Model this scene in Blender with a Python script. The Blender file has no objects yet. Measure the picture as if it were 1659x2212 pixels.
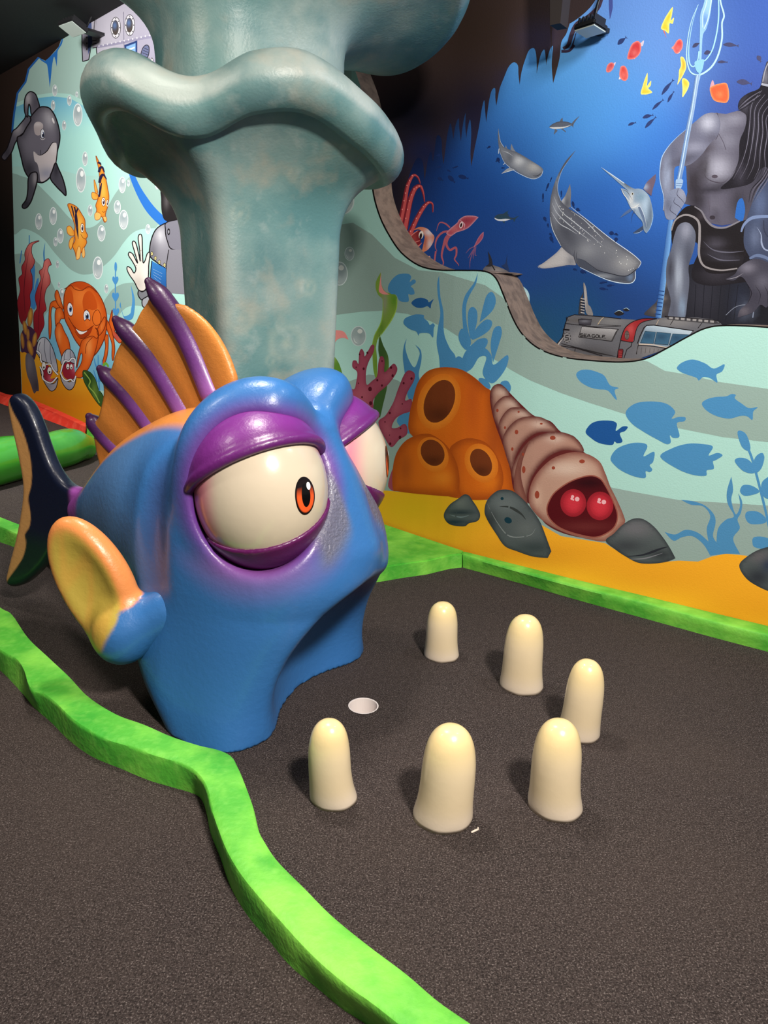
import bpy, bmesh, math, random
import numpy as np
from mathutils import Vector, Matrix
from mathutils.geometry import delaunay_2d_cdt

# ------------------------------------------------------------------ camera, world, lights, exposure
SC = bpy.context.scene
COLL = SC.collection
PITCH, ROLL, EYE, FPX = math.radians(16.5), math.radians(2.0), 1.49, 1597.0
FWD = np.array([0, math.cos(PITCH), -math.sin(PITCH)])
_u0 = np.array([0, math.sin(PITCH), math.cos(PITCH)]); _r0 = np.array([1.0, 0, 0])
RT = _r0 * math.cos(ROLL) + _u0 * math.sin(ROLL)
UP = -_r0 * math.sin(ROLL) + _u0 * math.cos(ROLL)
EYEP = np.array([0.0, 0.0, EYE])
cam_d = bpy.data.cameras.new('camera'); cam = bpy.data.objects.new('camera', cam_d); COLL.objects.link(cam)
cam_d.sensor_fit = 'VERTICAL'; cam_d.sensor_height = 36.0; cam_d.lens = 36.0 * FPX / 2212.0
cam_d.clip_start = 0.02
cam.matrix_world = Matrix(((RT[0], UP[0], -FWD[0], 0), (RT[1], UP[1], -FWD[1], 0), (RT[2], UP[2], -FWD[2], EYE), (0, 0, 0, 1)))
SC.camera = cam

world = bpy.data.worlds.new('world'); SC.world = world; world.use_nodes = True
world.node_tree.nodes['Background'].inputs[0].default_value = (1.0, 0.93, 0.86, 1)
world.node_tree.nodes['Background'].inputs[1].default_value = 0.175
SC.view_settings.view_transform = 'Standard'; SC.view_settings.look = 'None'
SC.view_settings.gamma = 1.0; SC.view_settings.use_curve_mapping = False
SC.view_settings.exposure = 0.12

def lamp(name, loc, target, power, size, color=(1, 0.93, 0.84), spread=180):
    d = bpy.data.lights.new(name, 'AREA'); d.shape = 'RECTANGLE'; d.size = size[0]; d.size_y = size[1]
    d.energy = power; d.color = color; d.spread = math.radians(spread)
    o = bpy.data.objects.new(name, d); COLL.objects.link(o)
    o.location = loc
    o.rotation_euler = (Vector(target) - Vector(loc)).to_track_quat('-Z', 'Y').to_euler()
    return o
lamp('ceiling_lamp_front', (1.05, -0.30, 3.45), (0.1, 1.9, 0.3), 160, (0.35, 0.35), spread=150)
lamp('ceiling_lamp_middle', (-0.70, 2.75, 3.58), (-0.70, 2.75, 0.0), 34, (0.4, 0.4), spread=120)
lamp('ceiling_lamp_far', (-2.7, 4.2, 3.5), (-3.9, 7.8, 0.6), 170, (0.4, 0.4), (1, 0.97, 0.92), spread=150)
lamp('added_fill_left', (-2.7, 2.0, 3.45), (-0.9, 3.6, 1.9), 13, (0.5, 0.5), spread=120)  # added fill to lift the pillar's left face; no such fixture hangs there
lamp('ceiling_lamp_right', (1.75, 2.3, 3.45), (1.25, 3.8, 2.1), 23, (0.4, 0.4), (0.92, 0.96, 1.0), spread=120)

# ------------------------------------------------------------------ helpers
def lin(c):
    return np.array([(x / 255.0 / 12.92) if x / 255.0 <= 0.04045 else ((x / 255.0 + 0.055) / 1.055) ** 2.4 for x in c[:3]])

def ray(x, y):
    return FWD + RT * (x - 829.5) / FPX + UP * (1106 - y) / FPX
def at_z(x, y, z=0.0):
    d = ray(x, y); return EYEP + d * (z - EYE) / d[2]
def at_plane(x, y, p0, n):
    d = ray(x, y); return EYEP + d * (np.dot(p0 - EYEP, n) / np.dot(d, n))
def at_depth(x, y, t):
    return EYEP + ray(x, y) * t

def tag(o, label=None, cat=None, group=None, kind=None):
    if label: o['label'] = label
    if cat: o['category'] = cat
    if group: o['group'] = group
    if kind: o['kind'] = kind
    return o
def empty(name, loc, rz=0.0):
    o = bpy.data.objects.new(name, None); COLL.objects.link(o)
    o.location = loc; o.rotation_euler = (0, 0, rz); o.empty_display_size = 0.1
    return o

def mat(name, color=None, rough=0.5, bump=None, attr=False, var=None, coat=0.0, metal=0.0, emit=None, spec=None):
    """principled material; colour from a flat value or the painted colour attribute; var=(scale, colour, amount) mottles it"""
    m = bpy.data.materials.new(name); m.use_nodes = True
    nt = m.node_tree; b = nt.nodes['Principled BSDF']
    b.inputs['Roughness'].default_value = rough; b.inputs['Metallic'].default_value = metal
    b.inputs['Coat Weight'].default_value = coat
    if spec is not None: b.inputs['Specular IOR Level'].default_value = spec
    tc = nt.nodes.new('ShaderNodeTexCoord')
    src = None
    if attr:
        a = nt.nodes.new('ShaderNodeAttribute'); a.attribute_name = 'Col'; src = a.outputs['Color']
    else:
        r = nt.nodes.new('ShaderNodeRGB'); r.outputs[0].default_value = (*lin(color), 1); src = r.outputs[0]
    for v in (var or []):
        n = nt.nodes.new('ShaderNodeTexNoise'); n.inputs['Scale'].default_value = v[0]; n.inputs['Detail'].default_value = 6
        nt.links.new(tc.outputs['Object'], n.inputs['Vector'])
        cr = nt.nodes.new('ShaderNodeValToRGB'); cr.color_ramp.elements[0].position = v[3] if len(v) > 3 else 0.42
        cr.color_ramp.elements[1].position = v[4] if len(v) > 4 else 0.62
        nt.links.new(n.outputs[0], cr.inputs[0])
        mu = nt.nodes.new('ShaderNodeMath'); mu.operation = 'MULTIPLY'; mu.inputs[1].default_value = v[2]
        nt.links.new(cr.outputs[0], mu.inputs[0])
        mx = nt.nodes.new('ShaderNodeMix'); mx.data_type = 'RGBA'
        nt.links.new(mu.outputs[0], mx.inputs[0]); nt.links.new(src, mx.inputs[6]); mx.inputs[7].default_value = (*lin(v[1]), 1)
        src = mx.outputs[2]
    nt.links.new(src, b.inputs['Base Color'])
    if emit:
        b.inputs['Emission Color'].default_value = (*lin(emit[0]), 1); b.inputs['Emission Strength'].default_value = emit[1]
    if bump:
        prev = None
        for (sc, st) in bump:
            n = nt.nodes.new('ShaderNodeTexNoise'); n.inputs['Scale'].default_value = sc; n.inputs['Detail'].default_value = 4
            nt.links.new(tc.outputs['Object'], n.inputs['Vector'])
            bp = nt.nodes.new('ShaderNodeBump'); bp.inputs['Strength'].default_value = st; bp.inputs['Distance'].default_value = 0.01
            nt.links.new(n.outputs[0], bp.inputs['Height'])
            if prev: nt.links.new(prev.outputs[0], bp.inputs['Normal'])
            prev = bp
        nt.links.new(prev.outputs[0], b.inputs['Normal'])
    return m

def mesh_obj(name, verts, faces, m, parent=None, cols=None, smooth=True):
    me = bpy.data.meshes.new(name)
    me.from_pydata([tuple(map(float, v)) for v in verts], [], [tuple(int(i) for i in f) for f in faces])
    if m: me.materials.append(m)
    if cols is not None:
        a = me.color_attributes.new('Col', 'FLOAT_COLOR', 'POINT')
        c = np.ones((len(verts), 4), np.float32); c[:, :3] = cols
        a.data.foreach_set('color', c.ravel())
    me.polygons.foreach_set('use_smooth', [smooth] * len(me.polygons))
    me.update()
    o = bpy.data.objects.new(name, me); COLL.objects.link(o)
    if parent: o.parent = parent
    return o
def box(name, c, s, m, parent=None, rot=None, bevel=0.0):
    bm = bmesh.new(); bmesh.ops.create_cube(bm, size=1.0)
    bmesh.ops.scale(bm, vec=s, verts=bm.verts)
    if bevel: bmesh.ops.bevel(bm, geom=bm.edges[:], offset=bevel, segments=2, affect='EDGES')
    if rot is not None: bmesh.ops.transform(bm, matrix=rot.to_4x4(), verts=bm.verts)
    bmesh.ops.translate(bm, vec=c, verts=bm.verts)
    me = bpy.data.meshes.new(name); bm.to_mesh(me); bm.free(); me.materials.append(m)
    o = bpy.data.objects.new(name, me); COLL.objects.link(o)
    if parent: o.parent = parent
    return o

def spline(pts, closed=True, n=6):
    """Catmull-Rom through points; a point (x, y, 1) is a sharp corner"""
    P = [np.array(p[:2], float) for p in pts]; S = [len(p) > 2 and p[2] for p in pts]
    N = len(P); out = []
    rng = range(N if closed else N - 1)
    for i in rng:
        p1, p2 = P[i], P[(i + 1) % N]
        p0 = P[(i - 1) % N] if (closed or i > 0) else p1
        p3 = P[(i + 2) % N] if (closed or i + 2 < N) else p2
        if S[i]: p0 = p1
        if S[(i + 1) % N]: p3 = p2
        for k in range(n):
            t = k / n
            out.append(0.5 * ((2 * p1) + (p2 - p0) * t + (2 * p0 - 5 * p1 + 4 * p2 - p3) * t * t + (3 * p1 - p0 - 3 * p2 + p3) * t ** 3))
    if not closed: out.append(P[-1])
    return np.array(out)

def interp(x, xs, ys):
    return np.interp(x, xs, ys)
def smooth_interp(x, xs, ys):
    """monotone-ish smooth interpolation of a table (cubic hermite), vectorised"""
    xs = np.asarray(xs, float); ys = np.asarray(ys, float)
    m = np.gradient(ys, xs)
    x = np.clip(x, xs[0], xs[-1]); i = np.clip(np.searchsorted(xs, x) - 1, 0, len(xs) - 2)
    h = xs[i + 1] - xs[i]; t = (x - xs[i]) / h
    return ((2*t**3 - 3*t**2 + 1) * ys[i] + (t**3 - 2*t**2 + t) * h * m[i] + (-2*t**3 + 3*t**2) * ys[i + 1] + (t**3 - t**2) * h * m[i + 1])

# ---- signed-distance sculpting
def smin(a, b, k):
    h = np.clip(0.5 + 0.5 * (b - a) / k, 0, 1); return b * (1 - h) + a * h - k * h * (1 - h)
def smax(a, b, k): return -smin(-a, -b, k)
def s_ell(p, c, r):
    q = [(p[i] - c[i]) for i in range(3)]
    k0 = np.sqrt(sum((q[i] / r[i]) ** 2 for i in range(3))); k1 = np.sqrt(sum((q[i] / r[i] ** 2) ** 2 for i in range(3))) + 1e-9
    return k0 * (k0 - 1) / k1
def s_cone(p, a, b, ra, rb):
    a = np.array(a, float); b = np.array(b, float); ab = b - a
    t = np.clip(sum((p[i] - a[i]) * ab[i] for i in range(3)) / ab.dot(ab), 0, 1)
    return np.sqrt(sum((p[i] - a[i] - t * ab[i]) ** 2 for i in range(3))) - (ra + (rb - ra) * t)
def s_poly2(x, y, pts):
    """signed distance to a 2D polygon"""
    pts = np.asarray(pts, float); d = np.full(x.shape, 1e9); ins = np.zeros(x.shape, bool)
    for i in range(len(pts)):
        a, b = pts[i], pts[(i + 1) % len(pts)]; e = b - a
        t = np.clip(((x - a[0]) * e[0] + (y - a[1]) * e[1]) / max(e.dot(e), 1e-12), 0, 1)
        d = np.minimum(d, (x - a[0] - t * e[0]) ** 2 + (y - a[1] - t * e[1]) ** 2)
        c = ((a[1] <= y) & (b[1] > y)) | ((b[1] <= y) & (a[1] > y))
        if abs(e[1]) > 1e-12:
            ins ^= c & (x < a[0] + (y - a[1]) / e[1] * e[0])
    d = np.sqrt(d); return np.where(ins, -d, d)

def sdf_mesh(fn, lo, hi, h):
    """surface nets"""
    ax = [np.arange(lo[i], hi[i] + h, h) for i in range(3)]
    g = np.meshgrid(*ax, indexing='ij'); D = fn(g).astype(float)
    s = D < 0; n = D.shape
    acc = np.zeros((n[0]-1, n[1]-1, n[2]-1, 3)); cnt = np.zeros((n[0]-1, n[1]-1, n[2]-1))
    cor = [(i, j, k) for i in (0, 1) for j in (0, 1) for k in (0, 1)]
    sl = lambda c: tuple(slice(c[i], n[i] - 1 + c[i]) for i in range(3))
    for a in cor:
        for d in range(3):
            if a[d] == 0:
                b = list(a); b[d] = 1
                da, db = D[sl(a)], D[sl(b)]; m = (da < 0) != (db < 0)
                t = np.where(m, da / np.where(m, da - db, 1), 0)
                for q in range(3):
                    acc[..., q] += m * (a[q] + (t if q == d else 0))
                cnt += m
    has = cnt > 0; idx = -np.ones(has.shape, int); idx[has] = np.arange(has.sum())
    ijk = np.argwhere(has); V = np.array(lo) + h * (ijk + acc[has] / cnt[has][:, None])
    # pull the vertices onto the true surface
    for _ in range(2):
        e = 1e-3; P = [V[:, i] for i in range(3)]; d0 = fn(P)
        G = np.stack([fn([P[i] + (e if i == q else 0) for i in range(3)]) - d0 for q in range(3)], 1) / e
        stp = (d0 / np.maximum((G ** 2).sum(1), 0.05))[:, None] * G
        L = np.linalg.norm(stp, axis=1, keepdims=True); stp *= np.minimum(1, 0.5 * h / np.maximum(L, 1e-9))
        V = V - stp
    F = []
    for d in range(3):
        o = [q for q in range(3) if q != d]
        A = [slice(None)] * 3; B = [slice(None)] * 3; A[d] = slice(0, n[d]-1); B[d] = slice(1, n[d])
        ch = s[tuple(A)] != s[tuple(B)]
        for q in o:
            m = np.zeros(ch.shape[q], bool); m[[0, -1]] = True
            sh = [1, 1, 1]; sh[q] = -1; ch = ch & ~m.reshape(sh)
        e = np.argwhere(ch)
        if not len(e): continue
        c = []
        for (p, r) in ((-1, -1), (0, -1), (0, 0), (-1, 0)):
            t = e.copy(); t[:, o[0]] += p; t[:, o[1]] += r; c.append(idx[t[:, 0], t[:, 1], t[:, 2]])
        q = np.stack(c, 1); fl = s[tuple(A)][ch]
        if d == 1: fl = ~fl
        q[~fl] = q[~fl][:, ::-1]
        F.append(q)
    F = np.concatenate(F)
    return V, F
def mixc(cols, col, w):
    return cols * (1 - w[:, None]) + lin(col)[None, :] * w[:, None]
def sstep(a, b, x):
    t = np.clip((x - a) / (b - a), 0, 1); return t * t * (3 - 2 * t)
def wob(p, f, seed=0):
    """cheap smooth 3D wobble in -1..1"""
    return (np.sin(p[0] * f + 1.3 * seed) * np.cos(p[1] * f * 1.1 + 2.1 + seed) + np.sin(p[2] * f * 0.9 + 0.7 * seed + p[0] * f * 0.5)) * 0.5
# ------------------------------------------------------------------ the hall
KERB_H = 0.085
_a = at_z(46, 852, KERB_H)[:2]; WB = at_z(1010, 1193, KERB_H)[:2]; _c = at_z(1659, 1350, KERB_H)[:2]
DA = (WB - _a) / np.linalg.norm(WB - _a); DB = (_c - WB) / np.linalg.norm(_c - WB)
NA = np.array([-DA[1], DA[0]]); NB = np.array([-DB[1], DB[0]])       # pointing away from the camera
_q = at_plane(803, 380, np.array([*WB, 0]), np.array([*NA, 0]))[:2]; BLUE_P = _q + NA * 0.15; DBL = np.array([0.807, -0.591]); DBL /= np.linalg.norm(DBL); NBL = np.array([-DBL[1], DBL[0]])
CEIL = 3.66

class Wall:
    def __init__(self, segs, front):
        self.segs = segs          # list of (origin2d, dir2d, s0, s1)
    def to3(self, s, z, off=0.0):
        for (o, d, s0, s1) in self.segs:
            if s <= s1: break
        n = np.array([d[1], -d[0]])                       # towards the camera
        p = o + d * s + n * off
        return (p[0], p[1], z)
    def px(self, x, y):
        best = None
        for (o, d, s0, s1) in self.segs:
            n3 = np.array([-d[1], d[0], 0]); P = at_plane(x, y, np.array([o[0], o[1], 0]), n3)
            s = (P[:2] - o) @ d
            if s0 - 1e-6 <= s <= s1 + 1e-6: return np.array([s, P[2]])
            dist = max(s0 - s, s - s1)
            if best is None or dist < best[0]: best = (dist, np.array([s, P[2]]))
        return best[1]
# the panel swings gently from one heading to the other; s = 0 at the middle of the swing
_sw = 0.45; _n = 8; SPLITS = [-_sw + 2 * _sw * i / _n for i in range(_n + 1)]
_seg = [(WB, DA, -40.0, -_sw)]; _p = WB - DA * _sw
for _i in range(_n):
    _t = (_i + 0.5) / _n; _d = DA * (1 - _t) + DB * _t; _d /= np.linalg.norm(_d)
    _seg.append((_p - _d * SPLITS[_i], _d, SPLITS[_i], SPLITS[_i + 1])); _p = _p + _d * (SPLITS[_i + 1] - SPLITS[_i])
_seg.append((_p - DB * _sw, DB, _sw, 12.0))
PANEL = Wall(_seg, True)
BLUE = Wall([(BLUE_P, DBL, -10.0, 10.0)], True)

M_floor = mat('charcoal_carpet', (72, 63, 61), 0.95, [(260, 0.9)], var=[(150, (28, 24, 24), 0.7, 0.45, 0.62), (230, (156, 144, 140), 0.60, 0.53, 0.69), (40, (46, 40, 39), 0.40, 0.45, 0.7), (1.4, (88, 76, 70), 0.30, 0.4, 0.7)], spec=0.12)
M_paint = mat('mural_paint', rough=0.7, attr=True, bump=[(140, 0.10)], spec=0.12)
M_dark = mat('dark_brown_wall_paint', (34, 27, 25), 0.8, [(60, 0.1)])
M_ceil = mat('black_ceiling_paint', (15, 14, 14), 0.85, [(30, 0.1)])
M_black = mat('black_wall_paint', (7, 6, 6), 0.9)
M_edge = mat('raw_panel_edge', (118, 100, 88), 0.8, [(35, 0.5), (160, 0.2)], var=[(18, (70, 58, 52), 0.6)])

def cdt(verts, edges, inside=True):
    r = delaunay_2d_cdt([Vector(v) for v in verts], edges, [], 1 if inside else 0, 1e-7)
    return np.array([tuple(v) for v in r[0]]), r[2]

# floor with the round cup hole cut out
HOLE_C = at_z(785, 1525)[:2]; HOLE_R = 0.054
bm = bmesh.new()
outer = [(-14, -3), (9, -3), (9, 16), (-14, 16)]
ring = [(HOLE_C[0] + HOLE_R * math.cos(t), HOLE_C[1] + HOLE_R * math.sin(t)) for t in np.linspace(0, 2 * math.pi, 40, endpoint=False)]
vs, fs = cdt(outer + ring, [(0, 1), (1, 2), (2, 3), (3, 0)] + [(4 + i, 4 + (i + 1) % 40) for i in range(40)])
fs = [f for f in fs if np.hypot(*(vs[list(f)].mean(0) - HOLE_C)) > HOLE_R * 0.98]
fl = mesh_obj('floor', [(v[0], v[1], 0) for v in vs], fs, M_floor, smooth=False)
tag(fl, 'dark charcoal speckled carpet floor', 'floor', kind='structure')

# ceiling and unlit hall beyond
ce = box('ceiling', (-2.5, 6.5, CEIL + 0.06), (23, 19, 0.12), M_ceil); tag(ce, 'black painted ceiling of the hall', 'ceiling', kind='structure')

# front mural wall (bent in plan) with its sculpted cut-out edge
CUT = [(742, 60), (760, 130), (783, 205), (796, 300), (803, 370), (808, 420), (822, 468), (842, 508), (868, 545), (905, 572), (945, 582), (1000, 583), (1048, 585), (1072, 600), (1090, 640),
       (1108, 685), (1130, 722), (1165, 752), (1215, 770), (1280, 778), (1345, 781), (1395, 774), (1440, 752), (1485, 727), (1525, 708), (1570, 702), (1659, 706), (1760, 716), (1900, 735)]
cutp = spline(CUT, closed=False, n=4)
cut_sz = np.array([PANEL.px(*p) for p in cutp])
s_right = cut_sz[-1][0]; s_left = -14.0
outline = [(s_left, 0.0), (s_right, 0.0)] + [tuple(p) for p in cut_sz[::-1]] + [(cut_sz[0][0] - 0.02, CEIL + 0.05), (s_left, CEIL + 0.05)]
def wall_faces(outline, wall, off, split0):
    pts = [tuple(p) for p in outline]; n = len(pts); ed = [(i, (i + 1) % n) for i in range(n)]
    if split0:
        for sp in SPLITS:
            k = len(pts); pts += [(sp, -0.01), (sp, 4.0)]; ed.append((k, k + 1))
    v, f = cdt(pts, ed)
    inside = []
    for t in f:
        c = v[list(t)].mean(0)
        if s_poly2(np.array([c[0]]), np.array([c[1]]), outline)[0] < 0: inside.append(t)
    return v, inside
v, f = wall_faces(outline, PANEL, 0, True)
MURAL_BASE = lin((172, 218, 208))
w = mesh_obj('wall_back', [PANEL.to3(p[0], p[1]) for p in v], f, None, smooth=True)
w.data.materials.append(mat('pale_aqua_wall_paint', (170, 214, 205), 0.7, [(140, 0.10), (9, 0.05)], spec=0.12))
tag(w, 'long aqua wall painted with a cartoon sea bed and cut in waves', 'wall', kind='structure')
WALL_BACK = w
# thickness of the cut edge, running back to the blue wall
vv, ff = [], []
for p in cut_sz:
    a = np.array(PANEL.to3(p[0], p[1])); n = NA if p[0] < 0 else NB
    t = max(0.02, ((BLUE_P - a[:2]) @ NBL) / (n @ NBL))
    b = a.copy(); b[:2] += n * t
    vv += [a, a + (b - a) * 0.5, b]
for i in range(len(cut_sz) - 1):
    for k in (0, 1):
        ff.append((3*i + k, 3*i + k + 1, 3*i + k + 4, 3*i + k + 3))
e = mesh_obj('cut_edge', vv, ff, M_edge, WALL_BACK); e['label'] = 'rough grey brown thickness of the wavy cut edge'
# thin dark line along the cut
bl_pts = [PANEL.to3(p[0], p[1], 0.0006) for p in cut_sz]
# blue wall behind
def blue_sz(x, y): return BLUE.px(x, y)
def project(P):
    q = np.asarray(P, float) - EYEP; z = q @ FWD
    return np.stack([829.5 + FPX * (q @ RT) / z, 1106 - FPX * (q @ UP) / z], -1)
def field(xy, pts):
    W = 0; C = 0
    for (x, y, r, c) in pts:
        w = np.exp(-((xy[:, 0] - x) ** 2 + (xy[:, 1] - y) ** 2) / r ** 2) + 1e-6
        W = W + w; C = C + w[:, None] * lin(c)[None, :]
    return C / W[:, None]
S0, S1 = -0.5, 3.2
gs = np.linspace(S0, S1, 150); gz = np.linspace(0, CEIL, 140)
V = []; 
for s_ in gs:
    for z_ in gz: V.append(BLUE.to3(s_, z_))
V = np.array(V); nf = len(gz)
Fq = [(i * nf + j, (i + 1) * nf + j, (i + 1) * nf + j + 1, i * nf + j + 1) for i in range(len(gs) - 1) for j in range(nf - 1)]
cols = field(project(V), [  # mural fade, its brightest tones raised to hold the flood light's halo
    (1255, 175, 120, (112, 190, 255)), (1180, 250, 110, (66, 144, 232)), (1330, 250, 120, (80, 156, 244)), (1430, 90, 120, (120, 164, 236)), (1340, 40, 90, (112, 160, 240)), (1600, 60, 120, (62, 92, 168)),
    (1600, 240, 110, (64, 84, 158)), (1440, 330, 90, (58, 116, 206)), (1120, 330, 90, (40, 88, 166)), (1020, 420, 90, (26, 72, 146)), (900, 420, 60, (22, 44, 96)), (960, 540, 90, (30, 66, 134)),
    (1100, 520, 90, (34, 74, 146)), (1200, 640, 70, (34, 72, 134)), (1240, 680, 60, (34, 88, 128)), (1340, 640, 80, (36, 70, 132)), (1390, 540, 70, (44, 92, 170)), (1400, 430, 70, (56, 112, 200)),
    (1160, 700, 50, (36, 86, 116)), (850, 250, 90, (14, 17, 40)), (900, 330, 60, (17, 24, 56)), (950, 180, 90, (24, 20, 40)), (1300, 420, 90, (40, 92, 176)), (1659, 400, 120, (50, 72, 140))])
bw = mesh_obj('wall_right', V, Fq, M_paint, None, cols * 0.80, smooth=False)
tag(bw, 'deep blue wall painted with an ocean scene, behind the cut-out', 'wall', kind='structure')
WALL_RIGHT = bw

# ------------------------------------------------------------------ sculpted pillar
def ring_mesh(profile, nang=260):
    """profile(theta array) -> list of rings, each (x, y, z) arrays"""
    th = np.linspace(0, 2 * math.pi, nang, endpoint=False)
    rings = profile(th); V = []; F = []
    for (x, y, z) in rings: V += list(zip(x, y, z))
    n = nang
    for i in range(len(rings) - 1):
        for j in range(n):
            F.append((i*n + j, i*n + (j+1) % n, (i+1)*n + (j+1) % n, (i+1)*n + j))
    return np.array(V), F
PIL = np.array([-0.665, 3.70])
# angle helper: 0 = straight towards the camera, + = towards photo right
cam_dir = -PIL / np.linalg.norm(PIL); rgt = np.array([-cam_dir[1], cam_dir[0]])
def pol(th, r, cx=0.0):
    # (cx shifts a ring sideways)
    d = cam_dir[:, None] * np.cos(th) + rgt[:, None] * np.sin(th)
    return PIL[0] + d[0] * r + rgt[0] * cx, PIL[1] + d[1] * r + rgt[1] * cx
def sqr(th, half, phi, n=5.0):
    a = th - phi
    return half / (np.abs(np.cos(a)) ** n + np.abs(np.sin(a)) ** n) ** (1 / n)
PHI = math.radians(23)
def per(th, tab):
    """periodic smooth table of (degrees, value)"""
    a = np.degrees(th) % 360; t = sorted(tab); xs = [x for x, _ in t]; ys = [y for _, y in t]
    xs = [xs[-1] - 360] + xs + [xs[0] + 360]; ys = [ys[-1]] + ys + [ys[0]]
    return smooth_interp(a, xs, ys)
M_pillar = mat('aqua_grey_pillar_paint', rough=0.42, attr=True, bump=[(7, 0.25), (90, 0.14)],
               var=[(2.3, (168, 178, 172), 0.55, 0.45, 0.65), (3.1, (72, 122, 126), 0.65, 0.48, 0.64), (5.0, (190, 174, 152), 0.42, 0.56, 0.74), (11, (184, 192, 186), 0.3, 0.6, 0.75)])
def pillar_paint(V, lip_w):
    # sprayed coats: aqua ground, chalky corners, lip paler on its upper side, pale bubble rings
    W = np.array(V, float); d = W[:, :2] - PIL
    th = np.arctan2(d @ rgt, d @ cam_dir)
    c = np.tile(lin((112, 148, 146)), (len(W), 1))
    a = np.degrees(th - PHI) - 45; a = np.abs((a + 45) % 90 - 45)
    c = mixc(c, (206, 206, 196), np.exp(-(a / 9.0) ** 2) * 0.65 * (W[:, 2] < 2.0) * (0.55 + 0.45 * wob((W[:, 0], W[:, 1], W[:, 2]), 6, 3)))
    c = mixc(c, (200, 204, 196), lip_w)
    xy = project(W)
    for (x, y, r) in [(520, 688, 26), (620, 742, 34), (665, 620, 15), (585, 645, 9), (690, 830, 16), (560, 560, 14), (640, 380, 16), (715, 390, 12), (470, 640, 10), (600, 830, 20), (650, 50, 30), (430, 40, 24), (700, 118, 10), (860, 45, 20), (520, 460, 18), (590, 780, 14)]:
        q = np.hypot(xy[:, 0] - x, xy[:, 1] - y) / r
        c = mixc(c, (206, 204, 178), (np.exp(-((q - 1) / 0.28) ** 2) * 0.16 + np.exp(-(q / 0.35) ** 2) * 0.34) * (d @ cam_dir > 0))
    return c
COL_RIM_Z = lambda th: per(th, [(0, 2.335), (18, 2.36), (45, 2.27), (75, 2.19), (100, 2.19), (150, 2.25), (200, 2.3), (245, 2.20), (264, 2.23), (287, 2.33), (310, 2.35), (335, 2.25)])
COL_RIM_R = lambda th: per(th, [(0, 0.66), (30, 0.69), (75, 0.70), (100, 0.70), (150, 0.70), (200, 0.68), (252, 0.69), (270, 0.67), (292, 0.725), (325, 0.71), (345, 0.62)])
def trunk(th):
    rings = []
    rz = COL_RIM_Z(th); rr = COL_RIM_R(th)
    for z in np.linspace(0.0, 1.68, 90):
        half = 0.297 * (0.88 + 0.14 * z / 1.68) + 0.02 * max(0, (0.3 - z) / 0.3)
        r = sqr(th, half, PHI, 8.0); x, y = pol(th, r, 0.03); rings.append((x, y, np.full_like(th, z)))
    r0 = sqr(th, 0.303, PHI, 8.0)
    zb = rz - 0.235
    for t in np.linspace(0.04, 1, 24):            # flare out under the collar
        e = t ** 2.2
        r = r0 * (1 - e) + (rr - 0.10) * e
        z = 1.68 + (zb + 0.05 - 1.68) * (t ** 0.85)
        x, y = pol(th, r, 0.03 * (1 - e)); rings.append((x, y, z))
    for a in np.linspace(-75, 100, 14):           # fat rounded lip
        ar = math.radians(a)
        r = rr - 0.115 + 0.115 * math.cos(ar) ; z = rz - 0.105 + 0.113 * math.sin(ar)
        x, y = pol(th, r); rings.append((x, y, z))
    for t in np.linspace(0.15, 1, 7):             # dish down to the upper stem
        r = (rr - 0.14) * (1 - t) + 0.30 * t; z = rz + 0.01 - 0.09 * t
        x, y = pol(th, r); rings.append((x, y, z))
    return rings
V, F = ring_mesh(trunk)
lip = np.zeros(len(V)); lip[260 * (90 + 24 + 6):260 * (90 + 24 + 12)] = 0.6
pc = pillar_paint(V, lip)
pil = empty('coral_pillar', (PIL[0], PIL[1], 0))
tag(pil, 'big sea green pillar sculpted as stacked ruffled coral behind the blue fish', 'pillar', kind='thing')
V[:, :2] -= PIL
mesh_obj('ruffled_trunk', V, F, M_pillar, pil, pc)
TOP_R = lambda th: per(th, [(0, 0.92), (30, 0.96), (60, 0.98), (90, 0.97), (130, 0.9), (180, 0.86), (230, 0.86), (270, 0.86), (310, 0.92), (335, 0.90)])
TOP_Z = lambda th: per(th, [(0, 3.02), (25, 3.02), (50, 2.96), (75, 2.86), (95, 2.76), (120, 2.70), (150, 2.8), (200, 3.0), (250, 2.92), (275, 2.9), (300, 3.0), (330, 3.08)])
def upper(th):
    rings = []; rz = TOP_Z(th); rr = TOP_R(th)
    r0 = sqr(th, 0.375, PHI, 3.2)
    for z in np.linspace(2.06, 2.45, 24):
        x, y = pol(th, r0 * (1 + 0.02 * (2.45 - z))); rings.append((x, y, np.full_like(th, z)))
    for t in np.linspace(0.1, 1, 12):
        e = t ** 2.0; r = r0 * (1 - e) + (rr - 0.09) * e; z = 2.45 + (rz - 0.14 - 2.45) * t ** 0.8
        x, y = pol(th, r); rings.append((x, y, z))
    for a in np.linspace(-70, 95, 12):
        ar = math.radians(a); r = rr - 0.10 + 0.10 * math.cos(ar); z = rz - 0.03 + 0.12 * math.sin(ar)
        x, y = pol(th, r); rings.append((x, y, z))
    for t in np.linspace(0.2, 1, 6):
        r = (rr - 0.12) * (1 - t) + 0.25 * t; z = (rz + 0.09) * (1 - t) + 3.60 * t
        x, y = pol(th, r); rings.append((x, y, z))
    x, y = pol(th, 0.25 + 0 * th); rings.append((x, y, np.full_like(th, CEIL - 0.003)))
    return rings
V, F = ring_mesh(upper); pc = pillar_paint(V, np.zeros(len(V))); V[:, :2] -= PIL
mesh_obj('ruffled_cap', V, F, M_pillar, pil, pc)
lw = box('wall_left', (-9.2, 4.0, CEIL / 2), (0.12, 18, CEIL), M_black); tag(lw, 'unlit black side wall of the hall', 'wall', kind='structure')
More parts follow.
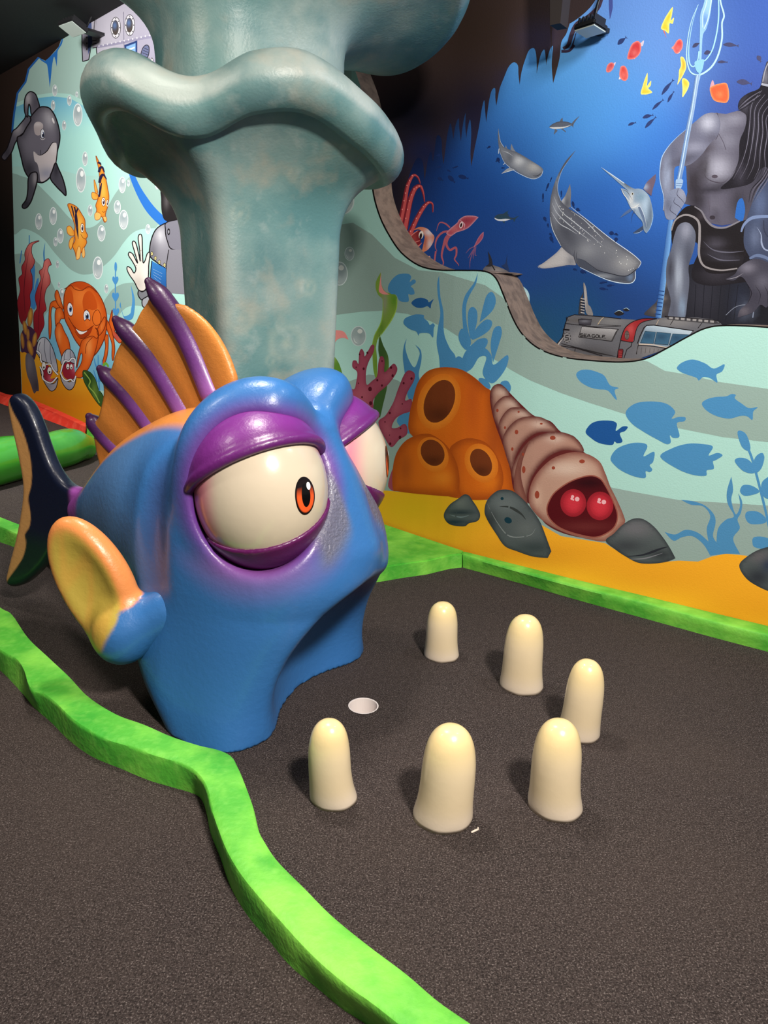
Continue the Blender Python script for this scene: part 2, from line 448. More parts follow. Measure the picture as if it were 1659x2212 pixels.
# ------------------------------------------------------------------ the blue fish
FDIR = np.array([0.90, -0.43]); FDIR /= np.linalg.norm(FDIR); LDIR = np.array([-FDIR[1], FDIR[0]])
FORG = np.array([-0.215, 2.62]) + LDIR * -0.09
FISH = empty('cartoon_fish', (FORG[0], FORG[1], 0), math.atan2(FDIR[1], FDIR[0]))
tag(FISH, 'large grumpy blue fish sculpture with purple eyelids and orange spiny fin', 'fish sculpture')
M_gloss = mat('glossy_fish_paint', rough=0.36, attr=True, bump=[(46, 0.14), (150, 0.06), (85, 0.0)], coat=0.10)
_nt = M_gloss.node_tree; _bp = [n for n in _nt.nodes if n.type == 'BUMP'][-1]                 # the last relief only shows where the paint is marked rough
_at = _nt.nodes.new('ShaderNodeAttribute'); _at.attribute_name = 'Coarse'; _nt.links.new(_at.outputs['Fac'], _bp.inputs['Strength'])
M_eyew = mat('glossy_eye_paint', rough=0.22, attr=True, bump=[(30, 0.05)], coat=0.2)
M_fin = mat('satin_fin_paint', rough=0.38, attr=True, bump=[(55, 0.14), (220, 0.08)])
EC = np.array([-0.06, 0.23, 0.85]); ER = np.array([0.222, 0.212, 0.258])
EYE_AX = np.array([0.50, 0.85, 0.10]); EYE_AX /= np.linalg.norm(EYE_AX)
BLUEC, DKBLUE, PURP, DPURP, ORNG, MAG = (50, 106, 168), (14, 44, 104), (112, 44, 124), (74, 20, 78), (206, 130, 62), (150, 76, 160)
ZS = [0.0, 0.12, 0.28, 0.42, 0.53, 0.62, 0.72, 0.90, 1.0, 1.10, 1.2]
FR = [0.045, 0.07, 0.135, 0.215, 0.25, 0.235, 0.195, 0.125, 0.085, 0.03, -0.02]
BK = [-0.44, -0.58, -0.68, -0.70, -0.68, -0.66, -0.63, -0.58, -0.52, -0.42, -0.30]
HW = [0.49, 0.465, 0.435, 0.415, 0.41, 0.41, 0.41, 0.37, 0.33, 0.27, 0.2]
US = [-1.22, -1.10, -0.98, -0.85, -0.70, -0.55, -0.40, -0.2, 0.0]
TOPT = [0.585, 0.68, 0.79, 0.90, 0.99, 1.05, 1.07, 1.04, 1.0]
BOTT = [0.50, 0.455, 0.395, 0.31, 0.22, 0.15, 0.12, 0.15, 0.2]
RW = [0.030, 0.085, 0.15, 0.215, 0.28, 0.33, 0.36, 0.36, 0.33]
def eye_bore(u, v, z):
    q = [u - EC[0], v - EC[1], z - EC[2]]
    a = sum(q[i] * EYE_AX[i] for i in range(3)); r = [q[i] - a * EYE_AX[i] for i in range(3)]
    hz = r[2]; hr = np.sqrt(np.maximum(r[0] ** 2 + r[1] ** 2, 0))
    k = np.sqrt((hr / 0.208) ** 2 + (hz / 0.247) ** 2)
    return smax((k - 1) * 0.208, -a, 0.02)
def body_sdf(p):
    u, v, z = p; av = np.abs(v)
    zc = np.clip(z, 0, 1.2)
    f = smooth_interp(zc, ZS, FR); b = smooth_interp(zc, ZS, BK); hw = smooth_interp(zc, ZS, HW)
    cu = (f + b) / 2; hu = (f - b) / 2
    n = 2.4 + 1.8 * np.clip(1 - z / 0.45, 0, 1)
    n = np.where(u < cu, 2.5, n)
    q = (np.abs((u - cu) / hu) ** n + np.abs(v / hw) ** n) ** (1 / n)
    A = (q - 1) * np.minimum(hu, hw)
    A = smax(A, z - 1.0, 0.16)
    uc = np.clip(u, US[0], US[-1])
    t = smooth_interp(uc, US, TOPT); bo = smooth_interp(uc, US, BOTT); rw = smooth_interp(uc, US, RW)
    h = (t - bo) / 2
    q = np.sqrt(((z - (t + bo) / 2) / h) ** 2 + (v / rw) ** 2)
    B = (q - 1) * np.minimum(h, rw) * 0.9
    B = smax(B, np.abs(u + 0.62) - 0.60, 0.03)
    d = smin(A, B, 0.07)
    # gill crease
    # eye mounds (brows)
    mo = s_ell((u, av, z), (-0.075, 0.20, 0.875), (0.30, 0.27, 0.345))
    aa = (u - EC[0]) * EYE_AX[0] + (av - EC[1]) * EYE_AX[1] + (z - EC[2]) * EYE_AX[2]
    mo = smax(smax(mo, aa - 0.095, 0.09), u - 0.055, 0.07)
    d = smin(d, mo, 0.05)
    # nose bridge between the eyes
    br = s_cone((u, v, z), (0.03, 0, 1.02), (0.165, 0, 0.62), 0.05, 0.085)
    d = smin(d, br, 0.06)
    # sockets
    so = smin(s_ell((u, av, z), EC, ER - 0.006), eye_bore(u, av, z), 0.02)
    d = smax(d, -so, 0.035)
    # arched mouth recess
    mr = s_ell((u, v, z), (0.26, 0.0, 0.10), (0.335, 0.40, 0.40))
    d = smax(d, -mr, 0.06)
    # vertical fold behind the eye
    gr = s_cone((u, av, z), (-0.41, 0.36, 1.00), (-0.40, 0.465, 0.50), 0.035, 0.05)
    d = smax(d, -gr, 0.09)
    d = d + 0.004 * wob((u, v, z), 14)
    return smax(d, -z, 0.004)
V, F = sdf_mesh(body_sdf, (-1.26, -0.62, -0.03), (0.36, 0.62, 1.26), 0.0115)
u, v, z = V.T; av = np.abs(v)
cols = np.tile(lin(BLUEC), (len(V), 1))
cols = mixc(cols, (84, 124, 172), sstep(-0.40, -0.75, u) * 0.8)
top = smooth_interp(np.clip(u, US[0], US[-1]), US, TOPT)
cols = mixc(cols, ORNG, sstep(0.07, 0.035, top - z) * sstep(-0.28, -0.36, u) * sstep(-1.12, -1.02, u))
de = s_ell((u, av, z), EC, ER)
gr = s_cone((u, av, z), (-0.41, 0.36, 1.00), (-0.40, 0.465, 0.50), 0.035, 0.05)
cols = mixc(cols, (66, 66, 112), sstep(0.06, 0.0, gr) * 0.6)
cols = mixc(cols, (104, 52, 136), sstep(0.085, 0.015, de) * 0.92)
low = sstep(0.70, 0.60, z) * sstep(0.16, 0.03, de)
cols = mixc(cols, (150, 84, 150), low * 0.5)
sil = sstep(0.05, 0.09, u) * sstep(0.06, 0.09, av) * sstep(0.26, 0.20, av) * sstep(1.0, 0.86, z) * sstep(0.57, 0.64, z) * sstep(0.13, 0.07, de)
cols = mixc(cols, (104, 104, 122), sil * 0.95)
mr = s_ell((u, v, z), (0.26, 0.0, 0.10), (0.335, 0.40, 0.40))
lipb = sstep(0.05, 0.0, np.abs(mr)) * 0 
cols = mixc(cols, (18, 40, 96), sstep(0.02, -0.02, mr - 0.01) * sstep(0.10, 0.45, z) * 0.75)  # dark blue under the lip mixes its own paint with the shade there
cols = mixc(cols, (96, 40, 90), sstep(0.03, 0.0, np.abs(mr)) * sstep(0.30, 0.40, z) * 0.25)
cols = mixc(cols, MAG, sstep(-1.06, -1.12, u))
cols = mixc(cols, (34, 38, 70), sstep(-1.195, -1.215, u))
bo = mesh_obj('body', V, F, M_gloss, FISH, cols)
ca = bo.data.attributes.new('Coarse', 'FLOAT', 'POINT'); ca.data.foreach_set('value', np.ascontiguousarray(sil * 0.65, dtype=np.float32))

def eye(sd):
    p = (EC[0], EC[1] * sd, EC[2])
    th = np.linspace(0, 2 * math.pi, 72, endpoint=False); ph = np.linspace(0, math.pi, 40)
    V = []; F = []
    for a in ph:
        for t in th: V.append((p[0] + ER[0] * math.cos(a), p[1] + ER[1] * math.sin(a) * math.cos(t), p[2] + ER[2] * math.sin(a) * math.sin(t)))
    n = 72
    for i in range(39):
        for j in range(n): F.append((i*n+j, i*n+(j+1) % n, (i+1)*n+(j+1) % n, (i+1)*n+j))
    V = np.array(V)
    cols = np.tile(lin((208, 194, 172)), (len(V), 1))
    rel = (V - np.array(p)) / ER
    dot = rel[:, 0] * 0.95 + rel[:, 1] * sd * 0.28 + rel[:, 2] * 0.11
    back = np.where(rel[:, 1] * sd < 0, sstep(0.80, 0.50, dot), sstep(0.26, -0.16, dot))
    cols = mixc(cols, (226, 112, 146), back * 0.8)
    e = mesh_obj('eyeball', V, F, M_eyew, FISH, cols)
    # iris cap hugging the eyeball
    def cap(name, c2, ry, rz, off, colf, parent, m):
        rs = np.linspace(0, 1, 12); tt = np.linspace(0, 2 * math.pi, 48, endpoint=False); V = []; F = []; C = []
        for r in rs:
            for t in tt:
                y = c2[0] + ry * r * math.cos(t); zz = c2[1] + rz * r * math.sin(t)
                k = 1 - (y / ER[1]) ** 2 - (zz / ER[2]) ** 2
                x = ER[0] * math.sqrt(max(k, 0))
                nn = np.array([x / ER[0]**2, y / ER[1]**2, zz / ER[2]**2]); nn /= np.linalg.norm(nn)
                q = np.array([x, y, zz]) + nn * off
                V.append((p[0] + q[0], p[1] + q[1], p[2] + q[2])); C.append(colf(r, math.cos(t), math.sin(t)))
        for i in range(11):
            for j in range(48): F.append((i*48+j, i*48+(j+1) % 48, (i+1)*48+(j+1) % 48, (i+1)*48+j))
        return mesh_obj(name, V, F, m, parent, np.array(C))
    yo = 0.062 * sd; zo = 0.028
    def ic(r, c, s):
        if r > 0.90: return lin((16, 10, 12))
        h = s * r
        k = np.clip((h + 0.05) / 0.55, 0, 1); a = lin((236, 92, 40)) * (1 - k) + lin((22, 14, 16)) * k
        return a
    iris = cap('iris', (yo, zo), 0.037, 0.060, 0.0012, ic, e, M_eyew); iris['label'] = 'orange iris fading to black above'
    cap('pupil', (yo, zo + 0.002), 0.016, 0.036, 0.0022, lambda r, c, s: lin((8, 7, 9)), e, M_eyew)
    cap('painted_glint', (yo + 0.012, zo + 0.030), 0.008, 0.012, 0.0032, lambda r, c, s: lin((236, 236, 238)), e, M_eyew)
    # eyelids
    def up_sdf(q):
        x, y, w = q[0] - p[0], (q[1] - p[1]) * sd, q[2] - p[2]
        sh = s_ell((x, y, w), (0, 0, 0), ER + 0.024); inn = s_ell((x, y, w), (0, 0, 0), ER - 0.006)
        d = smax(sh, -inn, 0.008)
        cut = (0.070 + 0.66 * x + 0.26 * y - w) / 1.23
        bead = np.sqrt((sh + 0.010) ** 2 + (cut + 0.014) ** 2) - 0.018
        return smin(smax(d, cut, 0.014), bead, 0.012)
    V, F = sdf_mesh(up_sdf, (p[0]-.30, p[1]-.30, p[2]-.22), (p[0]+.30, p[1]+.30, p[2]+.33), 0.009)
    x = V[:, 0] - p[0]; w = V[:, 2] - p[2]
    cols = np.tile(lin((112, 40, 124)), (len(V), 1))
    cols = mixc(cols, (84, 24, 90), sstep(0.10, 0.03, w - 0.66 * x - 0.26 * sd * (V[:, 1] - p[1]) - 0.07) * 0.6)
    cols = mixc(cols, (72, 24, 78), sstep(-0.05, -0.22, x) * 0.5)
    o = mesh_obj('upper_eyelid', V, F, M_gloss, FISH, cols)
    def lo_sdf(q):
        x, y, w = q[0] - p[0], (q[1] - p[1]) * sd, q[2] - p[2]
        sh = s_ell((x, y, w), (0, 0, 0), ER + 0.010); inn = s_ell((x, y, w), (0, 0, 0), ER - 0.006)
        d = smax(sh, -inn, 0.008)
        cut = (w - (-0.066 - 0.03 * x - 0.45 * y)) / 1.1
        return smax(d, cut, 0.010)
    V, F = sdf_mesh(lo_sdf, (p[0]-.30, p[1]-.30, p[2]-.33), (p[0]+.30, p[1]+.30, p[2]+.10), 0.009)
    cols = np.tile(lin((92, 22, 84)), (len(V), 1))
    mesh_obj('lower_eyelid', V, F, M_gloss, FISH, cols)
eye(-1); eye(1)

# dorsal fin: scalloped membrane with four purple spines, in the plane v = 0
def fl_px(x, y, v=0.0):
    """point of the fish's own middle plane that the photo shows at this pixel, in fish coordinates"""
    P = at_plane(x, y, np.array([*(FORG + LDIR * v), 0]), np.array([*LDIR, 0])); q = P[:2] - FORG
    return np.array([q @ FDIR, P[2]])
fin_px = [(322, 612, 1), (352, 648), (395, 655), (437, 682), (470, 720), (495, 765), (512, 812, 1), (520, 900, 1), (400, 960), (300, 1030), (240, 1075, 1), (226, 1026), (213, 975), (204, 925), (193, 900, 1), (213, 905), (222, 880), (228, 840), (217, 797, 1), (240, 800), (252, 762), (268, 722), (251, 690, 1), (285, 705), (305, 672), (322, 645)]
fin2 = spline([(*fl_px(p[0], p[1]), *p[2:]) for p in fin_px], True, 5)
def fin_sdf(p):
    u, v, z = p; d = s_poly2(u, z, fin2)
    th = 0.026 - 0.010 * sstep(0.9, 1.45, z)
    w = np.abs(v) - th
    return smax(d, w, 0.03)
lo = (fin2[:, 0].min() - .03, -0.06, fin2[:, 1].min() - .03); hi = (fin2[:, 0].max() + .03, 0.06, fin2[:, 1].max() + .03)
V, F = sdf_mesh(fin_sdf, lo, hi, 0.012)
cols = np.tile(lin((208, 130, 58)), (len(V), 1))
spines = [((322, 609), (400, 720), (458, 850)), ((251, 691), (330, 780), (405, 900)), ((217, 797), (280, 860), (345, 945)), ((193, 900), (230, 945), (285, 1000))]
spl = [spline([fl_px(*p) for p in s], False, 10) for s in spines]
dist = np.full(len(V), 9.0)
for s in spl:
    for q in s: dist = np.minimum(dist, np.hypot(V[:, 0] - q[0], V[:, 2] - q[1]))
cols = mixc(cols, (126, 78, 34), sstep(0.10, 0.04, dist) * 0.55)
cols = mixc(cols, (190, 150, 118), sstep(0.10, 0.0, s_poly2(V[:, 0], V[:, 2], fin2) + 0.10) * 0.0)
mem = mesh_obj('dorsal_fin', V, F, M_fin, FISH, cols); mem['label'] = 'orange dorsal fin membrane with scalloped rear edge'
def tube(pts3, rad, n=14, capn=5):
    """swept round tube with rounded ends"""
    P = [np.array(p, float) for p in pts3]; R = list(rad)
    T = [P[min(i + 1, len(P) - 1)] - P[max(i - 1, 0)] for i in range(len(P))]; T = [t / np.linalg.norm(t) for t in T]
    pre = [(P[0] - T[0] * R[0] * math.sin(a), R[0] * math.cos(a), T[0]) for a in np.linspace(math.pi / 2 - 0.02, 0.25, capn)]
    post = [(P[-1] + T[-1] * R[-1] * math.sin(a), R[-1] * math.cos(a), T[-1]) for a in np.linspace(0.25, math.pi / 2 - 0.02, capn)]
    L = pre + [(P[i], R[i], T[i]) for i in range(len(P))] + post
    up = np.array([0, 0, 1.0]) if abs(T[0][2]) < 0.9 else np.array([1.0, 0, 0]); V = []; F = []
    for (c, r, t) in L:
        a = up - t * up.dot(t); a /= np.linalg.norm(a); b = np.cross(t, a); up = a
        for k in range(n):
            an = 2 * math.pi * k / n; V.append(c + (a * math.cos(an) + b * math.sin(an)) * r)
    for i in range(len(L) - 1):
        for k in range(n): F.append((i*n+k, i*n+(k+1) % n, (i+1)*n+(k+1) % n, (i+1)*n+k))
    F.append(tuple(range(n))[::-1]); F.append(tuple((len(L)-1)*n + k for k in range(n)))
    return np.array(V), F
for s, w in zip(spl, (0.045, 0.043, 0.040, 0.038)):
    n = len(s); t = np.linspace(0, 1, n)
    V, F = tube([(q[0], 0, q[1]) for q in s], 0.013 + (w - 0.013) * np.minimum(1, 0.15 + t * 5.0) * (0.85 + 0.15 * t))
    k = np.clip((V[:, 2] - s[-1][1]) / (s[0][1] - s[-1][1]), 0, 1)
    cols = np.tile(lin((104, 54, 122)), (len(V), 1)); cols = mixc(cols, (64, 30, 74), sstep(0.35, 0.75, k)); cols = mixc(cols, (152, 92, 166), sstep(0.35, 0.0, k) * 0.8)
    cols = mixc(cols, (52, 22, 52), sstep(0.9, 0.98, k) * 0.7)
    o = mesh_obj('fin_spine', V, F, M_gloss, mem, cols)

# tail fin
tail_px = [(38, 854), (52, 858), (70, 880), (88, 920), (103, 965), (122, 1010), (148, 1045), (178, 1058), (206, 1052), (222, 1085, 1), (200, 1122), (170, 1130), (140, 1150), (118, 1185), (95, 1222), (62, 1254), (36, 1262), (25, 1250), (30, 1222), (45, 1165), (56, 1110), (62, 1050), (52, 985), (38, 920), (30, 872)]
tail2 = spline([fl_px(*p[:2]) for p in tail_px], True, 5)
edge_px = [(30, 860), (42, 890), (58, 920), (72, 960), (80, 1000), (80, 1040), (73, 1072), (78, 1105), (76, 1130), (66, 1148), (68, 1170), (62, 1195), (50, 1215), (32, 1240), (20, 1260)]
edge2 = spline([fl_px(*p) for p in edge_px], False, 8)
reg = np.concatenate([edge2, [edge2[-1] + [-0.6, 0]], [edge2[0] + [-0.6, 0]]])
def tail_sdf(p):
    u, v, z = p; d = s_poly2(u, z, tail2); e = s_poly2(u, z, reg)
    return smax(d - 0.006, np.abs(v) - 0.036, 0.03)
lo = (tail2[:, 0].min() - .03, -0.09, max(0.002, tail2[:, 1].min() - .03)); hi = (tail2[:, 0].max() + .03, 0.09, tail2[:, 1].max() + .03)
V, F = sdf_mesh(tail_sdf, lo, hi, 0.0075)
e = s_poly2(V[:, 0], V[:, 2], reg) - 0.008
cols = np.tile(lin((17, 24, 46)), (len(V), 1)); cols = mixc(cols, (14, 46, 30), sstep(0.45, 0.32, V[:, 2]) * 0.8)  # lower lobe's green tint is the border's bounce light put into the colour
cols = mixc(cols, (204, 150, 92), sstep(0.004, -0.004, e)); cols = mixc(cols, MAG, sstep(-1.20, -1.165, V[:, 0]))
t = mesh_obj('tail_fin', V, F, M_gloss, FISH, cols); t['label'] = 'glossy navy forked tail fin with tan scalloped rear edge'

# pectoral fins: cupped orange ear-like paddles on blue roots
PC = np.array([-0.615, -0.46, 0.485]); PAX = np.array([0.25, 0.06, -0.97]); PAX /= np.linalg.norm(PAX)
PN = np.array([0.30, -0.92, 0.22]); PN -= PAX * PN.dot(PAX); PN /= np.linalg.norm(PN); PS = np.cross(PAX, PN)
if PS[0] < 0: PS = -PS
def pec_sdf(p, parts=False):
    q = [p[i] - PC[i] for i in range(3)]
    a = sum(q[i] * PAX[i] for i in range(3)); n = sum(q[i] * PN[i] for i in range(3)); s = sum(q[i] * PS[i] for i in range(3))
    s2 = s - 0.05 * np.sin((a + 0.1) * 5.0) * 0.6
    pad = s_ell((a, s2, n), (0, 0, 0), (0.25, 0.135, 0.075))
    cup = s_ell((a, s2, n), (-0.005, -0.026, 0.075), (0.228, 0.108, 0.060))
    pad = smax(pad, -cup, 0.035)
    root = smin(s_ell(p, (-0.52, -0.44, 0.315), (0.10, 0.095, 0.115)), s_cone(p, (-0.50, -0.42, 0.32), (-0.38, -0.34, 0.40), 0.085, 0.09), 0.06)
    if parts: return pad, root, cup, a, s2, n
    return smin(pad, root, 0.04)
def pectoral(sd):
    V, F = sdf_mesh(pec_sdf, (-0.94, -0.72, 0.12), (-0.22, -0.24, 0.82), 0.011)
    pad, root, cup, a, s, n = pec_sdf(V.T, True)
    cols = np.tile(lin((222, 138, 76)), (len(V), 1))
    cols = mixc(cols, (196, 158, 70), sstep(0.025, 0.0, cup))
    cols = mixc(cols, (178, 168, 72), sstep(0.02, 0.0, cup) * sstep(0.0, 0.06, np.abs(np.sin(a * 30 + s * 40) * 0.05 + s + 0.03)) * 0.5)
    cols = mixc(cols, BLUEC, sstep(0.008, -0.004, root - pad + 0.012 * np.sin(a * 18)) * sstep(0.0, 0.012, cup))
    V = V * np.array([1, -sd, 1]) if sd > 0 else V
    if sd > 0: F = F[:, ::-1]
    o = mesh_obj('pectoral_fin', V, F, M_gloss, FISH, cols)
    if sd < 0: o['label'] = 'cupped orange and yellow side fin on a blue root'
pectoral(-1); pectoral(1)
# ------------------------------------------------------------------ foam borders of the lanes
M_green = mat('lime_green_foam_paint', (82, 176, 54), 0.55, [(60, 0.25), (9, 0.3)], var=[(5, (140, 218, 80), 0.85, 0.42, 0.66), (6.5, (48, 158, 44), 0.7, 0.52, 0.68), (30, (150, 220, 100), 0.2, 0.5, 0.7)])
M_red = mat('coral_red_foam_paint', (226, 58, 40), 0.55, [(60, 0.25), (9, 0.3)], var=[(8, (246, 96, 72), 0.6, 0.45, 0.68)])
def border(name, top_a, top_b, bottom, m, h, label, cat='border', n=6):
    """foam strip: two top edges and the foot of the visible side, all traced on the floor plan"""
    A = spline([at_z(x, y, h)[:2] for x, y in top_a], False, n); B = spline([at_z(x, y, h)[:2] for x, y in top_b], False, n)
    N = 160
    def rs(P):
        L = np.concatenate([[0], np.cumsum(np.linalg.norm(np.diff(P, axis=0), axis=1))]); t = np.linspace(0, L[-1], N)
        return np.stack([np.interp(t, L, P[:, 0]), np.interp(t, L, P[:, 1])], 1)
    A = rs(A); B = rs(B)
    if bottom is not None:
        C = rs(spline([at_z(x, y, 0)[:2] for x, y in bottom], False, n))
    else: C = B.copy()
    V = []; F = []
    rows = []
    for i in range(N):
        a, b = A[i], B[i]; j = np.argmin(((C - b) ** 2).sum(1)); c = C[i] if bottom is None else C[j] * 0.6 + C[i] * 0.4 if False else C[j]
        d = (b - a) / max(np.linalg.norm(b - a), 1e-6); r = 0.012
        sec = [(a[0], a[1], 0), (a[0], a[1], h - r), (*(a + d * r * .3), h - r * .3), (*(a + d * r), h), (*(a + (b - a) * 0.35), h), (*(a + (b - a) * 0.7), h), (*(b - d * r), h), (*(b - d * r * .3), h - r * .3), (b[0], b[1], h - r), (*(b * 0.5 + c * 0.5), h * 0.5), (c[0], c[1], 0)]
        V += sec
    k = 11
    for i in range(N - 1):
        for j in range(k - 1): F.append((i*k+j, i*k+j+1, (i+1)*k+j+1, (i+1)*k+j))
    F.append(tuple(range(k))); F.append(tuple((N-1)*k + j for j in range(k))[::-1])
    o = mesh_obj(name, V, F, m)
    bm = bmesh.new(); bm.from_mesh(o.data); bmesh.ops.recalc_face_normals(bm, faces=bm.faces); bm.to_mesh(o.data); bm.free()
    o.data.set_sharp_from_angle(angle=0.7)
    tag(o, label, cat)
    return o
near_in = [(-60, 1262), (0, 1310), (25, 1325), (60, 1375), (105, 1418), (150, 1460), (190, 1502), (250, 1540), (310, 1562), (370, 1588), (430, 1607), (470, 1616), (500, 1630), (515, 1655), (530, 1690), (548, 1740), (560, 1790), (573, 1815), (600, 1855), (660, 1915), (720, 1975), (800, 2040), (880, 2100), (950, 2160), (1025, 2212), (1110, 2275)]
near_out = [(-60, 1362), (0, 1405), (35, 1425), (52, 1450), (60, 1478), (70, 1492), (90, 1498), (120, 1520), (150, 1550), (180, 1572), (225, 1595), (280, 1612), (330, 1630), (380, 1645), (410, 1660), (432, 1680), (445, 1705), (455, 1745), (470, 1790), (490, 1840), (520, 1890), (560, 1940), (600, 1985), (640, 2030), (690, 2080), (750, 2130), (800, 2165), (860, 2212), (940, 2275)]
near_bot = [(-60, 1405), (0, 1448), (50, 1500), (75, 1530), (110, 1560), (150, 1600), (200, 1635), (260, 1660), (320, 1685), (370, 1700), (420, 1715), (437, 1730), (447, 1760), (455, 1800), (475, 1850), (500, 1920), (540, 1985), (580, 2030), (625, 2085), (680, 2130), (740, 2180), (790, 2212), (860, 2270)]
border('lane_border', near_in, near_out, near_bot, M_green, 0.095, 'winding lime green border in front of the blue fish, running out of the bottom')
border('lane_border', [(1004, 1190), (1120, 1219), (1240, 1249), (1400, 1287), (1530, 1319), (1659, 1350), (1780, 1378)], [(1000, 1197), (1115, 1230), (1240, 1264), (1400, 1304), (1530, 1339), (1659, 1371), (1780, 1400)], [(1000, 1226), (1120, 1259), (1240, 1294), (1400, 1338), (1530, 1374), (1659, 1408), (1780, 1440)], M_green, KERB_H, 'straight lime green border along the foot of the aqua wall, right of the platform')
# wide platform beside the fish
top = [(790, 1118), (1004, 1190), (999, 1196), (975, 1198), (923, 1210), (870, 1217), (827, 1224), (760, 1232), (735, 1205), (745, 1150)]
tp = [at_z(x, y, KERB_H)[:2] for x, y in top]
bm = bmesh.new(); vsb = [bm.verts.new((p[0], p[1], 0)) for p in tp]; fb = bm.faces.new(vsb)
r = bmesh.ops.extrude_face_region(bm, geom=[fb]); bmesh.ops.translate(bm, vec=(0, 0, KERB_H), verts=[g for g in r['geom'] if isinstance(g, bmesh.types.BMVert)])
bmesh.ops.recalc_face_normals(bm, faces=bm.faces)
bmesh.ops.bevel(bm, geom=[e for e in bm.edges if all(v.co.z > KERB_H / 2 for v in e.verts)], offset=0.008, segments=2, affect='EDGES')
me = bpy.data.meshes.new('lane_platform'); bm.to_mesh(me); bm.free(); me.materials.append(M_green)
o = bpy.data.objects.new('lane_platform', me); COLL.objects.link(o); tag(o, 'flat wide lime green platform between the fish and the aqua wall', 'platform')
border('lane_border', [(-60, 1094), (0, 1116), (26, 1126), (54, 1138), (90, 1168), (124, 1192), (160, 1215), (205, 1240)], [(-60, 1118), (0, 1138), (25, 1149), (48, 1158), (80, 1182), (110, 1204), (150, 1228), (195, 1256)], [(-60, 1148), (0, 1171), (20, 1178), (42, 1187), (72, 1200), (104, 1207), (140, 1232), (185, 1262)], M_green, 0.085, 'short lime green border behind the fish tail')
border('lane_border', [(-80, 800), (0, 846), (46, 855), (100, 875), (150, 897), (186, 914)], [(-80, 806), (0, 851), (46, 862), (100, 884), (150, 906), (185, 922)], [(-80, 830), (0, 871), (46, 884), (90, 903), (140, 922), (184, 940)], M_red, KERB_H, 'coral red border along the foot of the mural wall')
border('lane_border', [(189, 915), (210, 922), (260, 940), (400, 992), (600, 1060), (790, 1118)], [(188, 923), (208, 931), (260, 950), (400, 1003), (600, 1072), (780, 1122)], [(187, 942), (208, 949), (260, 967), (400, 1022), (600, 1094), (770, 1146)], M_green, KERB_H, 'lime green border end meeting the red border at the mural wall')

# glossy green caterpillar-like log behind the tail
M_log = mat('glossy_green_paint', (62, 150, 44), 0.22, [(4, 0.08)], var=[(2.2, (46, 122, 38), 0.5, 0.4, 0.65), (4, (96, 172, 72), 0.4, 0.5, 0.7)], coat=0.3)
lp = [((182, 985), 0.115), ((160, 992), 0.150), ((138, 1000), 0.158), ((100, 1010), 0.155), ((60, 1020), 0.165), ((20, 1032), 0.178), ((-40, 1048), 0.18), ((-110, 1060), 0.16)]
pts = []; rad = []
for (q, rr) in lp:
    P = at_z(q[0], q[1] + 8, 0.0); pts.append((P[0], P[1], rr * 0.97)); rad.append(rr)
P3 = np.array(pts); t = np.arange(len(pts)); tt = np.linspace(0, len(pts) - 1, 40)
P3 = np.stack([smooth_interp(tt, t, P3[:, i]) for i in range(3)], 1); rad = smooth_interp(tt, t, np.array(rad))
V, F = tube(P3, rad, 28, 8)
o = mesh_obj('green_log', V, F, M_log); tag(o, 'glossy rounded green log lying on the carpet behind the fish tail', 'obstacle')

# ------------------------------------------------------------------ teeth and cup
M_tooth = mat('cream_tooth_paint', rough=0.30, attr=True, bump=[(12, 0.08), (120, 0.03)], coat=0.25)
def tooth(base_l, base_r, base_y, tip, label, flare=0.0):
    bx = (base_l + base_r) / 2
    c = at_z(bx, base_y)
    dep = (c - EYEP) @ FWD; r = (base_r - base_l) / 2 * dep / FPX * 1.0
    c = c + np.array([0, 1, 0]) * r * 0.0
    # tip: on the vertical plane through the base centre, facing the camera
    nrm = np.array([c[0], c[1], 0]) / np.hypot(c[0], c[1])
    tp = at_plane(tip[0], tip[1], c + nrm * (-0.02), nrm); hgt = tp[2]; lean = (tp - c)[:2]
    prof = [(0.0, 1.0), (0.06, 0.985), (0.14, 0.945), (0.24, 0.91), (0.38, 0.885), (0.52, 0.87), (0.65, 0.845), (0.76, 0.79), (0.85, 0.705), (0.91, 0.60), (0.955, 0.46), (0.982, 0.31), (0.995, 0.15), (1.0, 0.02)]
    n = 48; V = []; F = []
    seed = bx * 0.37
    T = 1 - (1 - np.linspace(0, 1, 34)) ** 1.5
    for t in T:
        rr = r * float(smooth_interp(np.array([t]), [p[0] for p in prof], [p[1] for p in prof])[0])
        cx = lean * (1.25 * (1 - (1 - t) ** 2.6) - 0.25 * t)
        for k in range(n):
            a = 2 * math.pi * k / n
            w = 1 + 0.02 * math.sin(2 * a + seed) + (0.012 * math.sin(7 * a + seed) if t < 0.03 else 0)
            V.append((c[0] + cx[0] + rr * w * math.cos(a), c[1] + cx[1] + rr * w * math.sin(a) * 0.95, hgt * t + (0 if t > 0 else 0)))
    for i in range(len(T) - 1):
        for k in range(n): F.append((i*n+k, i*n+(k+1) % n, (i+1)*n+(k+1) % n, (i+1)*n+k))
    F.append(tuple(range(n))[::-1]); F.append(tuple((len(T)-1)*n+k for k in range(n)))
    V = np.array(V); org = np.array([c[0], c[1], 0])
    k = V[:, 2] / hgt
    cols = np.tile(lin((232, 212, 176)), (len(V), 1)); cols = mixc(cols, (230, 206, 150), sstep(0.55, 0.95, k)); cols = mixc(cols, (232, 216, 200), sstep(0.3, 0.0, k) * 0.8)
    o = mesh_obj('fish_tooth', V - org, F, M_tooth, None, cols); o.location = org
    tag(o, label, 'tooth', 'cream teeth standing on the carpet')
tooth(670, 772, 1722, (712, 1556), 'cream tooth nearest the front corner of the blue fish, closest to the bent border')
tooth(892, 1019, 1762, (976, 1568), 'biggest cream tooth, middle of the front three, nearest the viewer')
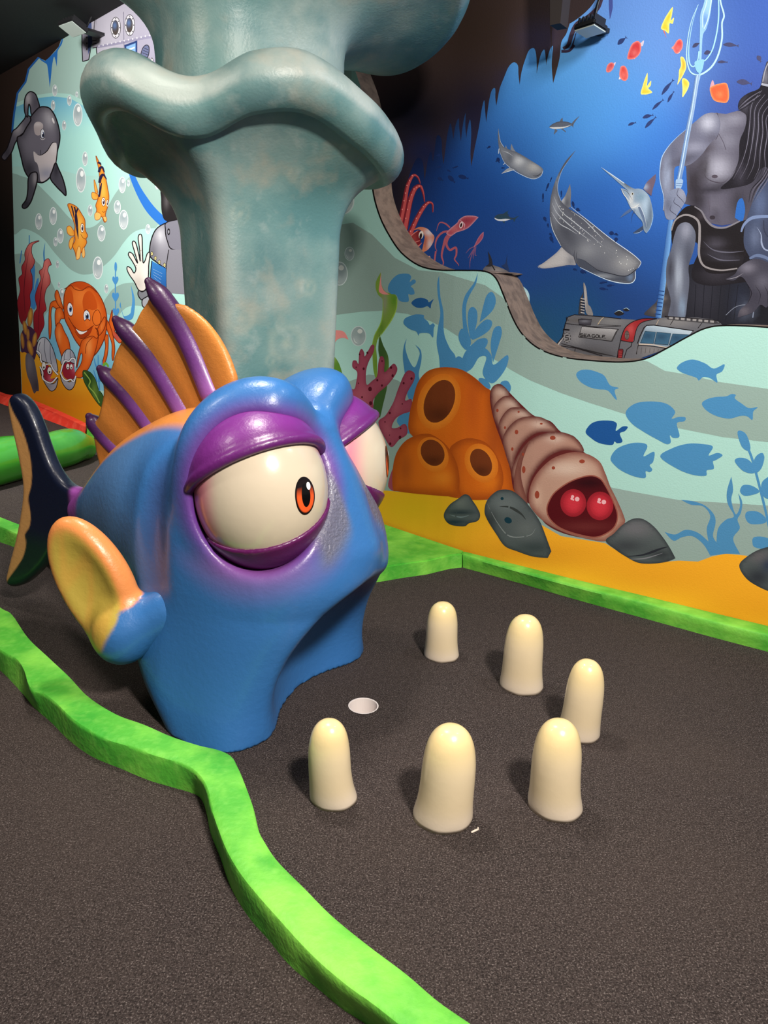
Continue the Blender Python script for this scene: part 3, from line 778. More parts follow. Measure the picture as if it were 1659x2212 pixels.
tooth(1140, 1258, 1740, (1212, 1557), 'cream tooth in the front row overlapping another tooth behind it')
tooth(1204, 1294, 1583, (1272, 1426), 'cream tooth partly hidden behind the rightmost front tooth')
tooth(1080, 1172, 1482, (1138, 1329), 'cream tooth in the back row between the smallest tooth and the half hidden one')
tooth(916, 991, 1416, (958, 1301), 'smallest cream tooth, farthest back beside the fish mouth')
M_cup = mat('white_plastic', (226, 216, 212), 0.4)
V = []; F = []; n = 48
for (r, z) in ((HOLE_R + 0.003, 0.0015), (HOLE_R - 0.0015, 0.0015), (HOLE_R - 0.002, 0.0), (HOLE_R - 0.004, -0.095), (0.002, -0.097)):
    for k in range(n): V.append((r * math.cos(2*math.pi*k/n), r * math.sin(2*math.pi*k/n), z))
for i in range(4):
    for k in range(n): F.append((i*n+k, (i+1)*n+k, (i+1)*n+(k+1) % n, i*n+(k+1) % n))
cup = mesh_obj('golf_cup', V, F, M_cup, smooth=False); cup.location = (HOLE_C[0], HOLE_C[1], 0); tag(cup, 'white plastic golf hole cup sunk in the carpet', 'golf hole')

# a tiny curl of pale scrap on the carpet
M_scrap = mat('pale_scrap', (214, 200, 186), 0.7)
c = at_z(1027, 1798)
V, F = tube([(c[0] - 0.011, c[1] - 0.004, 0.0035), (c[0], c[1] + 0.002, 0.005), (c[0] + 0.008, c[1] + 0.008, 0.004), (c[0] + 0.009, c[1] + 0.016, 0.0035)], [0.0028, 0.0035, 0.003, 0.0022], 10, 4)
o = mesh_obj('paper_scrap', V - c, F, M_scrap); o.location = c; tag(o, 'tiny pale curled scrap on the carpet beside the biggest cream tooth', 'scrap')
# ------------------------------------------------------------------ flood lights and hangers
M_lampb = mat('black_lamp_metal', (22, 22, 24), 0.5)
M_glass = mat('lamp_front_glass', (168, 178, 172), 0.2, emit=((235, 240, 236), 0.06))
M_grid = mat('lamp_grid_line', (120, 128, 124), 0.4)
def flood(px_, wall, label, size, tilt, out, yaw):
    (o_, d_) = [(q[0], q[1]) for q in wall.segs][0]; n_ = np.array([d_[1], -d_[0]])
    P = at_plane(px_[0], px_[1], np.array([*(o_ + n_ * out), 0]), np.array([*n_, 0])); w0 = P - np.array([*(n_ * out), 0])
    n = (P - w0)[:2] / out; ang = math.atan2(n[1], n[0]) + yaw
    e = empty('flood_light', P, ang - math.pi / 2)            # local +y points away from the wall
    tag(e, label, 'flood light', None)
    R = Matrix.Rotation(tilt, 3, 'X')
    W_, H_, D_ = size
    box('housing', (0, 0, 0), (W_, D_, H_), M_lampb, e, R, 0.006)
    g = box('glass', R @ Vector((0, D_ / 2 + 0.002, 0)), (W_ * 0.9, 0.006, H_ * 0.86), M_glass, e, R)
    for i in range(5): box('fin', R @ Vector((-W_ * 0.36 + i * W_ * 0.18, -D_ / 2 - 0.012, 0)), (0.008, 0.028, H_ * 0.8), M_lampb, e, R)
    box('bracket', (0, -out * 0.5, 0.0), (W_ * 0.5, out * 0.98, 0.02), M_lampb, e)
    V, F = tube([(W_ * 0.3, -out * 0.6, 0.03), (W_ * 0.32, -out * 0.8, 0.12), (W_ * 0.1, -out * 0.95, 0.24), (-W_ * 0.1, -out * 0.97, 0.30)], [0.006] * 4, 8, 3)
    mesh_obj('cable', V, F, M_lampb, e)
    return e
flood((158, 58), PANEL, 'flood light with a pale front at the top of the mural, above the orca', (0.23, 0.15, 0.04), math.radians(-66), 0.26, 0.15)
flood((1276, 60), BLUE, 'black flood light with a trailing cable fixed high on the deep blue wall', (0.125, 0.10, 0.025), math.radians(-82), 0.10, -0.3)
M_beam = mat('dark_brown_beam_paint', (40, 31, 28), 0.75)
P = at_plane(1196, 60, np.array([*(BLUE_P - NBL * 0.25), 0]), np.array([*NBL, 0]))
bm = bmesh.new()
b0 = [(-0.10, -0.05, CEIL - P[2]), (0.07, -0.05, CEIL - P[2]), (0.07, 0.05, CEIL - P[2]), (-0.10, 0.05, CEIL - P[2])]; b1 = [(0.0, -0.04, 0), (0.05, -0.04, 0), (0.05, 0.04, 0), (0.0, 0.04, 0)]
va = [bm.verts.new(p) for p in b0]; vb = [bm.verts.new(p) for p in b1]; bm.faces.new(vb)
bm.faces.new(va[::-1])
for i in range(4): bm.faces.new((va[i], va[(i + 1) % 4], vb[(i + 1) % 4], vb[i]))
bmesh.ops.recalc_face_normals(bm, faces=bm.faces); me = bpy.data.meshes.new('ceiling_hanger'); bm.to_mesh(me); bm.free(); me.materials.append(M_beam)
o = bpy.data.objects.new('ceiling_hanger', me); COLL.objects.link(o); o.location = P; o.rotation_euler = (0, 0, math.atan2(DBL[1], DBL[0])); tag(o, 'dark brown tapered hanger coming down from the ceiling by the cave roof', 'hanger')
# ------------------------------------------------------------------ painted figures of the murals
# every figure is one thin painted mesh on its wall; coordinates are read off the photo (u0 + x / k)
class Fig:
    placed = []          # (wall, box of the figure on its wall, height of its top coat)
    def __init__(self, wall, parent, name, label=None, T=(0, 0, 1.0), base=None, step=0.000015):
        self.w, self.par, self.name, self.label, self.T, self.step = wall, parent, name, label, T, step
        self.off = 0.0; self.O = []
        self.V, self.F, self.C = [], [], []
    def p(self, x, y): return self.T[0] + x / self.T[2], self.T[1] + y / self.T[2]
    def _emit(self, sz, faces, cols):
        b = len(self.V)
        self.V += [tuple(q) for q in sz]; self.O += [self.off] * len(sz)
        self.F += [tuple(b + i for i in f) for f in faces]; self.C += list(cols)
        self.off += self.step
    def poly(self, pts, col, smooth=True, edge=None, blobs=(), lin2=None, g=None, n=5, raw=False):
        """filled shape. edge=(colour, width, strength) airbrushes the rim; blobs=(x, y, rx, ry, colour, strength[, angle]) spray soft spots; lin2=((x,y,c),(x,y,c)) a fade"""
        P = spline(pts, True, n) if smooth else np.array([q[:2] for q in pts], float)
        ok = [0]
        for i in range(1, len(P)):
            if np.hypot(*(P[i] - P[ok[-1]])) > 1e-3 * (1 if self.T[2] < 2 else 2): ok.append(i)
        P = P[ok]
        if np.hypot(*(P[0] - P[-1])) < 1e-3: P = P[:-1]
        shade = bool(edge or blobs or lin2)
        pts2 = [tuple(q) for q in P]; N = len(pts2); ed = [(i, (i + 1) % N) for i in range(N)]
        if shade:
            x0, y0 = P.min(0); x1, y1 = P.max(0); gg = g or max((x1 - x0), (y1 - y0)) / 22
            gx, gy = np.meshgrid(np.arange(x0 + gg * .37, x1, gg), np.arange(y0 + gg * .41, y1, gg)); gx = gx.ravel() + 0.13 * gg * np.sin(gy.ravel() * 3.1); gy = gy.ravel()
            k = s_poly2(gx, gy, P) < -gg * 0.3
            pts2 += list(zip(gx[k], gy[k]))
        sz = np.array([self.w.px(*self.p(x, y)) for x, y in pts2])
        if self.w is PANEL:
            for sp in SPLITS:
                if sz[:N, 0].min() < sp < sz[:N, 0].max():
                    zz = np.linspace(sz[:N, 1].min() - .01, sz[:N, 1].max() + .01, 14); b = len(sz)
                    sz = np.concatenate([sz, np.stack([np.full(14, sp), zz], 1)]); ed += [(b + i, b + i + 1) for i in range(13)]
        v, f = cdt(sz, ed, True)
        keep = []
        poly_sz = sz[:N]
        cen = np.array([v[list(t)].mean(0) for t in f])
        if len(cen) == 0: return self
        kk = s_poly2(cen[:, 0], cen[:, 1], poly_sz) < 0
        f = [f[i] for i in range(len(f)) if kk[i]]
        if shade:
            W3 = np.array([self.w.to3(q[0], q[1]) for q in v]); xy = project(W3)
            x = (xy[:, 0] - self.T[0]) * self.T[2]; y = (xy[:, 1] - self.T[1]) * self.T[2]
            c = np.tile(lin(col), (len(v), 1))
            if lin2:
                (ax, ay, ca), (bx, by, cb) = lin2; dx, dy = bx - ax, by - ay
                t = np.clip(((x - ax) * dx + (y - ay) * dy) / (dx * dx + dy * dy), 0, 1); c = lin(ca)[None] * (1 - t[:, None]) + lin(cb)[None] * t[:, None]
            for bl in blobs:
                bx, by, rx, ry, bc, st = bl[:6]; a = math.radians(bl[6]) if len(bl) > 6 else 0
                X = (x - bx) * math.cos(a) + (y - by) * math.sin(a); Y = -(x - bx) * math.sin(a) + (y - by) * math.cos(a)
                c = mixc(c, bc, st * np.exp(-((X / rx) ** 2 + (Y / ry) ** 2)))
            if edge:
                d = -s_poly2(x, y, P); c = mixc(c, edge[0], edge[2] * np.exp(-(np.maximum(d, 0) / edge[1]) ** 2))
        else: c = np.tile(lin(col), (len(v), 1))
        self._emit(v, f, c); return self
    def line(self, pts, w, col, smooth=True, closed=False, taper=(1, 1), n=6):
        """brush stroke of width w (photo-crop pixels)"""
        P = spline(pts, closed, n) if smooth else np.array([q[:2] for q in pts], float)
        if closed: P = np.concatenate([P, P[:1]])
        N = len(P)
        if N < 2: return self
        T = np.gradient(P, axis=0); T /= np.maximum(np.linalg.norm(T, axis=1, keepdims=True), 1e-6); Nn = np.stack([-T[:, 1], T[:, 0]], 1)
        t = np.linspace(0, 1, N); ww = w / 2 * np.interp(t, [0, 0.5, 1], [taper[0], 1, taper[1]])
        A = P + Nn * ww[:, None]; B = P - Nn * ww[:, None]
        sz = [self.w.px(*self.p(*q)) for q in np.concatenate([A, B])]
        self._emit(sz, [(i, i + 1, N + i + 1, N + i) for i in range(N - 1)], np.tile(lin(col), (2 * N, 1))); return self
    def ell(self, cx, cy, rx, ry, col, rot=0, **k):
        a = math.radians(rot); th = np.linspace(0, 2 * math.pi, 20 if max(rx, ry) * 1.0 / self.T[2] < 8 else 32, endpoint=False)
        pts = [(cx + rx * math.cos(t) * math.cos(a) - ry * math.sin(t) * math.sin(a), cy + rx * math.cos(t) * math.sin(a) + ry * math.sin(t) * math.cos(a)) for t in th]
        return self.poly(pts, col, smooth=False, **k)
    def shape(self, pts, col, ol=None, w=4, **k):
        """filled shape with an outline stroke"""
        self.poly(pts, col, **k)
        if ol: self.line(pts, w, ol, closed=True)
        return self
    def done(self, m=None):
        Z = np.array(self.V); box = (Z[:, 0].min(), Z[:, 1].min(), Z[:, 0].max(), Z[:, 1].max())
        b = max([0.0002] + [t + 0.00003 for (w_, q, t) in Fig.placed if w_ is self.w and not (q[2] < box[0] or q[0] > box[2] or q[3] < box[1] or q[1] > box[3])])
        Fig.placed.append((self.w, box, b + self.off))
        self.V = [self.w.to3(q[0], q[1], b + o_) for q, o_ in zip(self.V, self.O)]
        o = mesh_obj(self.name, self.V, self.F, m or M_paint, self.par, np.array(self.C), smooth=False)
        bm = bmesh.new(); bm.from_mesh(o.data)
        bm.normal_update()
        flip = [f for f in bm.faces if f.normal.y > 0]
        bmesh.ops.reverse_faces(bm, faces=flip); bm.to_mesh(o.data); bm.free()
        if self.label: o['label'] = self.label
        return o
# ---- left part of the aqua wall
C1, C2 = (0, 0, 3.95), (0, 450, 3.95)
LT, GR, INK = (170, 218, 208), (146, 176, 168), (26, 22, 26)
def fig(name, label=None, T=C1, wall=None, parent=None): return Fig(wall or PANEL, parent or WALL_BACK, name, label, T)
fig('painted_wave', None, C1).poly([(60, 880), (160, 870), (300, 812), (450, 790), (600, 802), (740, 872), (1000, 1010), (1500, 1100), (3000, 1000), (3000, -600), (60, -600)], (160, 190, 182), smooth=False).done()
fig('painted_wave', 'blue swell under the crest on the left of the mural', C1).poly([(60, 930), (160, 905), (300, 840), (450, 822), (600, 840), (760, 930), (900, 1100), (900, 1500), (700, 1500), (400, 1420), (60, 1420)], LT, smooth=False,
    lin2=((350, 850, (104, 176, 208)), (430, 1180, (166, 220, 214))), blobs=[(850, 1300, 260, 260, LT, 0.9), (120, 1250, 150, 200, LT, 0.7)], g=60).done()
fig('painted_wave', None, C1).poly([(60, 1515), (200, 1508), (300, 1556), (400, 1650), (500, 1755), (600, 1865), (700, 1932), (780, 1940), (860, 1880), (930, 1745), (1000, 1630), (1100, 1515), (1200, 1440), (1300, 1418), (1500, 1430), (2000, 1600), (2800, 2000), (2800, 2500),
    (2000, 2300), (1420, 1947), (1320, 1947), (1200, 1957), (1120, 1997), (1050, 2077), (980, 2177), (900, 2257), (800, 2327), (740, 2342), (680, 2337), (600, 2297), (520, 2217), (450, 2137), (380, 2047), (300, 1987), (200, 1952), (100, 1977)], GR).done()
fig('painted_wave', None, C2).poly([(60, 400), (180, 385), (260, 410), (340, 480), (430, 610), (520, 800), (520, 1250), (60, 1250)], GR, smooth=False).done()
fig('painted_wave', None, C2).poly([(840, 1250), (860, 880), (930, 730), (1000, 665), (1100, 635), (1250, 645), (1400, 720), (1400, 850), (1250, 840), (1140, 830), (1060, 860), (1000, 960), (980, 1250)], GR).done()
fig('painted_reef_glow', 'soft blue water around the painted crab', C2).poly([(330, 1250), (360, 1000), (460, 860), (900, 900), (1060, 1000), (1150, 1250), (1000, 1560), (330, 1400)], (138, 196, 214), blobs=[(420, 950, 120, 160, LT, 0.6), (1100, 1050, 160, 200, LT, 0.6), (450, 1150, 120, 200, (90, 160, 200), 0.7), (850, 1400, 160, 160, (96, 168, 206), 0.7)], g=60).done()
# dark wall paint left of the mural edge
f = fig('dark_wall_paint', 'dark brown and black paint beyond the blue mural edge', C1)
edge = [(186, 3370), (172, 3000), (150, 2580), (125, 2212), (110, 1640), (100, 1250), (110, 1090), (125, 960), (150, 800), (220, 700), (245, 590), (330, 490), (390, 520), (430, 480), (500, 400), (530, 320), (545, 280), (600, 150), (900, 0), (900, -700)]
f.poly(edge + [(-1600, -700), (-1600, 3370)], (50, 37, 32), smooth=False, blobs=[(-100, 2100, 600, 500, (8, 7, 7), 1), (-100, 2800, 700, 700, (6, 5, 5), 1), (-500, 1500, 500, 900, (10, 8, 8), 1)], g=110).done()
f = fig('mural_edge_drips', 'blue dripping edge line of the mural', C1)
f.line([(98, 1300), (108, 1090), (122, 960), (150, 795), (218, 700), (245, 590), (330, 490)], 16, (38, 96, 170), smooth=False)
f.poly([(325, 485, 1), (385, 520, 1), (430, 480), (500, 400), (545, 285, 1), (530, 370), (495, 430), (490, 480), (484, 570, 1), (472, 510), (460, 485), (445, 560), (436, 650), (425, 748, 1), (412, 620), (402, 555), (385, 538), (350, 515)], (42, 110, 186)).done()
# sand
fig('painted_sand', 'orange sand of the sea bed at the left end of the mural', C2).poly([(172, 1222), (300, 1235), (420, 1250), (480, 1280), (560, 1340), (660, 1440), (760, 1470), (830, 1560), (860, 1600), (1300, 1700), (2600, 2100), (3300, 2380), (3300, 2750), (196, 1750), (188, 1560)], (226, 150, 26), smooth=False,
    blobs=[(300, 1300, 160, 120, (236, 176, 48), 0.7), (500, 1650, 300, 120, (206, 122, 20), 0.6), (700, 1500, 120, 90, (236, 168, 40), 0.5)], g=50).done()

# grey craft at the top
f = fig('painted_grey_craft', 'grey riveted craft with portholes at the top of the mural', C1)
f.shape([(830, -60), (822, 120), (820, 300), (826, 450), (850, 570), (880, 640), (1100, 800), (1500, 900), (1700, 700), (1700, -60)], (164, 160, 176), INK, 8, smooth=False, blobs=[(950, 300, 150, 260, (190, 186, 198), 0.6), (1250, 420, 220, 160, (140, 136, 160), 0.5), (1400, 560, 120, 90, (110, 104, 126), 0.6)], g=60)
f.line([(830, 400), (1000, 372), (1200, 330), (1400, 300)], 22, (138, 134, 158)); f.line([(1055, 100), (1060, 480)], 5, (110, 106, 126))
for i in range(14): f.ell(845 + i * 36, 392 - i * 7.5, 6, 8, (200, 198, 208))
f.shape([(700, 60, 1), (765, 40, 1), (770, 440, 1), (758, 510, 1), (706, 525, 1), (700, 400, 1)], (150, 146, 162), INK, 8); f.poly([(748, 45, 1), (800, 30, 1), (800, 330, 1), (770, 420, 1), (752, 470, 1)], (70, 84, 128), smooth=False)
f.poly([(775, 60), (822, 50), (826, 400), (790, 410)], (170, 166, 180), smooth=False); f.line([(786, 350), (826, 342)], 7, INK, False); f.line([(786, 378), (826, 370)], 7, INK, False); f.line([(790, 410), (830, 402)], 7, INK, False)
for i in range(6): f.ell(742, 170 + i * 50, 5, 9, INK)
for (x, y) in ((988, 236), (1108, 215)):
    f.ell(x, y, 44, 92, INK); f.ell(x, y, 40, 87, (206, 204, 212)); f.ell(x - 2, y, 28, 64, (74, 66, 62), blobs=[(x - 8, y - 20, 18, 30, (90, 120, 170), 0.8)])
    for k in range(8): f.ell(x + 34 * math.cos(k * .785), y + 76 * math.sin(k * .785), 4, 6, INK)
f.poly([(1062, 385, 1), (1172, 345, 1), (1172, 500, 1), (1070, 470, 1)], (40, 60, 110), smooth=False); f.poly([(1078, 398), (1158, 368), (1158, 490), (1082, 462)], (120, 160, 205), smooth=False); f.line([(1085, 430), (1150, 405)], 12, (220, 232, 240), False)
f.poly([(1200, 500), (1215, 420), (1245, 385), (1272, 400), (1268, 470), (1235, 520)], (96, 102, 134)); f.line([(1200, 500), (1215, 420), (1245, 385), (1272, 400), (1268, 470), (1235, 520)], 6, INK, closed=True)
for k in range(4): f.line([(1208 + k * 8, 470 - k * 20), (1262 + k * 2, 492 - k * 22)], 4, INK)
for x in (1245, 1272, 1298): f.ell(x, 515, 10, 22, INK); f.ell(x, 515, 7, 17, (196, 190, 196))
f.line([(836, 585), (836, 700), (860, 716)], 16, INK); f.line([(842, 585), (842, 700)], 9, (214, 214, 220))
f.done()

# bubbles
for (x, y, rx, ry) in [(468, 772, 22, 50), (592, 858, 20, 44), (655, 805, 12, 26), (453, 900, 18, 44), (664, 980, 40, 98), (547, 1070, 18, 42), (726, 1355, 24, 62), (691, 1535, 42, 108), (1044, 1578, 30, 70), (1096, 1562, 13, 30), (1345, 1570, 22, 46), (770, 1797, 22, 50),
        (1002, 1767, 29, 58), (1055, 1875, 40, 84), (866, 1990, 34, 70), (331, 1890, 30, 70), (454, 1843, 32, 76), (515, 2013, 28, 64), (474, 2063, 18, 40), (1263, 1955, 20, 42), (835, 2286, 44, 98), (490, 2255, 14, 34), (908, 2464, 18, 40), (503, 2430, 10, 26), (527, 2515, 22, 56)]:
    f = fig('painted_bubble', None, C1)
    f.ell(x, y, rx, ry, (226, 234, 234)); f.ell(x, y, rx * .86, ry * .90, (168, 182, 186), blobs=[(x, y + ry * .5, rx, ry * .4, (205, 210, 212), 0.6), (x, y - ry * .2, rx * .5, ry * .4, (146, 160, 166), 0.6)])
    f.ell(x + rx * .2, y - ry * .48, rx * .36, ry * .24, (240, 242, 242)); f.line([(x - rx * .62, y + ry * .2), (x - rx * .4, y + ry * .6), (x, y + ry * .76)], rx * .14, (238, 240, 240), taper=(0, 0)); f.done()

# hose and diver
f = fig('painted_air_hose', 'blue air hose curving down to the diver', C1)
f.poly([(1062, 1200, 1), (1100, 1235, 1), (1120, 1400), (1180, 1560), (1260, 1690), (1340, 1790), (1440, 1880, 1), (1440, 1960, 1), (1350, 1910), (1240, 1790), (1150, 1620), (1090, 1440)], (44, 108, 190)).done()
f = fig('painted_diver', 'diver in a grey suit waving a white glove, half hidden by the pillar', C1)
f.poly([(1390, 1600), (1375, 1700), (1385, 1830), (1430, 1890), (1600, 1900), (1600, 1590)], (34, 30, 32), blobs=[(1420, 1720, 20, 60, (90, 86, 88), 0.7)])
f.shape([(1470, 1900), (1400, 1910), (1330, 1960), (1290, 2050), (1276, 2150), (1290, 2200), (1340, 2240), (1410, 2290), (1440, 2292), (1700, 2300), (1700, 1900)], (134, 132, 142), INK, 10, blobs=[(1368, 2010, 26, 46, (226, 226, 230), 0.9), (1380, 2030, 70, 90, (176, 174, 184), 0.6), (1300, 2150, 40, 90, (92, 90, 100), 0.7)], g=26)
f.shape([(1440, 1890), (1412, 1960), (1430, 2060), (1480, 2130), (1700, 2130), (1700, 1880)], (120, 118, 130), INK, 9); f.ell(1440, 1978, 12, 30, INK); f.ell(1440, 1978, 6, 15, (150, 150, 160))
f.poly([(1440, 2130, 1), (1700, 2130, 1), (1700, 2520, 1), (1420, 2500, 1), (1420, 2290, 1)], (128, 126, 136), smooth=False); f.line([(1440, 2130), (1418, 2300), (1420, 2500)], 7, INK)
f.poly([(1296, 2225, 1), (1416, 2292, 1), (1420, 2500, 1), (1380, 2470, 1), (1284, 2420, 1)], (44, 104, 170), smooth=False, lin2=((1290, 2200, (56, 124, 192)), (1410, 2480, (30, 80, 146)))); f.line([(1296, 2225), (1286, 2330), (1284, 2420)], 8, INK)
for k in range(6): f.line([(1305 + k * 3, 2295 + k * 24), (1385 - k * 4, 2335 + k * 26)], 5, (214, 226, 238), False, taper=(0.2, 0.2))
for (x, y) in ((1296, 2165), (1327, 2203), (1360, 2236), (1405, 2262)): f.ell(x, y, 11, 20, INK); f.ell(x, y, 8, 15, (218, 206, 140)); f.ell(x, y, 3, 6, INK)
hand = [(1185, 2475), (1150, 2410), (1105, 2345), (1085, 2300), (1090, 2275), (1118, 2290), (1145, 2330), (1160, 2290), (1130, 2230), (1098, 2180), (1105, 2152), (1135, 2170), (1165, 2230), (1175, 2240), (1150, 2150), (1130, 2080), (1138, 2058), (1160, 2075), (1185, 2170), (1198, 2230), (1192, 2130), (1180, 2030), (1195, 1998), (1212, 2020), (1216, 2130), (1222, 2240), (1240, 2220), (1255, 2170), (1274, 2152), (1280, 2180), (1270, 2260), (1268, 2340), (1260, 2420), (1235, 2478)]
f.shape(hand, (222, 214, 206), INK, 9, blobs=[(1240, 2330, 26, 90, (236, 230, 222), 0.7), (1180, 2420, 50, 60, (180, 168, 160), 0.6)], g=22)
for (x, y) in ((1150, 2170), (1200, 2140), (1205, 2228), (1160, 2268)): f.line([(x - 8, y), (x + 8, y - 3)], 4, (120, 110, 104), False)
f.shape([(1185, 2480), (1180, 2520), (1215, 2560), (1265, 2520), (1275, 2440), (1250, 2470), (1215, 2490)], (120, 120, 128), INK, 9); f.shape([(1215, 2560), (1225, 2620), (1290, 2600), (1285, 2500), (1265, 2525)], (158, 158, 166), INK, 9)
f.done()

# orca
f = fig('painted_orca', 'grey cartoon orca swimming downward at the left edge of the mural', C1)
f.shape([(210, 1130), (170, 1160), (130, 1220), (104, 1290), (70, 1340), (40, 1368), (14, 1345), (22, 1318), (60, 1265), (90, 1180), (110, 1120), (140, 1095), (175, 1055), (212, 1010), (222, 985), (262, 1000), (262, 1060), (240, 1110)], (96, 92, 104), INK, 10, blobs=[(150, 1090, 40, 60, (190, 184, 190), 0.7), (60, 1300, 40, 60, (50, 46, 54), 0.7)])
f.shape([(236, 1000), (212, 960), (208, 880), (222, 815), (258, 782), (300, 800), (322, 850), (336, 915), (300, 965), (268, 975), (260, 920), (248, 888), (240, 930)], (98, 94, 106), INK, 10, blobs=[(240, 840, 26, 60, (196, 190, 196), 0.7), (310, 880, 30, 60, (60, 56, 66), 0.5)])
body = [(262, 1000), (300, 950), (340, 915), (390, 912), (430, 930), (470, 990), (500, 1080), (512, 1160), (505, 1230), (490, 1290), (480, 1370), (460, 1450), (420, 1520), (370, 1556), (330, 1556), (280, 1540), (235, 1500), (205, 1440), (185, 1360), (165, 1280), (150, 1220), (150, 1170), (190, 1150), (225, 1090), (262, 1030)]
f.shape(body, (106, 102, 114), INK, 11, edge=((58, 55, 64), 34, 0.65), blobs=[(430, 1000, 56, 90, (186, 182, 190), 0.75), (250, 1200, 70, 140, (120, 116, 128), 0.7), (250, 1450, 70, 90, (40, 38, 46), 0.8)], g=24)
f.poly([(286, 1298), (300, 1300), (345, 1325), (400, 1290), (445, 1225), (475, 1215), (486, 1250), (480, 1340), (462, 1440), (420, 1510), (370, 1548), (345, 1540), (338, 1480), (320, 1400), (295, 1370)], (198, 188, 190), blobs=[(400, 1480, 80, 60, (130, 134, 156), 0.8), (460, 1260, 30, 50, (226, 220, 222), 0.6)], g=22)
f.line([(300, 1305), (345, 1325), (400, 1290), (445, 1222), (478, 1215)], 8, INK, taper=(0.2, 0.6))
f.poly([(290, 1070), (310, 1042), (345, 1042), (368, 1066), (362, 1110), (345, 1150), (315, 1155), (295, 1130)], (176, 164, 166), blobs=[(320, 1060, 40, 20, (214, 206, 208), 0.7)])
f.ell(364, 1142, 20, 44, INK); f.ell(364, 1142, 16, 39, (222, 224, 232)); f.ell(368, 1150, 10, 24, (50, 64, 110)); f.ell(369, 1154, 6, 15, INK); f.ell(364, 1138, 4, 8, (250, 250, 252)); f.line([(345, 1180), (362, 1192), (385, 1182)], 5, (200, 194, 198))
f.ell(455, 1030, 8, 26, (220, 214, 216), rot=-20); f.line([(345, 1280), (348, 1325)], 4, INK, False)
f.shape([(250, 1500), (270, 1475), (310, 1470), (322, 1510), (310, 1580), (290, 1650), (265, 1720), (230, 1770), (198, 1776), (192, 1750), (225, 1700), (238, 1620), (240, 1540)], (72, 70, 80), INK, 11, blobs=[(300, 1520, 20, 60, (170, 164, 170), 0.7), (220, 1740, 40, 40, (36, 34, 42), 0.8)])
f.shape([(430, 1520), (450, 1450), (475, 1390), (500, 1440), (535, 1520), (560, 1610), (562, 1668), (530, 1640), (480, 1590)], (74, 72, 82), INK, 11, blobs=[(480, 1450, 20, 60, (40, 38, 46), 0.8)])
f.done()

# two banded fish
def banded(T, name, label, body, stripes, eye, tail, fins, mouth):
    f = fig(name, label, T)
    for q in tail: f.shape(q, (244, 176, 72), (176, 88, 30), 5, blobs=[(q[0][0], q[0][1], 20, 26, (232, 132, 40), 0.8)])
    f.shape(body, (238, 156, 52), (150, 72, 26), 6, edge=((222, 118, 36), 18, 0.6), blobs=[(sum(p[0] for p in body) / len(body) + 15, sum(p[1] for p in body) / len(body) - 30, 26, 90, (250, 196, 88), 0.8)], g=14)
    for s_, w_ in stripes: f.line(s_, w_, (42, 34, 62), taper=(0.9, 0.25))
    for q in fins: f.shape(q, (248, 190, 104), (176, 92, 36), 4)
    for (x, y, rx, ry) in eye: f.ell(x, y, rx * 1.2, ry * 1.2, (150, 72, 26)); f.ell(x, y, rx, ry, (246, 240, 226)); f.ell(x + rx * .1, y, rx * .62, ry * .66, (58, 40, 60)); f.ell(x - rx * .1, y - ry * .3, rx * .25, ry * .2, (252, 252, 252))
    for m_ in mouth: f.line(m_, 4, (120, 50, 20))
    f.done()
banded(C1, 'painted_banded_fish', 'yellow fish with navy bands diving, upper of the two', [(820, 1330), (840, 1370), (870, 1430), (900, 1510), (920, 1610), (930, 1680), (920, 1760), (900, 1830), (910, 1880), (890, 1895), (870, 1850), (830, 1860), (815, 1840), (825, 1790), (818, 1750), (838, 1690), (850, 1600), (848, 1500), (838, 1420), (825, 1370)],
    [([(835, 1385), (855, 1395), (862, 1410)], 18), ([(845, 1470), (855, 1435), (875, 1430), (892, 1470)], 24), ([(850, 1560), (858, 1520), (880, 1490), (910, 1530)], 26), ([(846, 1680), (858, 1610), (868, 1560)], 18)],
    [(884, 1722, 15, 34), (917, 1735, 8, 28)], [[(835, 1660), (790, 1640), (782, 1670), (795, 1700), (832, 1698)], [(835, 1640), (815, 1560), (803, 1535), (806, 1600), (818, 1650)]], [[(862, 1830), (830, 1810), (808, 1830), (815, 1875), (850, 1870)], [(880, 1850), (895, 1890), (912, 1880), (905, 1850)]], [[(872, 1800), (885, 1812), (900, 1800)]])
banded(C1, 'painted_banded_fish', 'smiling yellow fish with navy bands, lower of the two', [(578, 1745), (610, 1740), (660, 1770), (700, 1830), (725, 1880), (728, 1960), (748, 2010), (735, 2040), (740, 2070), (720, 2110), (690, 2160), (655, 2200), (640, 2150), (620, 2100), (640, 2050), (635, 1980), (640, 1930), (622, 1870), (595, 1800)],
    [([(610, 1755), (625, 1810), (632, 1860)], 12), ([(635, 1765), (650, 1830), (662, 1930), (668, 2040)], 14), ([(664, 1778), (645, 1840), (650, 1920), (668, 2035)], 14)],
    [(702, 1945, 13, 36)], [[(635, 1980), (600, 1930), (572, 1940), (575, 1985), (600, 2010), (632, 2008)], [(632, 2020), (600, 2040), (588, 2090), (605, 2130), (625, 2070)]], [[(672, 2100), (655, 2150), (652, 2212), (680, 2200), (690, 2130)], [(710, 2110), (700, 2170), (712, 2200), (725, 2180), (722, 2130)]], [[(690, 2000), (712, 2032), (738, 2040)]])

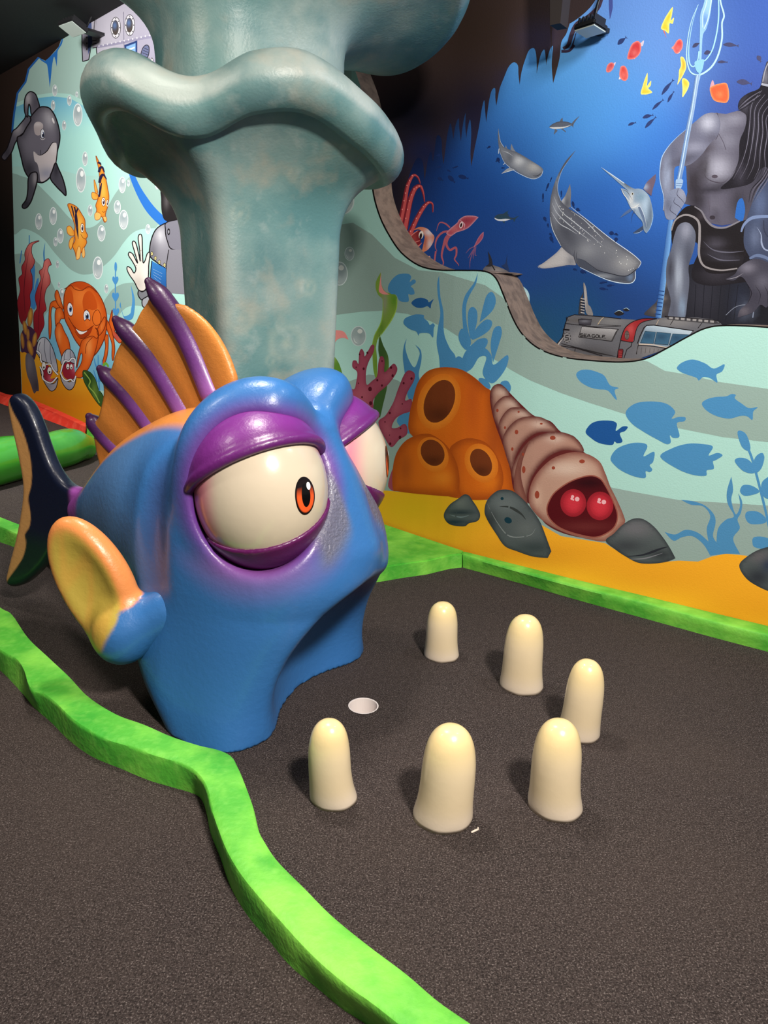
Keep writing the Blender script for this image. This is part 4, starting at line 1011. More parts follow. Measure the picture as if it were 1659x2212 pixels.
# red seaweed, corals, rock
def weed(label, pts, veins, tip):
    f = fig('painted_red_seaweed', label, C2); f.shape(pts, (156, 34, 44), (100, 24, 34), 5, blobs=[(tip[0], tip[1], 50, 190, (226, 130, 122), 0.9), (pts[0][0] + 20, pts[0][1], 70, 200, (110, 20, 32), 0.6)], g=26)
    for v_ in veins: f.line(v_, 6, (92, 20, 32), taper=(0.6, 0))
    f.done()
fig('painted_blue_weed', None, C2).poly([(255, 540), (285, 460), (300, 540), (290, 700), (310, 620), (330, 600), (320, 720), (300, 860), (250, 800)], (64, 130, 190)).done()
f = fig('painted_blue_weed', None, C2); f.line([(250, 230), (250, 320)], 8, (70, 140, 196)); f.line([(385, 290), (375, 380), (380, 460)], 12, (64, 130, 190), taper=(0, 1)); f.line([(185, 360), (170, 470)], 9, (64, 130, 190)); f.done()
weed('tall red seaweed at the far left of the mural', [(170, 950), (155, 860), (150, 790), (172, 700), (160, 600), (190, 560), (185, 500), (215, 440), (212, 380), (245, 310), (290, 285), (335, 278), (280, 310), (270, 370), (285, 420), (298, 450), (280, 500), (260, 530), (275, 580), (275, 680), (255, 740), (260, 820), (240, 900), (200, 990)], [[(215, 900), (205, 700), (225, 500), (255, 330)]], (262, 320))
weed('shorter red seaweed beside the crab', [(300, 1100), (288, 1000), (290, 900), (315, 850), (300, 760), (320, 680), (350, 600), (335, 540), (365, 510), (380, 450), (415, 430), (438, 480), (420, 490), (408, 530), (425, 580), (428, 640), (395, 690), (380, 770), (395, 860), (370, 900), (378, 990), (350, 1060), (320, 1120)], [[(330, 1040), (335, 850), (360, 640), (395, 470)]], (392, 500))
f = fig('painted_yellow_coral', 'clump of mustard yellow finger coral', C2)
f.poly([(180, 1080), (230, 1000), (300, 1050), (320, 1150), (290, 1300), (220, 1230), (180, 1220)], (70, 40, 66))
for (x, y, rx, ry, a) in [(258, 930, 24, 80, 6), (215, 1020, 20, 62, -10), (192, 1130, 16, 70, -6), (296, 1120, 20, 62, 8), (258, 1190, 24, 70, -14), (240, 1080, 14, 50, 0)]:
    f.ell(x, y, rx, ry, (206, 146, 50), rot=a, edge=((120, 70, 60), 14, 0.8), blobs=[(x - 4, y - ry * .4, rx * .6, ry * .4, (228, 176, 70), 0.7)])
f.done()
f = fig('painted_rock', 'slanting grey rock below the yellow coral', C2); f.poly([(222, 1250), (250, 1240), (290, 1290), (310, 1380), (325, 1470), (332, 1555), (312, 1560), (290, 1578), (262, 1500), (232, 1420), (218, 1330)], (92, 88, 96), blobs=[(250, 1330, 30, 90, (132, 128, 138), 0.7), (310, 1520, 30, 60, (56, 52, 62), 0.8)], g=22).done()

# crab
f = fig('painted_crab', 'smiling orange cartoon crab at the left of the mural', C2)
OR, OE = (228, 104, 32), (120, 44, 14)
def limb(pts, blobs=()): f.shape(pts, OR, OE, 6, edge=((196, 74, 20), 16, 0.7), blobs=list(blobs) or [(sum(p[0] for p in pts) / len(pts), sum(p[1] for p in pts) / len(pts), 14, 60, (248, 150, 70), 0.6)], g=16)
limb([(930, 990), (950, 890), (960, 870), (962, 930), (1000, 1010), (980, 1050), (1040, 1110), (1020, 1150), (960, 1080)], [(1000, 1090, 40, 50, (130, 60, 110), 0.6)])
limb([(440, 800), (500, 790), (525, 840), (500, 870), (450, 840), (436, 900), (440, 1010), (430, 1110), (420, 1100), (416, 1010), (420, 870)])
limb([(475, 1000), (470, 920), (480, 860), (520, 850), (545, 900), (548, 940), (520, 945), (505, 980), (480, 1000)])
limb([(470, 760), (475, 710), (495, 705), (525, 800), (540, 860), (500, 830)])
limb([(900, 940), (930, 980), (955, 1050), (975, 1140), (980, 1220), (965, 1300), (955, 1260), (955, 1160), (930, 1080), (905, 1010)])
limb([(890, 1090), (920, 1080), (925, 1130), (920, 1230), (900, 1310), (870, 1340), (890, 1250), (900, 1170)])
f.shape([(548, 900), (545, 780), (560, 700), (600, 650), (660, 627), (730, 635), (800, 680), (860, 760), (900, 860), (912, 960), (900, 1080), (860, 1180), (810, 1250), (760, 1270), (700, 1200), (640, 1120), (590, 1020), (560, 960)], OR, OE, 8, edge=((194, 72, 18), 50, 0.75), blobs=[(700, 760, 100, 90, (246, 140, 60), 0.6), (620, 1000, 60, 50, (206, 84, 24), 0.5), (830, 900, 50, 90, (250, 140, 60), 0.5)], g=24)
f.poly([(600, 660), (650, 630), (720, 632), (780, 665), (730, 690), (690, 695), (650, 670)], (198, 76, 22)); f.line([(548, 690), (605, 660), (640, 690), (700, 700), (760, 668), (830, 720)], 6, OE)
f.poly([(556, 900), (560, 760), (585, 690), (615, 710), (628, 790), (620, 880), (590, 920)], (204, 82, 24)); f.poly([(720, 880), (705, 790), (730, 720), (775, 710), (815, 770), (830, 850), (790, 870), (760, 860)], (206, 84, 24))
for (x, y, rx, ry) in ((600, 862, 20, 54), (742, 925, 24, 54)):
    f.ell(x, y, rx * 1.25, ry * 1.15, OE, rot=-6); f.ell(x, y, rx * 1.1, ry, (236, 236, 240), rot=-6); f.ell(x + 2, y - 2, rx * .62, ry * .5, (70, 104, 160)); f.ell(x + 3, y - 4, rx * .38, ry * .32, INK); f.ell(x - 2, y - 18, rx * .2, ry * .12, (252, 252, 252))
f.poly([(722, 962), (745, 945), (768, 960), (764, 1000), (740, 1006)], (232, 112, 40)); f.line([(722, 962), (745, 942), (768, 958)], 6, OE)
f.poly([(590, 935), (620, 990), (670, 1040), (730, 1045), (790, 1005), (770, 1070), (720, 1110), (680, 1100), (630, 1020)], (170, 58, 18)); f.poly([(650, 1028), (690, 1048), (745, 1042), (715, 1068), (680, 1072)], (246, 242, 238)); f.line([(585, 930), (620, 990), (670, 1038), (730, 1046), (800, 1000)], 6, OE); f.line([(640, 1050), (690, 1112), (760, 1080)], 5, OE)
f.shape([(790, 930), (810, 880), (840, 870), (862, 920), (856, 980), (820, 1000), (795, 970)], (236, 114, 38), OE, 5)
limb([(830, 1040), (870, 960), (895, 925), (905, 960), (890, 1030), (845, 1085)])
limb([(470, 1050), (490, 985), (520, 985), (550, 1050), (585, 1120), (600, 1200), (595, 1280), (560, 1300), (530, 1270), (500, 1180), (480, 1120)], [(505, 1090, 16, 70, (250, 160, 84), 0.7)])
limb([(680, 1200), (700, 1130), (740, 1105), (790, 1090), (830, 1110), (840, 1060), (815, 1020), (835, 1040), (840, 1100), (820, 1200), (790, 1290), (760, 1360), (700, 1440), (650, 1440), (640, 1410), (690, 1330), (705, 1260), (690, 1240), (665, 1330), (655, 1360), (664, 1270)], [(760, 1180, 26, 80, (250, 160, 84), 0.7)])
f.line([(790, 1100), (740, 1160), (730, 1240)], 5, OE)
f.done()
# clams
def clam(label, top, low, lip_t, lip_b, ribs, mouth, eyes):
    f = fig('painted_clam', label, C2)
    f.shape(low, (168, 168, 178), INK, 6, blobs=[(low[2][0], low[2][1], 50, 30, (120, 122, 136), 0.6)]); f.poly(mouth, (150, 34, 52), blobs=[(mouth[3][0], mouth[3][1], 24, 40, (206, 96, 116), 0.8)])
    f.shape(top, (176, 178, 190), INK, 6, blobs=[(top[1][0], top[1][1], 40, 60, (208, 210, 218), 0.7), (top[4][0], top[4][1], 40, 60, (126, 130, 148), 0.6)], g=20)
    for r_ in ribs: f.line(r_, 5, (84, 86, 100))
    f.line(lip_t, 17, INK); f.line(lip_t, 11, (232, 232, 236)); f.line(lip_b, 17, INK); f.line(lip_b, 11, (232, 232, 236))
    for (x, y, rx, ry) in eyes: f.ell(x, y, rx * 1.2, ry * 1.15, INK); f.ell(x, y, rx, ry, (236, 236, 232)); f.ell(x + 1, y + ry * .4, rx * .4, ry * .3, INK)
    f.done()
clam('grey cartoon clam with sleepy eyes below the crab', [(310, 1220), (330, 1130), (380, 1100), (430, 1150), (470, 1250), (495, 1380), (470, 1390), (430, 1330), (360, 1300), (325, 1250)], [(345, 1370), (360, 1440), (400, 1520), (440, 1560), (480, 1530), (495, 1450), (460, 1495), (400, 1480)],
     [(312, 1215), (345, 1245), (350, 1300), (385, 1330), (430, 1330), (455, 1375), (495, 1420)], [(342, 1350), (365, 1400), (365, 1450), (400, 1480), (430, 1490), (455, 1478), (488, 1440)], [[(345, 1140), (330, 1200), (345, 1240)], [(385, 1110), (380, 1200), (400, 1310)], [(430, 1160), (430, 1250), (440, 1330)]], [(360, 1320), (400, 1330), (450, 1390), (430, 1450), (470, 1450), (440, 1480), (385, 1460), (372, 1400)], [(375, 1345, 16, 34), (424, 1385, 18, 30)])
clam('grey cartoon clam laughing beside the crab claw', [(520, 1320), (535, 1250), (570, 1205), (610, 1210), (640, 1260), (645, 1320), (620, 1320), (580, 1300), (545, 1330)], [(515, 1410), (530, 1480), (570, 1540), (610, 1545), (640, 1500), (648, 1430), (600, 1480), (550, 1460)],
     [(520, 1400), (535, 1340), (555, 1300), (590, 1305), (615, 1280), (640, 1290), (645, 1350)], [(515, 1400), (540, 1450), (570, 1470), (605, 1460), (630, 1480), (648, 1430)], [[(565, 1212), (550, 1260), (550, 1310)], [(600, 1212), (600, 1260), (605, 1290)]], [(535, 1360), (560, 1320), (620, 1310), (636, 1370), (640, 1440), (600, 1460), (560, 1450), (535, 1410)], [(580, 1350, 13, 24), (610, 1352, 11, 22)])
# green leaves and blue plants
f = fig('painted_green_leaf', 'dark green wavy leaves behind the orange fin', C2)
f.shape([(712, 1385), (770, 1400), (815, 1460), (840, 1540), (880, 1600), (900, 1700), (850, 1680), (790, 1600), (735, 1510), (712, 1450)], (58, 92, 40), (40, 60, 26), 6, blobs=[(760, 1450, 30, 60, (28, 56, 26), 0.8), (810, 1560, 20, 70, (116, 150, 60), 0.7)], g=22)
f.line([(720, 1400), (770, 1470), (760, 1520), (810, 1580), (850, 1660)], 9, (146, 178, 80)); f.poly([(862, 1350), (900, 1312), (930, 1340), (920, 1360), (905, 1335), (880, 1358)], (110, 170, 60)); f.done()
def heartweed(T, stem, hearts, col, name='painted_blue_plant', label=None, w=9):
    f = fig(name, label, T); f.line(stem, w, col)
    for (x, y, r, h) in hearts: f.poly([(x, y + h, 1), (x - r, y + h * .1), (x - r * .95, y - h * .5), (x - r * .4, y - h * .55), (x, y - h * .1, 1), (x + r * .4, y - h * .55), (x + r * .95, y - h * .5), (x + r, y + h * .1)], col)
    return f
f = heartweed(C2, [(988, 460), (985, 700), (990, 940)], [(985, 610, 24, 48), (986, 750, 27, 52), (990, 880, 26, 46)], (74, 144, 204), label='blue heart leaved plant beside the crab'); f.ell(988, 500, 11, 42, (74, 144, 204)); f.done()
f = fig('painted_blue_plant', None, C2); f.poly([(1030, 800, 1), (1040, 880), (1070, 950), (1130, 940), (1150, 850), (1148, 760), (1118, 655, 1), (1130, 780), (1120, 860), (1110, 900), (1060, 920), (1040, 870), (1022, 830)], (76, 144, 200)).done()
f = fig('painted_blue_plant', None, C2)
for q in ([(850, 1560), (840, 1400), (838, 1250)], [(845, 1400), (815, 1330), (805, 1280)], [(845, 1420), (870, 1350), (872, 1290)], [(830, 1480), (800, 1380)], [(845, 1480), (880, 1420), (900, 1390)]): f.line(q, 11, (70, 142, 200), taper=(1, 0.4))
f.done()
# ---- right part of the aqua wall (below and left of the cut-out)
PX, C3, C4, C5 = (0, 0, 1.0), (690, 560, 3.77), (1030, 800, 2.637), (820, 350, 3.95)
def cut_part(ya, xa, xb):
    return [tuple(p + np.array([-0.6, 0.8])) for p in cutp if xa <= p[0] <= xb]
g1 = [(700, 500), (732, 486), (762, 481), (803, 506), (853, 557), (905, 584), (955, 588), (1048, 616), (1084, 641)] + cut_part(0, 1091, 1392) + [(1400, 781), (1436, 801), (1485, 809), (1553, 825), (1659, 840), (1800, 850), (1800, 962), (1659, 955), (1561, 944), (1466, 925), (1352, 895), (1273, 870), (1212, 849), (1144, 821), (1102, 798), (1088, 788), (1035, 756), (995, 730), (966, 711), (929, 693), (881, 678), (828, 671), (783, 673), (719, 681), (690, 690)]
fig('painted_wave', 'grey green wave band sweeping across the aqua wall', PX).poly(g1, (146, 170, 163), smooth=False).done()
fig('painted_wave', None, PX).poly([(700, 840), (748, 826), (796, 809), (828, 812), (860, 822), (900, 852), (1000, 930), (1150, 1010), (1316, 1052), (1371, 1063), (1466, 1080), (1659, 1092), (1850, 1100), (1850, 1320), (1400, 1290), (700, 1090)], (146, 168, 163), smooth=False).done()
fig('cut_outline', 'thin black line painted along the cut-out edge', PX).line([tuple(p + np.array([-0.8, 1.0])) for p in cutp if p[1] > 340], 3.2, (14, 12, 12), smooth=False).done()
fig('painted_sand', 'orange painted sand along the foot of the aqua wall', PX).poly([(640, 1040), (740, 1055), (838, 1060), (915, 1067), (990, 1072), (1022, 1076), (1080, 1085), (1170, 1134), (1212, 1158), (1307, 1173), (1352, 1202), (1394, 1217), (1466, 1211), (1508, 1213), (1538, 1202), (1568, 1196), (1610, 1200), (1659, 1210), (1850, 1230), (1850, 1460), (1659, 1420), (1010, 1262), (640, 1130)], (248, 174, 40), smooth=False,
    blobs=[(900, 1090, 130, 50, (226, 176, 30), 0.9), (1030, 1100, 60, 40, (226, 170, 34), 0.7), (1100, 1200, 200, 30, (204, 124, 22), 0.5), (1400, 1250, 160, 40, (234, 156, 34), 0.6), (1600, 1330, 160, 50, (220, 134, 24), 0.5)], g=18).done()
BL = (74, 138, 186)
# kelp ribbons and bubbles by the pillar
f = fig('painted_green_kelp', 'tall twisting green kelp with a pink tip behind the coral', C3)
f.poly([(430, 700, 1), (450, 620), (500, 520), (515, 420), (515, 330), (480, 290), (460, 240), (462, 180), (500, 105, 1), (505, 200), (540, 265), (600, 280), (632, 310), (632, 390), (600, 480), (540, 570), (480, 640), (460, 720, 1), (470, 820), (470, 980), (440, 900)], (126, 158, 64), blobs=[(610, 330, 30, 60, (86, 140, 40), 0.9), (500, 560, 30, 60, (90, 134, 44), 0.8), (455, 850, 20, 90, (96, 140, 44), 0.7), (530, 350, 24, 90, (150, 150, 130), 0.9)], g=24)
f.poly([(490, 610, 1), (520, 700), (560, 790), (565, 900), (550, 1050), (520, 1180), (495, 1290, 1), (440, 1250), (455, 1100), (490, 950), (500, 850), (480, 740)], (62, 92, 46), blobs=[(560, 900, 20, 120, (110, 144, 60), 0.7)], g=24)
f.poly([(490, 200, 1), (503, 105, 1), (505, 200), (525, 255), (572, 288, 1), (520, 285), (485, 260)], (236, 148, 144)); f.line([(430, 700), (450, 620), (500, 520), (517, 420), (517, 320)], 8, (150, 190, 80), taper=(0.4, 0.4)); f.line([(632, 320), (628, 400), (590, 490), (530, 580), (470, 660)], 9, (160, 196, 84), taper=(0.4, 0.3)); f.done()
f = fig('painted_green_kelp', 'green kelp with a curled pink tip beside the pillar', C3)
f.poly([(60, 900), (80, 780), (120, 790), (165, 860), (200, 980, 1), (150, 1000), (60, 1000)], (94, 140, 50), blobs=[(120, 800, 20, 40, (150, 180, 90), 0.8)]); f.poly([(60, 590), (150, 578), (205, 595), (238, 655, 1), (190, 640), (140, 660), (115, 720), (120, 800), (80, 790), (60, 700)], (238, 150, 146), blobs=[(100, 760, 24, 50, (180, 160, 110), 0.8)]); f.done()
for (x, y, rx, ry) in [(318, 626, 63, 82), (165, 117, 66, 98), (245, -45, 40, 56), (175, -470, 110, 110)]:
    f = fig('painted_bubble', None, C3); f.ell(x, y, rx, ry, (206, 220, 220)); f.ell(x, y, rx * .90, ry * .92, (158, 174, 176), blobs=[(x, y + ry * .45, rx, ry * .4, (190, 202, 204), 0.6), (x + rx * .3, y, rx * .4, ry * .6, (140, 156, 160), 0.6)])
    f.ell(x + rx * .2, y - ry * .48, rx * .33, ry * .22, (216, 220, 216)); f.line([(x - rx * .62, y + ry * .1), (x - rx * .45, y + ry * .55), (x, y + ry * .74)], rx * .12, (222, 228, 226), taper=(0, 0)); f.done()
# blue silhouettes
def sil(T, name, label, *shapes, col=BL):
    f = fig(name, label, T)
    for s_ in shapes: f.poly(s_, col)
    f.done()
sil(C3, 'painted_blue_weed', None, [(975, 130, 1), (985, 300), (1010, 430), (1015, 600), (1060, 720), (1110, 800), (1110, 960), (1000, 960), (975, 800), (955, 680), (965, 560), (985, 440), (965, 300), (960, 200)], [(1290, 110, 1), (1275, 200), (1220, 300), (1195, 390), (1200, 520), (1225, 640, 1), (1180, 620), (1165, 480), (1165, 380), (1190, 290), (1260, 190)])
sil(C3, 'painted_blue_weed', 'cluster of blue rounded fronds behind the orange sponge', [(1430, 300), (1435, 360), (1400, 430), (1305, 515, 1), (1330, 400), (1360, 300), (1400, 265)], [(1250, 388), (1285, 430), (1280, 530), (1235, 650), (1210, 520), (1215, 420)], [(1400, 500), (1405, 540), (1370, 590), (1290, 640), (1240, 650), (1280, 560), (1350, 495)],
    [(1160, 565), (1210, 600), (1235, 680), (1200, 740), (1150, 690), (1133, 620)], [(1300, 650), (1360, 645), (1368, 690), (1310, 770), (1240, 780), (1200, 740), (1260, 680)], [(1470, 545), (1486, 600), (1460, 700), (1415, 840, 1), (1395, 700), (1420, 570)], [(1250, 740), (1340, 720), (1400, 780), (1420, 860), (1530, 780), (1530, 860), (1470, 960), (1400, 1010), (1330, 930), (1360, 800), (1300, 800), (1230, 900), (1100, 940), (1080, 860), (1130, 790), (1200, 820)],
    [(1200, 740), (1240, 760), (1200, 920), (1130, 940), (1160, 820)], [(1480, 1000), (1530, 990), (1560, 1040), (1540, 1090), (1480, 1040)], [(1300, 970), (1360, 980), (1395, 1040), (1360, 1060), (1310, 1020)])
sil(C3, 'painted_blue_weed', None, [(712, 645, 1), (700, 720), (730, 820), (775, 880), (810, 800), (815, 750), (780, 695, 1), (825, 740), (832, 820), (810, 930), (815, 1010), (760, 1140), (720, 1120), (700, 960), (680, 800), (690, 700)])
sil(C3, 'painted_blue_weed', None, [(640, 1290), (700, 1240), (735, 1250), (735, 1420), (640, 1340)])
sil(C3, 'painted_blue_fish', 'blue fish silhouette nearest the kelp tip', [(558, 240), (580, 180), (640, 125), (720, 118), (748, 145), (735, 185), (765, 165), (785, 175), (780, 195), (745, 220), (765, 240), (775, 280), (745, 290), (725, 285), (728, 340), (690, 348), (650, 335), (625, 290), (580, 280)])
sil(C3, 'painted_blue_fish', 'small dark blue fish silhouette between two paler ones', [(750, 358), (780, 325), (830, 313), (880, 330), (893, 350), (930, 325), (912, 365), (905, 400), (880, 382), (840, 395), (790, 392)], col=(38, 92, 150))
sil(C3, 'painted_blue_fish', 'blue fish silhouette below the small dark blue one', [(685, 520), (700, 480), (760, 455), (800, 448), (850, 455), (852, 478), (885, 510), (900, 535), (925, 522), (940, 540), (932, 565), (928, 630), (920, 634), (895, 605), (850, 600), (815, 605), (808, 622), (790, 590), (750, 575), (715, 555)])
F4 = [('blue fish silhouette diving at the upper left of the right-hand shoal', [(566, 25), (590, 0), (640, -3), (700, 15), (730, 35), (760, 85), (808, 100), (785, 115), (798, 165), (785, 160), (745, 115), (690, 108), (640, 95), (590, 65)], BL),
    ('blue fish silhouette directly under the grey craft window', [(1140, -15), (1170, -45), (1230, -62), (1300, -40), (1350, -10), (1410, -35), (1398, 5), (1365, 25), (1370, 70), (1330, 45), (1290, 38), (1265, 58), (1250, 42), (1200, 25), (1160, 8)], BL),
    ('slim blue fish silhouette at the right in the grey wave', [(1282, 190), (1310, 165), (1360, 152), (1420, 148), (1450, 135), (1475, 140), (1470, 160), (1510, 190), (1550, 215), (1600, 210), (1575, 235), (1570, 282), (1540, 262), (1500, 260), (1440, 275), (1370, 262), (1310, 230)], BL),
    ('large round blue fish silhouette in the middle of the shoal', [(848, 240), (900, 190), (990, 177), (1080, 190), (1130, 235), (1110, 275), (1150, 265), (1188, 268), (1182, 290), (1140, 302), (1155, 375), (1120, 385), (1100, 370), (1105, 410), (1080, 420), (1030, 395), (950, 350), (880, 300)], BL),
    ('dark navy fish silhouette left of the round blue one', [(620, 350), (650, 305), (700, 287), (770, 288), (798, 305), (792, 345), (830, 320), (860, 322), (845, 345), (815, 360), (830, 405), (800, 415), (785, 405), (770, 425), (700, 415), (650, 385)], (28, 82, 148)),
    ('blue fish silhouette below the dark navy one', [(762, 500), (800, 445), (880, 415), (950, 415), (972, 435), (950, 490), (1010, 463), (1005, 520), (985, 540), (1000, 565), (985, 580), (962, 575), (960, 612), (900, 605), (830, 575), (785, 540)], BL),
    ('pointed blue fish silhouette at the lower right of the shoal', [(1045, 492), (1110, 445), (1200, 418), (1290, 420), (1345, 435), (1320, 485), (1370, 470), (1400, 485), (1360, 512), (1345, 520), (1350, 560), (1310, 570), (1305, 600), (1230, 595), (1140, 560)], BL)]
for l_, s_, c_ in F4: sil(C4, 'painted_blue_fish', l_, s_, col=c_)
f = heartweed(C4, [(1510, 380), (1560, 480), (1600, 620), (1640, 780), (1680, 960)], [], (76, 140, 188), 'painted_blue_plant', 'blue leafy plant at the right end of the aqua wall', 14)
for q in ([(1485, 360), (1500, 343), (1535, 365), (1558, 430), (1550, 460), (1510, 435)], [(1575, 535), (1590, 490), (1625, 470), (1638, 500), (1620, 560), (1585, 585)], [(1470, 520), (1490, 498), (1540, 505), (1575, 540), (1580, 585), (1520, 575)], [(1600, 700), (1530, 715), (1500, 690), (1515, 655), (1560, 655), (1605, 680)], [(1620, 660), (1640, 620), (1700, 600), (1700, 720), (1640, 725)], [(1640, 870), (1560, 875), (1530, 840), (1540, 805), (1600, 805), (1645, 840)], [(1590, 1010), (1570, 980), (1580, 950), (1640, 950), (1700, 980), (1700, 1020)], [(1660, 830), (1700, 790), (1740, 800), (1720, 880), (1670, 890)]): f.poly(q, (76, 140, 188))
f.done()
sil(C4, 'painted_blue_weed', 'blue curling seaweed above the right-hand sand', [(1165, 738, 1), (1230, 745), (1300, 770), (1350, 820), (1360, 870), (1345, 940), (1365, 980, 1), (1375, 900), (1420, 850), (1465, 830), (1430, 760), (1425, 690), (1450, 605, 1), (1460, 680), (1450, 740), (1475, 820), (1500, 770), (1490, 700, 1), (1512, 750), (1505, 810), (1485, 850), (1498, 900), (1460, 960), (1500, 1045, 1), (1420, 1045), (1330, 1055, 1), (1290, 990), (1230, 945), (1170, 950), (1120, 970), (1070, 920, 1), (1130, 935), (1190, 908), (1260, 925), (1320, 975, 1), (1310, 900), (1330, 830), (1290, 775), (1220, 765)], col=(76, 138, 184))
# pink branching coral
f = fig('painted_pink_coral', 'dusky pink branching coral with dark dots beside the fish head', C3)
PK = (158, 72, 92)
f.poly([(215, 1040), (280, 1060), (300, 1000), (308, 920), (270, 880), (272, 830), (300, 825), (318, 850), (325, 760), (345, 730), (365, 760), (370, 790), (400, 740), (425, 698), (448, 705), (440, 760), (400, 840), (380, 920), (385, 1020), (430, 990), (470, 950), (480, 850), (495, 795), (520, 795), (532, 840), (530, 920), (580, 870), (610, 850), (635, 890), (620, 940), (560, 1020), (480, 1090), (440, 1150), (430, 1220), (300, 1250), (215, 1200)], PK, edge=((128, 48, 72), 14, 0.6), blobs=[(360, 1100, 60, 80, (176, 92, 108), 0.6), (560, 950, 40, 60, (176, 92, 108), 0.6)], g=22)
f.poly([(480, 1330), (540, 1270), (600, 1170), (640, 1060), (690, 940), (730, 905), (775, 930), (770, 990), (720, 1080), (700, 1150), (750, 1140), (750, 1230), (680, 1260), (620, 1300), (590, 1370), (640, 1370), (690, 1340), (716, 1370), (710, 1430), (650, 1470), (590, 1530), (540, 1470)], PK, edge=((128, 48, 72), 14, 0.6), blobs=[(620, 1180, 40, 90, (178, 96, 112), 0.6), (560, 1380, 40, 60, (176, 92, 108), 0.6)], g=22)
f.poly([(560, 1850), (600, 1700), (640, 1700), (640, 1880)], PK)
for (x, y, r) in [(327, 775, 6), (391, 762, 8), (300, 880, 5), (361, 892, 9), (262, 1080, 11), (320, 1010, 5), (348, 1123, 7), (413, 1057, 15), (418, 1172, 13), (472, 985, 8), (510, 1028, 8), (511, 829, 6), (584, 882, 9), (597, 948, 9), (751, 972, 9), (687, 1009, 8), (676, 1178, 5), (574, 1252, 8), (535, 1325, 5), (662, 1377, 6), (657, 1450, 11), (572, 1432, 4), (578, 1502, 9)]: f.ell(x, y, r, r * 1.25, (84, 18, 34))
f.done()
# orange sponge
f = fig('painted_orange_sponge', 'three-lobed orange sponge with brown openings', C3)
SO = (214, 104, 24)
def lobe(pts, hole, rim, bl=()):
    f.poly(pts, SO, edge=((150, 62, 18), 50, 0.75), blobs=bl, g=30); f.ell(*rim[:4], (232, 136, 42), rot=rim[4], edge=((214, 108, 26), 36, 0.7)); f.ell(*hole[:4], (118, 56, 26), rot=hole[4], blobs=[(hole[0], hole[1] + hole[3] * .6, hole[2], hole[3] * .4, (74, 34, 18), 0.7)])
lobe([(730, 1400), (730, 1290), (760, 1150), (800, 1010), (870, 920), (960, 885), (1060, 880), (1160, 900), (1260, 960), (1350, 1040), (1400, 1080), (1410, 1200), (1440, 1330), (1500, 1480), (1560, 1700), (1590, 1880), (1560, 1940), (1300, 1940), (1000, 1900), (800, 1500)], (978, 1157, 118, 182, 22), (975, 1160, 170, 235, 20), [(1250, 1150, 70, 300, (190, 84, 26), 0.7), (1420, 1500, 90, 250, (158, 70, 26), 0.7), (900, 1350, 150, 60, (226, 120, 30), 0.6), (1000, 920, 200, 50, (230, 134, 44), 0.6)])
lobe([(1060, 1560), (1100, 1500), (1180, 1462), (1260, 1460), (1350, 1490), (1420, 1560), (1480, 1680), (1500, 1790), (1480, 1880), (1440, 1945), (1250, 1960), (1130, 1920), (1080, 1750)], (1317, 1655, 82, 118, -26), (1320, 1660, 130, 165, -26), [(1400, 1820, 90, 60, (232, 126, 30), 0.7), (1140, 1640, 50, 150, (196, 92, 26), 0.6)])
lobe([(600, 1870), (595, 1740), (620, 1600), (680, 1500), (760, 1445), (860, 1420), (940, 1440), (1040, 1520), (1110, 1640), (1140, 1760), (1140, 1870), (1130, 1930), (850, 1915), (640, 1890)], (923, 1576, 92, 112, -30), (925, 1590, 120, 150, -30), [(700, 1700, 60, 160, (160, 74, 26), 0.7), (1000, 1780, 90, 60, (236, 138, 40), 0.7), (860, 1640, 60, 200, (222, 116, 30), 0.5)])
f.done()
# spiral shell
f = fig('painted_spiral_shell', 'pinkish brown spiral shell with two red eyes inside its mouth', C4)
SH, SE = (178, 136, 120), (84, 22, 28)
W_ = [[(80, 160), (82, 110), (110, 80), (150, 88), (180, 120), (185, 160), (140, 185), (110, 215), (95, 250)],
    [(95, 260), (100, 200), (150, 150), (200, 150), (240, 190), (252, 230), (190, 240), (150, 290), (128, 330)],
    [(125, 330), (140, 270), (190, 215), (260, 215), (305, 245), (322, 275), (250, 290), (190, 340), (160, 410)],
    [(150, 420), (170, 340), (240, 275), (340, 262), (410, 290), (460, 350), (350, 355), (270, 410), (220, 500), (210, 600)],
    [(200, 600), (225, 500), (300, 400), (400, 355), (500, 355), (575, 395), (608, 465), (500, 455), (400, 500), (320, 600), (290, 700), (280, 760)],
    [(215, 690), (212, 620), (240, 500), (300, 440), (420, 440), (520, 450), (420, 520), (330, 620), (300, 760)]]
f.poly([(75, 140), (95, 90), (140, 80), (200, 140), (260, 200), (330, 260), (420, 290), (480, 350), (560, 380), (610, 465), (690, 510), (730, 580), (760, 660), (800, 740), (838, 830), (840, 870), (800, 920), (740, 970), (640, 960), (500, 930), (400, 880), (350, 820), (300, 760), (215, 690), (190, 560), (150, 430), (110, 320), (85, 230)], (96, 36, 36), g=26)
for i, w_ in enumerate(W_[:5]): f.poly(w_, SH, edge=(SE, 20, 0.9), blobs=[(sum(p[0] for p in w_[2:6]) / 4, sum(p[1] for p in w_[2:6]) / 4 + 10, 50, 26, (214, 186, 172), 0.8)], g=14)
f.poly([(215, 690), (215, 600), (240, 500), (300, 400), (260, 520), (255, 620), (290, 760), (250, 740)], (150, 100, 86), edge=(SE, 20, 0.6), g=14)
f.poly([(300, 760), (300, 680), (340, 590), (420, 510), (500, 475), (570, 465), (640, 480), (700, 520), (730, 580), (755, 650), (800, 740), (838, 830), (842, 870), (790, 925), (735, 972), (640, 962), (520, 930), (430, 890), (370, 850), (330, 810)], (186, 146, 128), edge=((120, 56, 50), 26, 0.8), blobs=[(520, 560, 120, 40, (216, 190, 174), 0.8), (340, 720, 30, 60, (216, 180, 160), 0.7), (620, 900, 160, 50, (206, 150, 120), 0.7)], g=20)
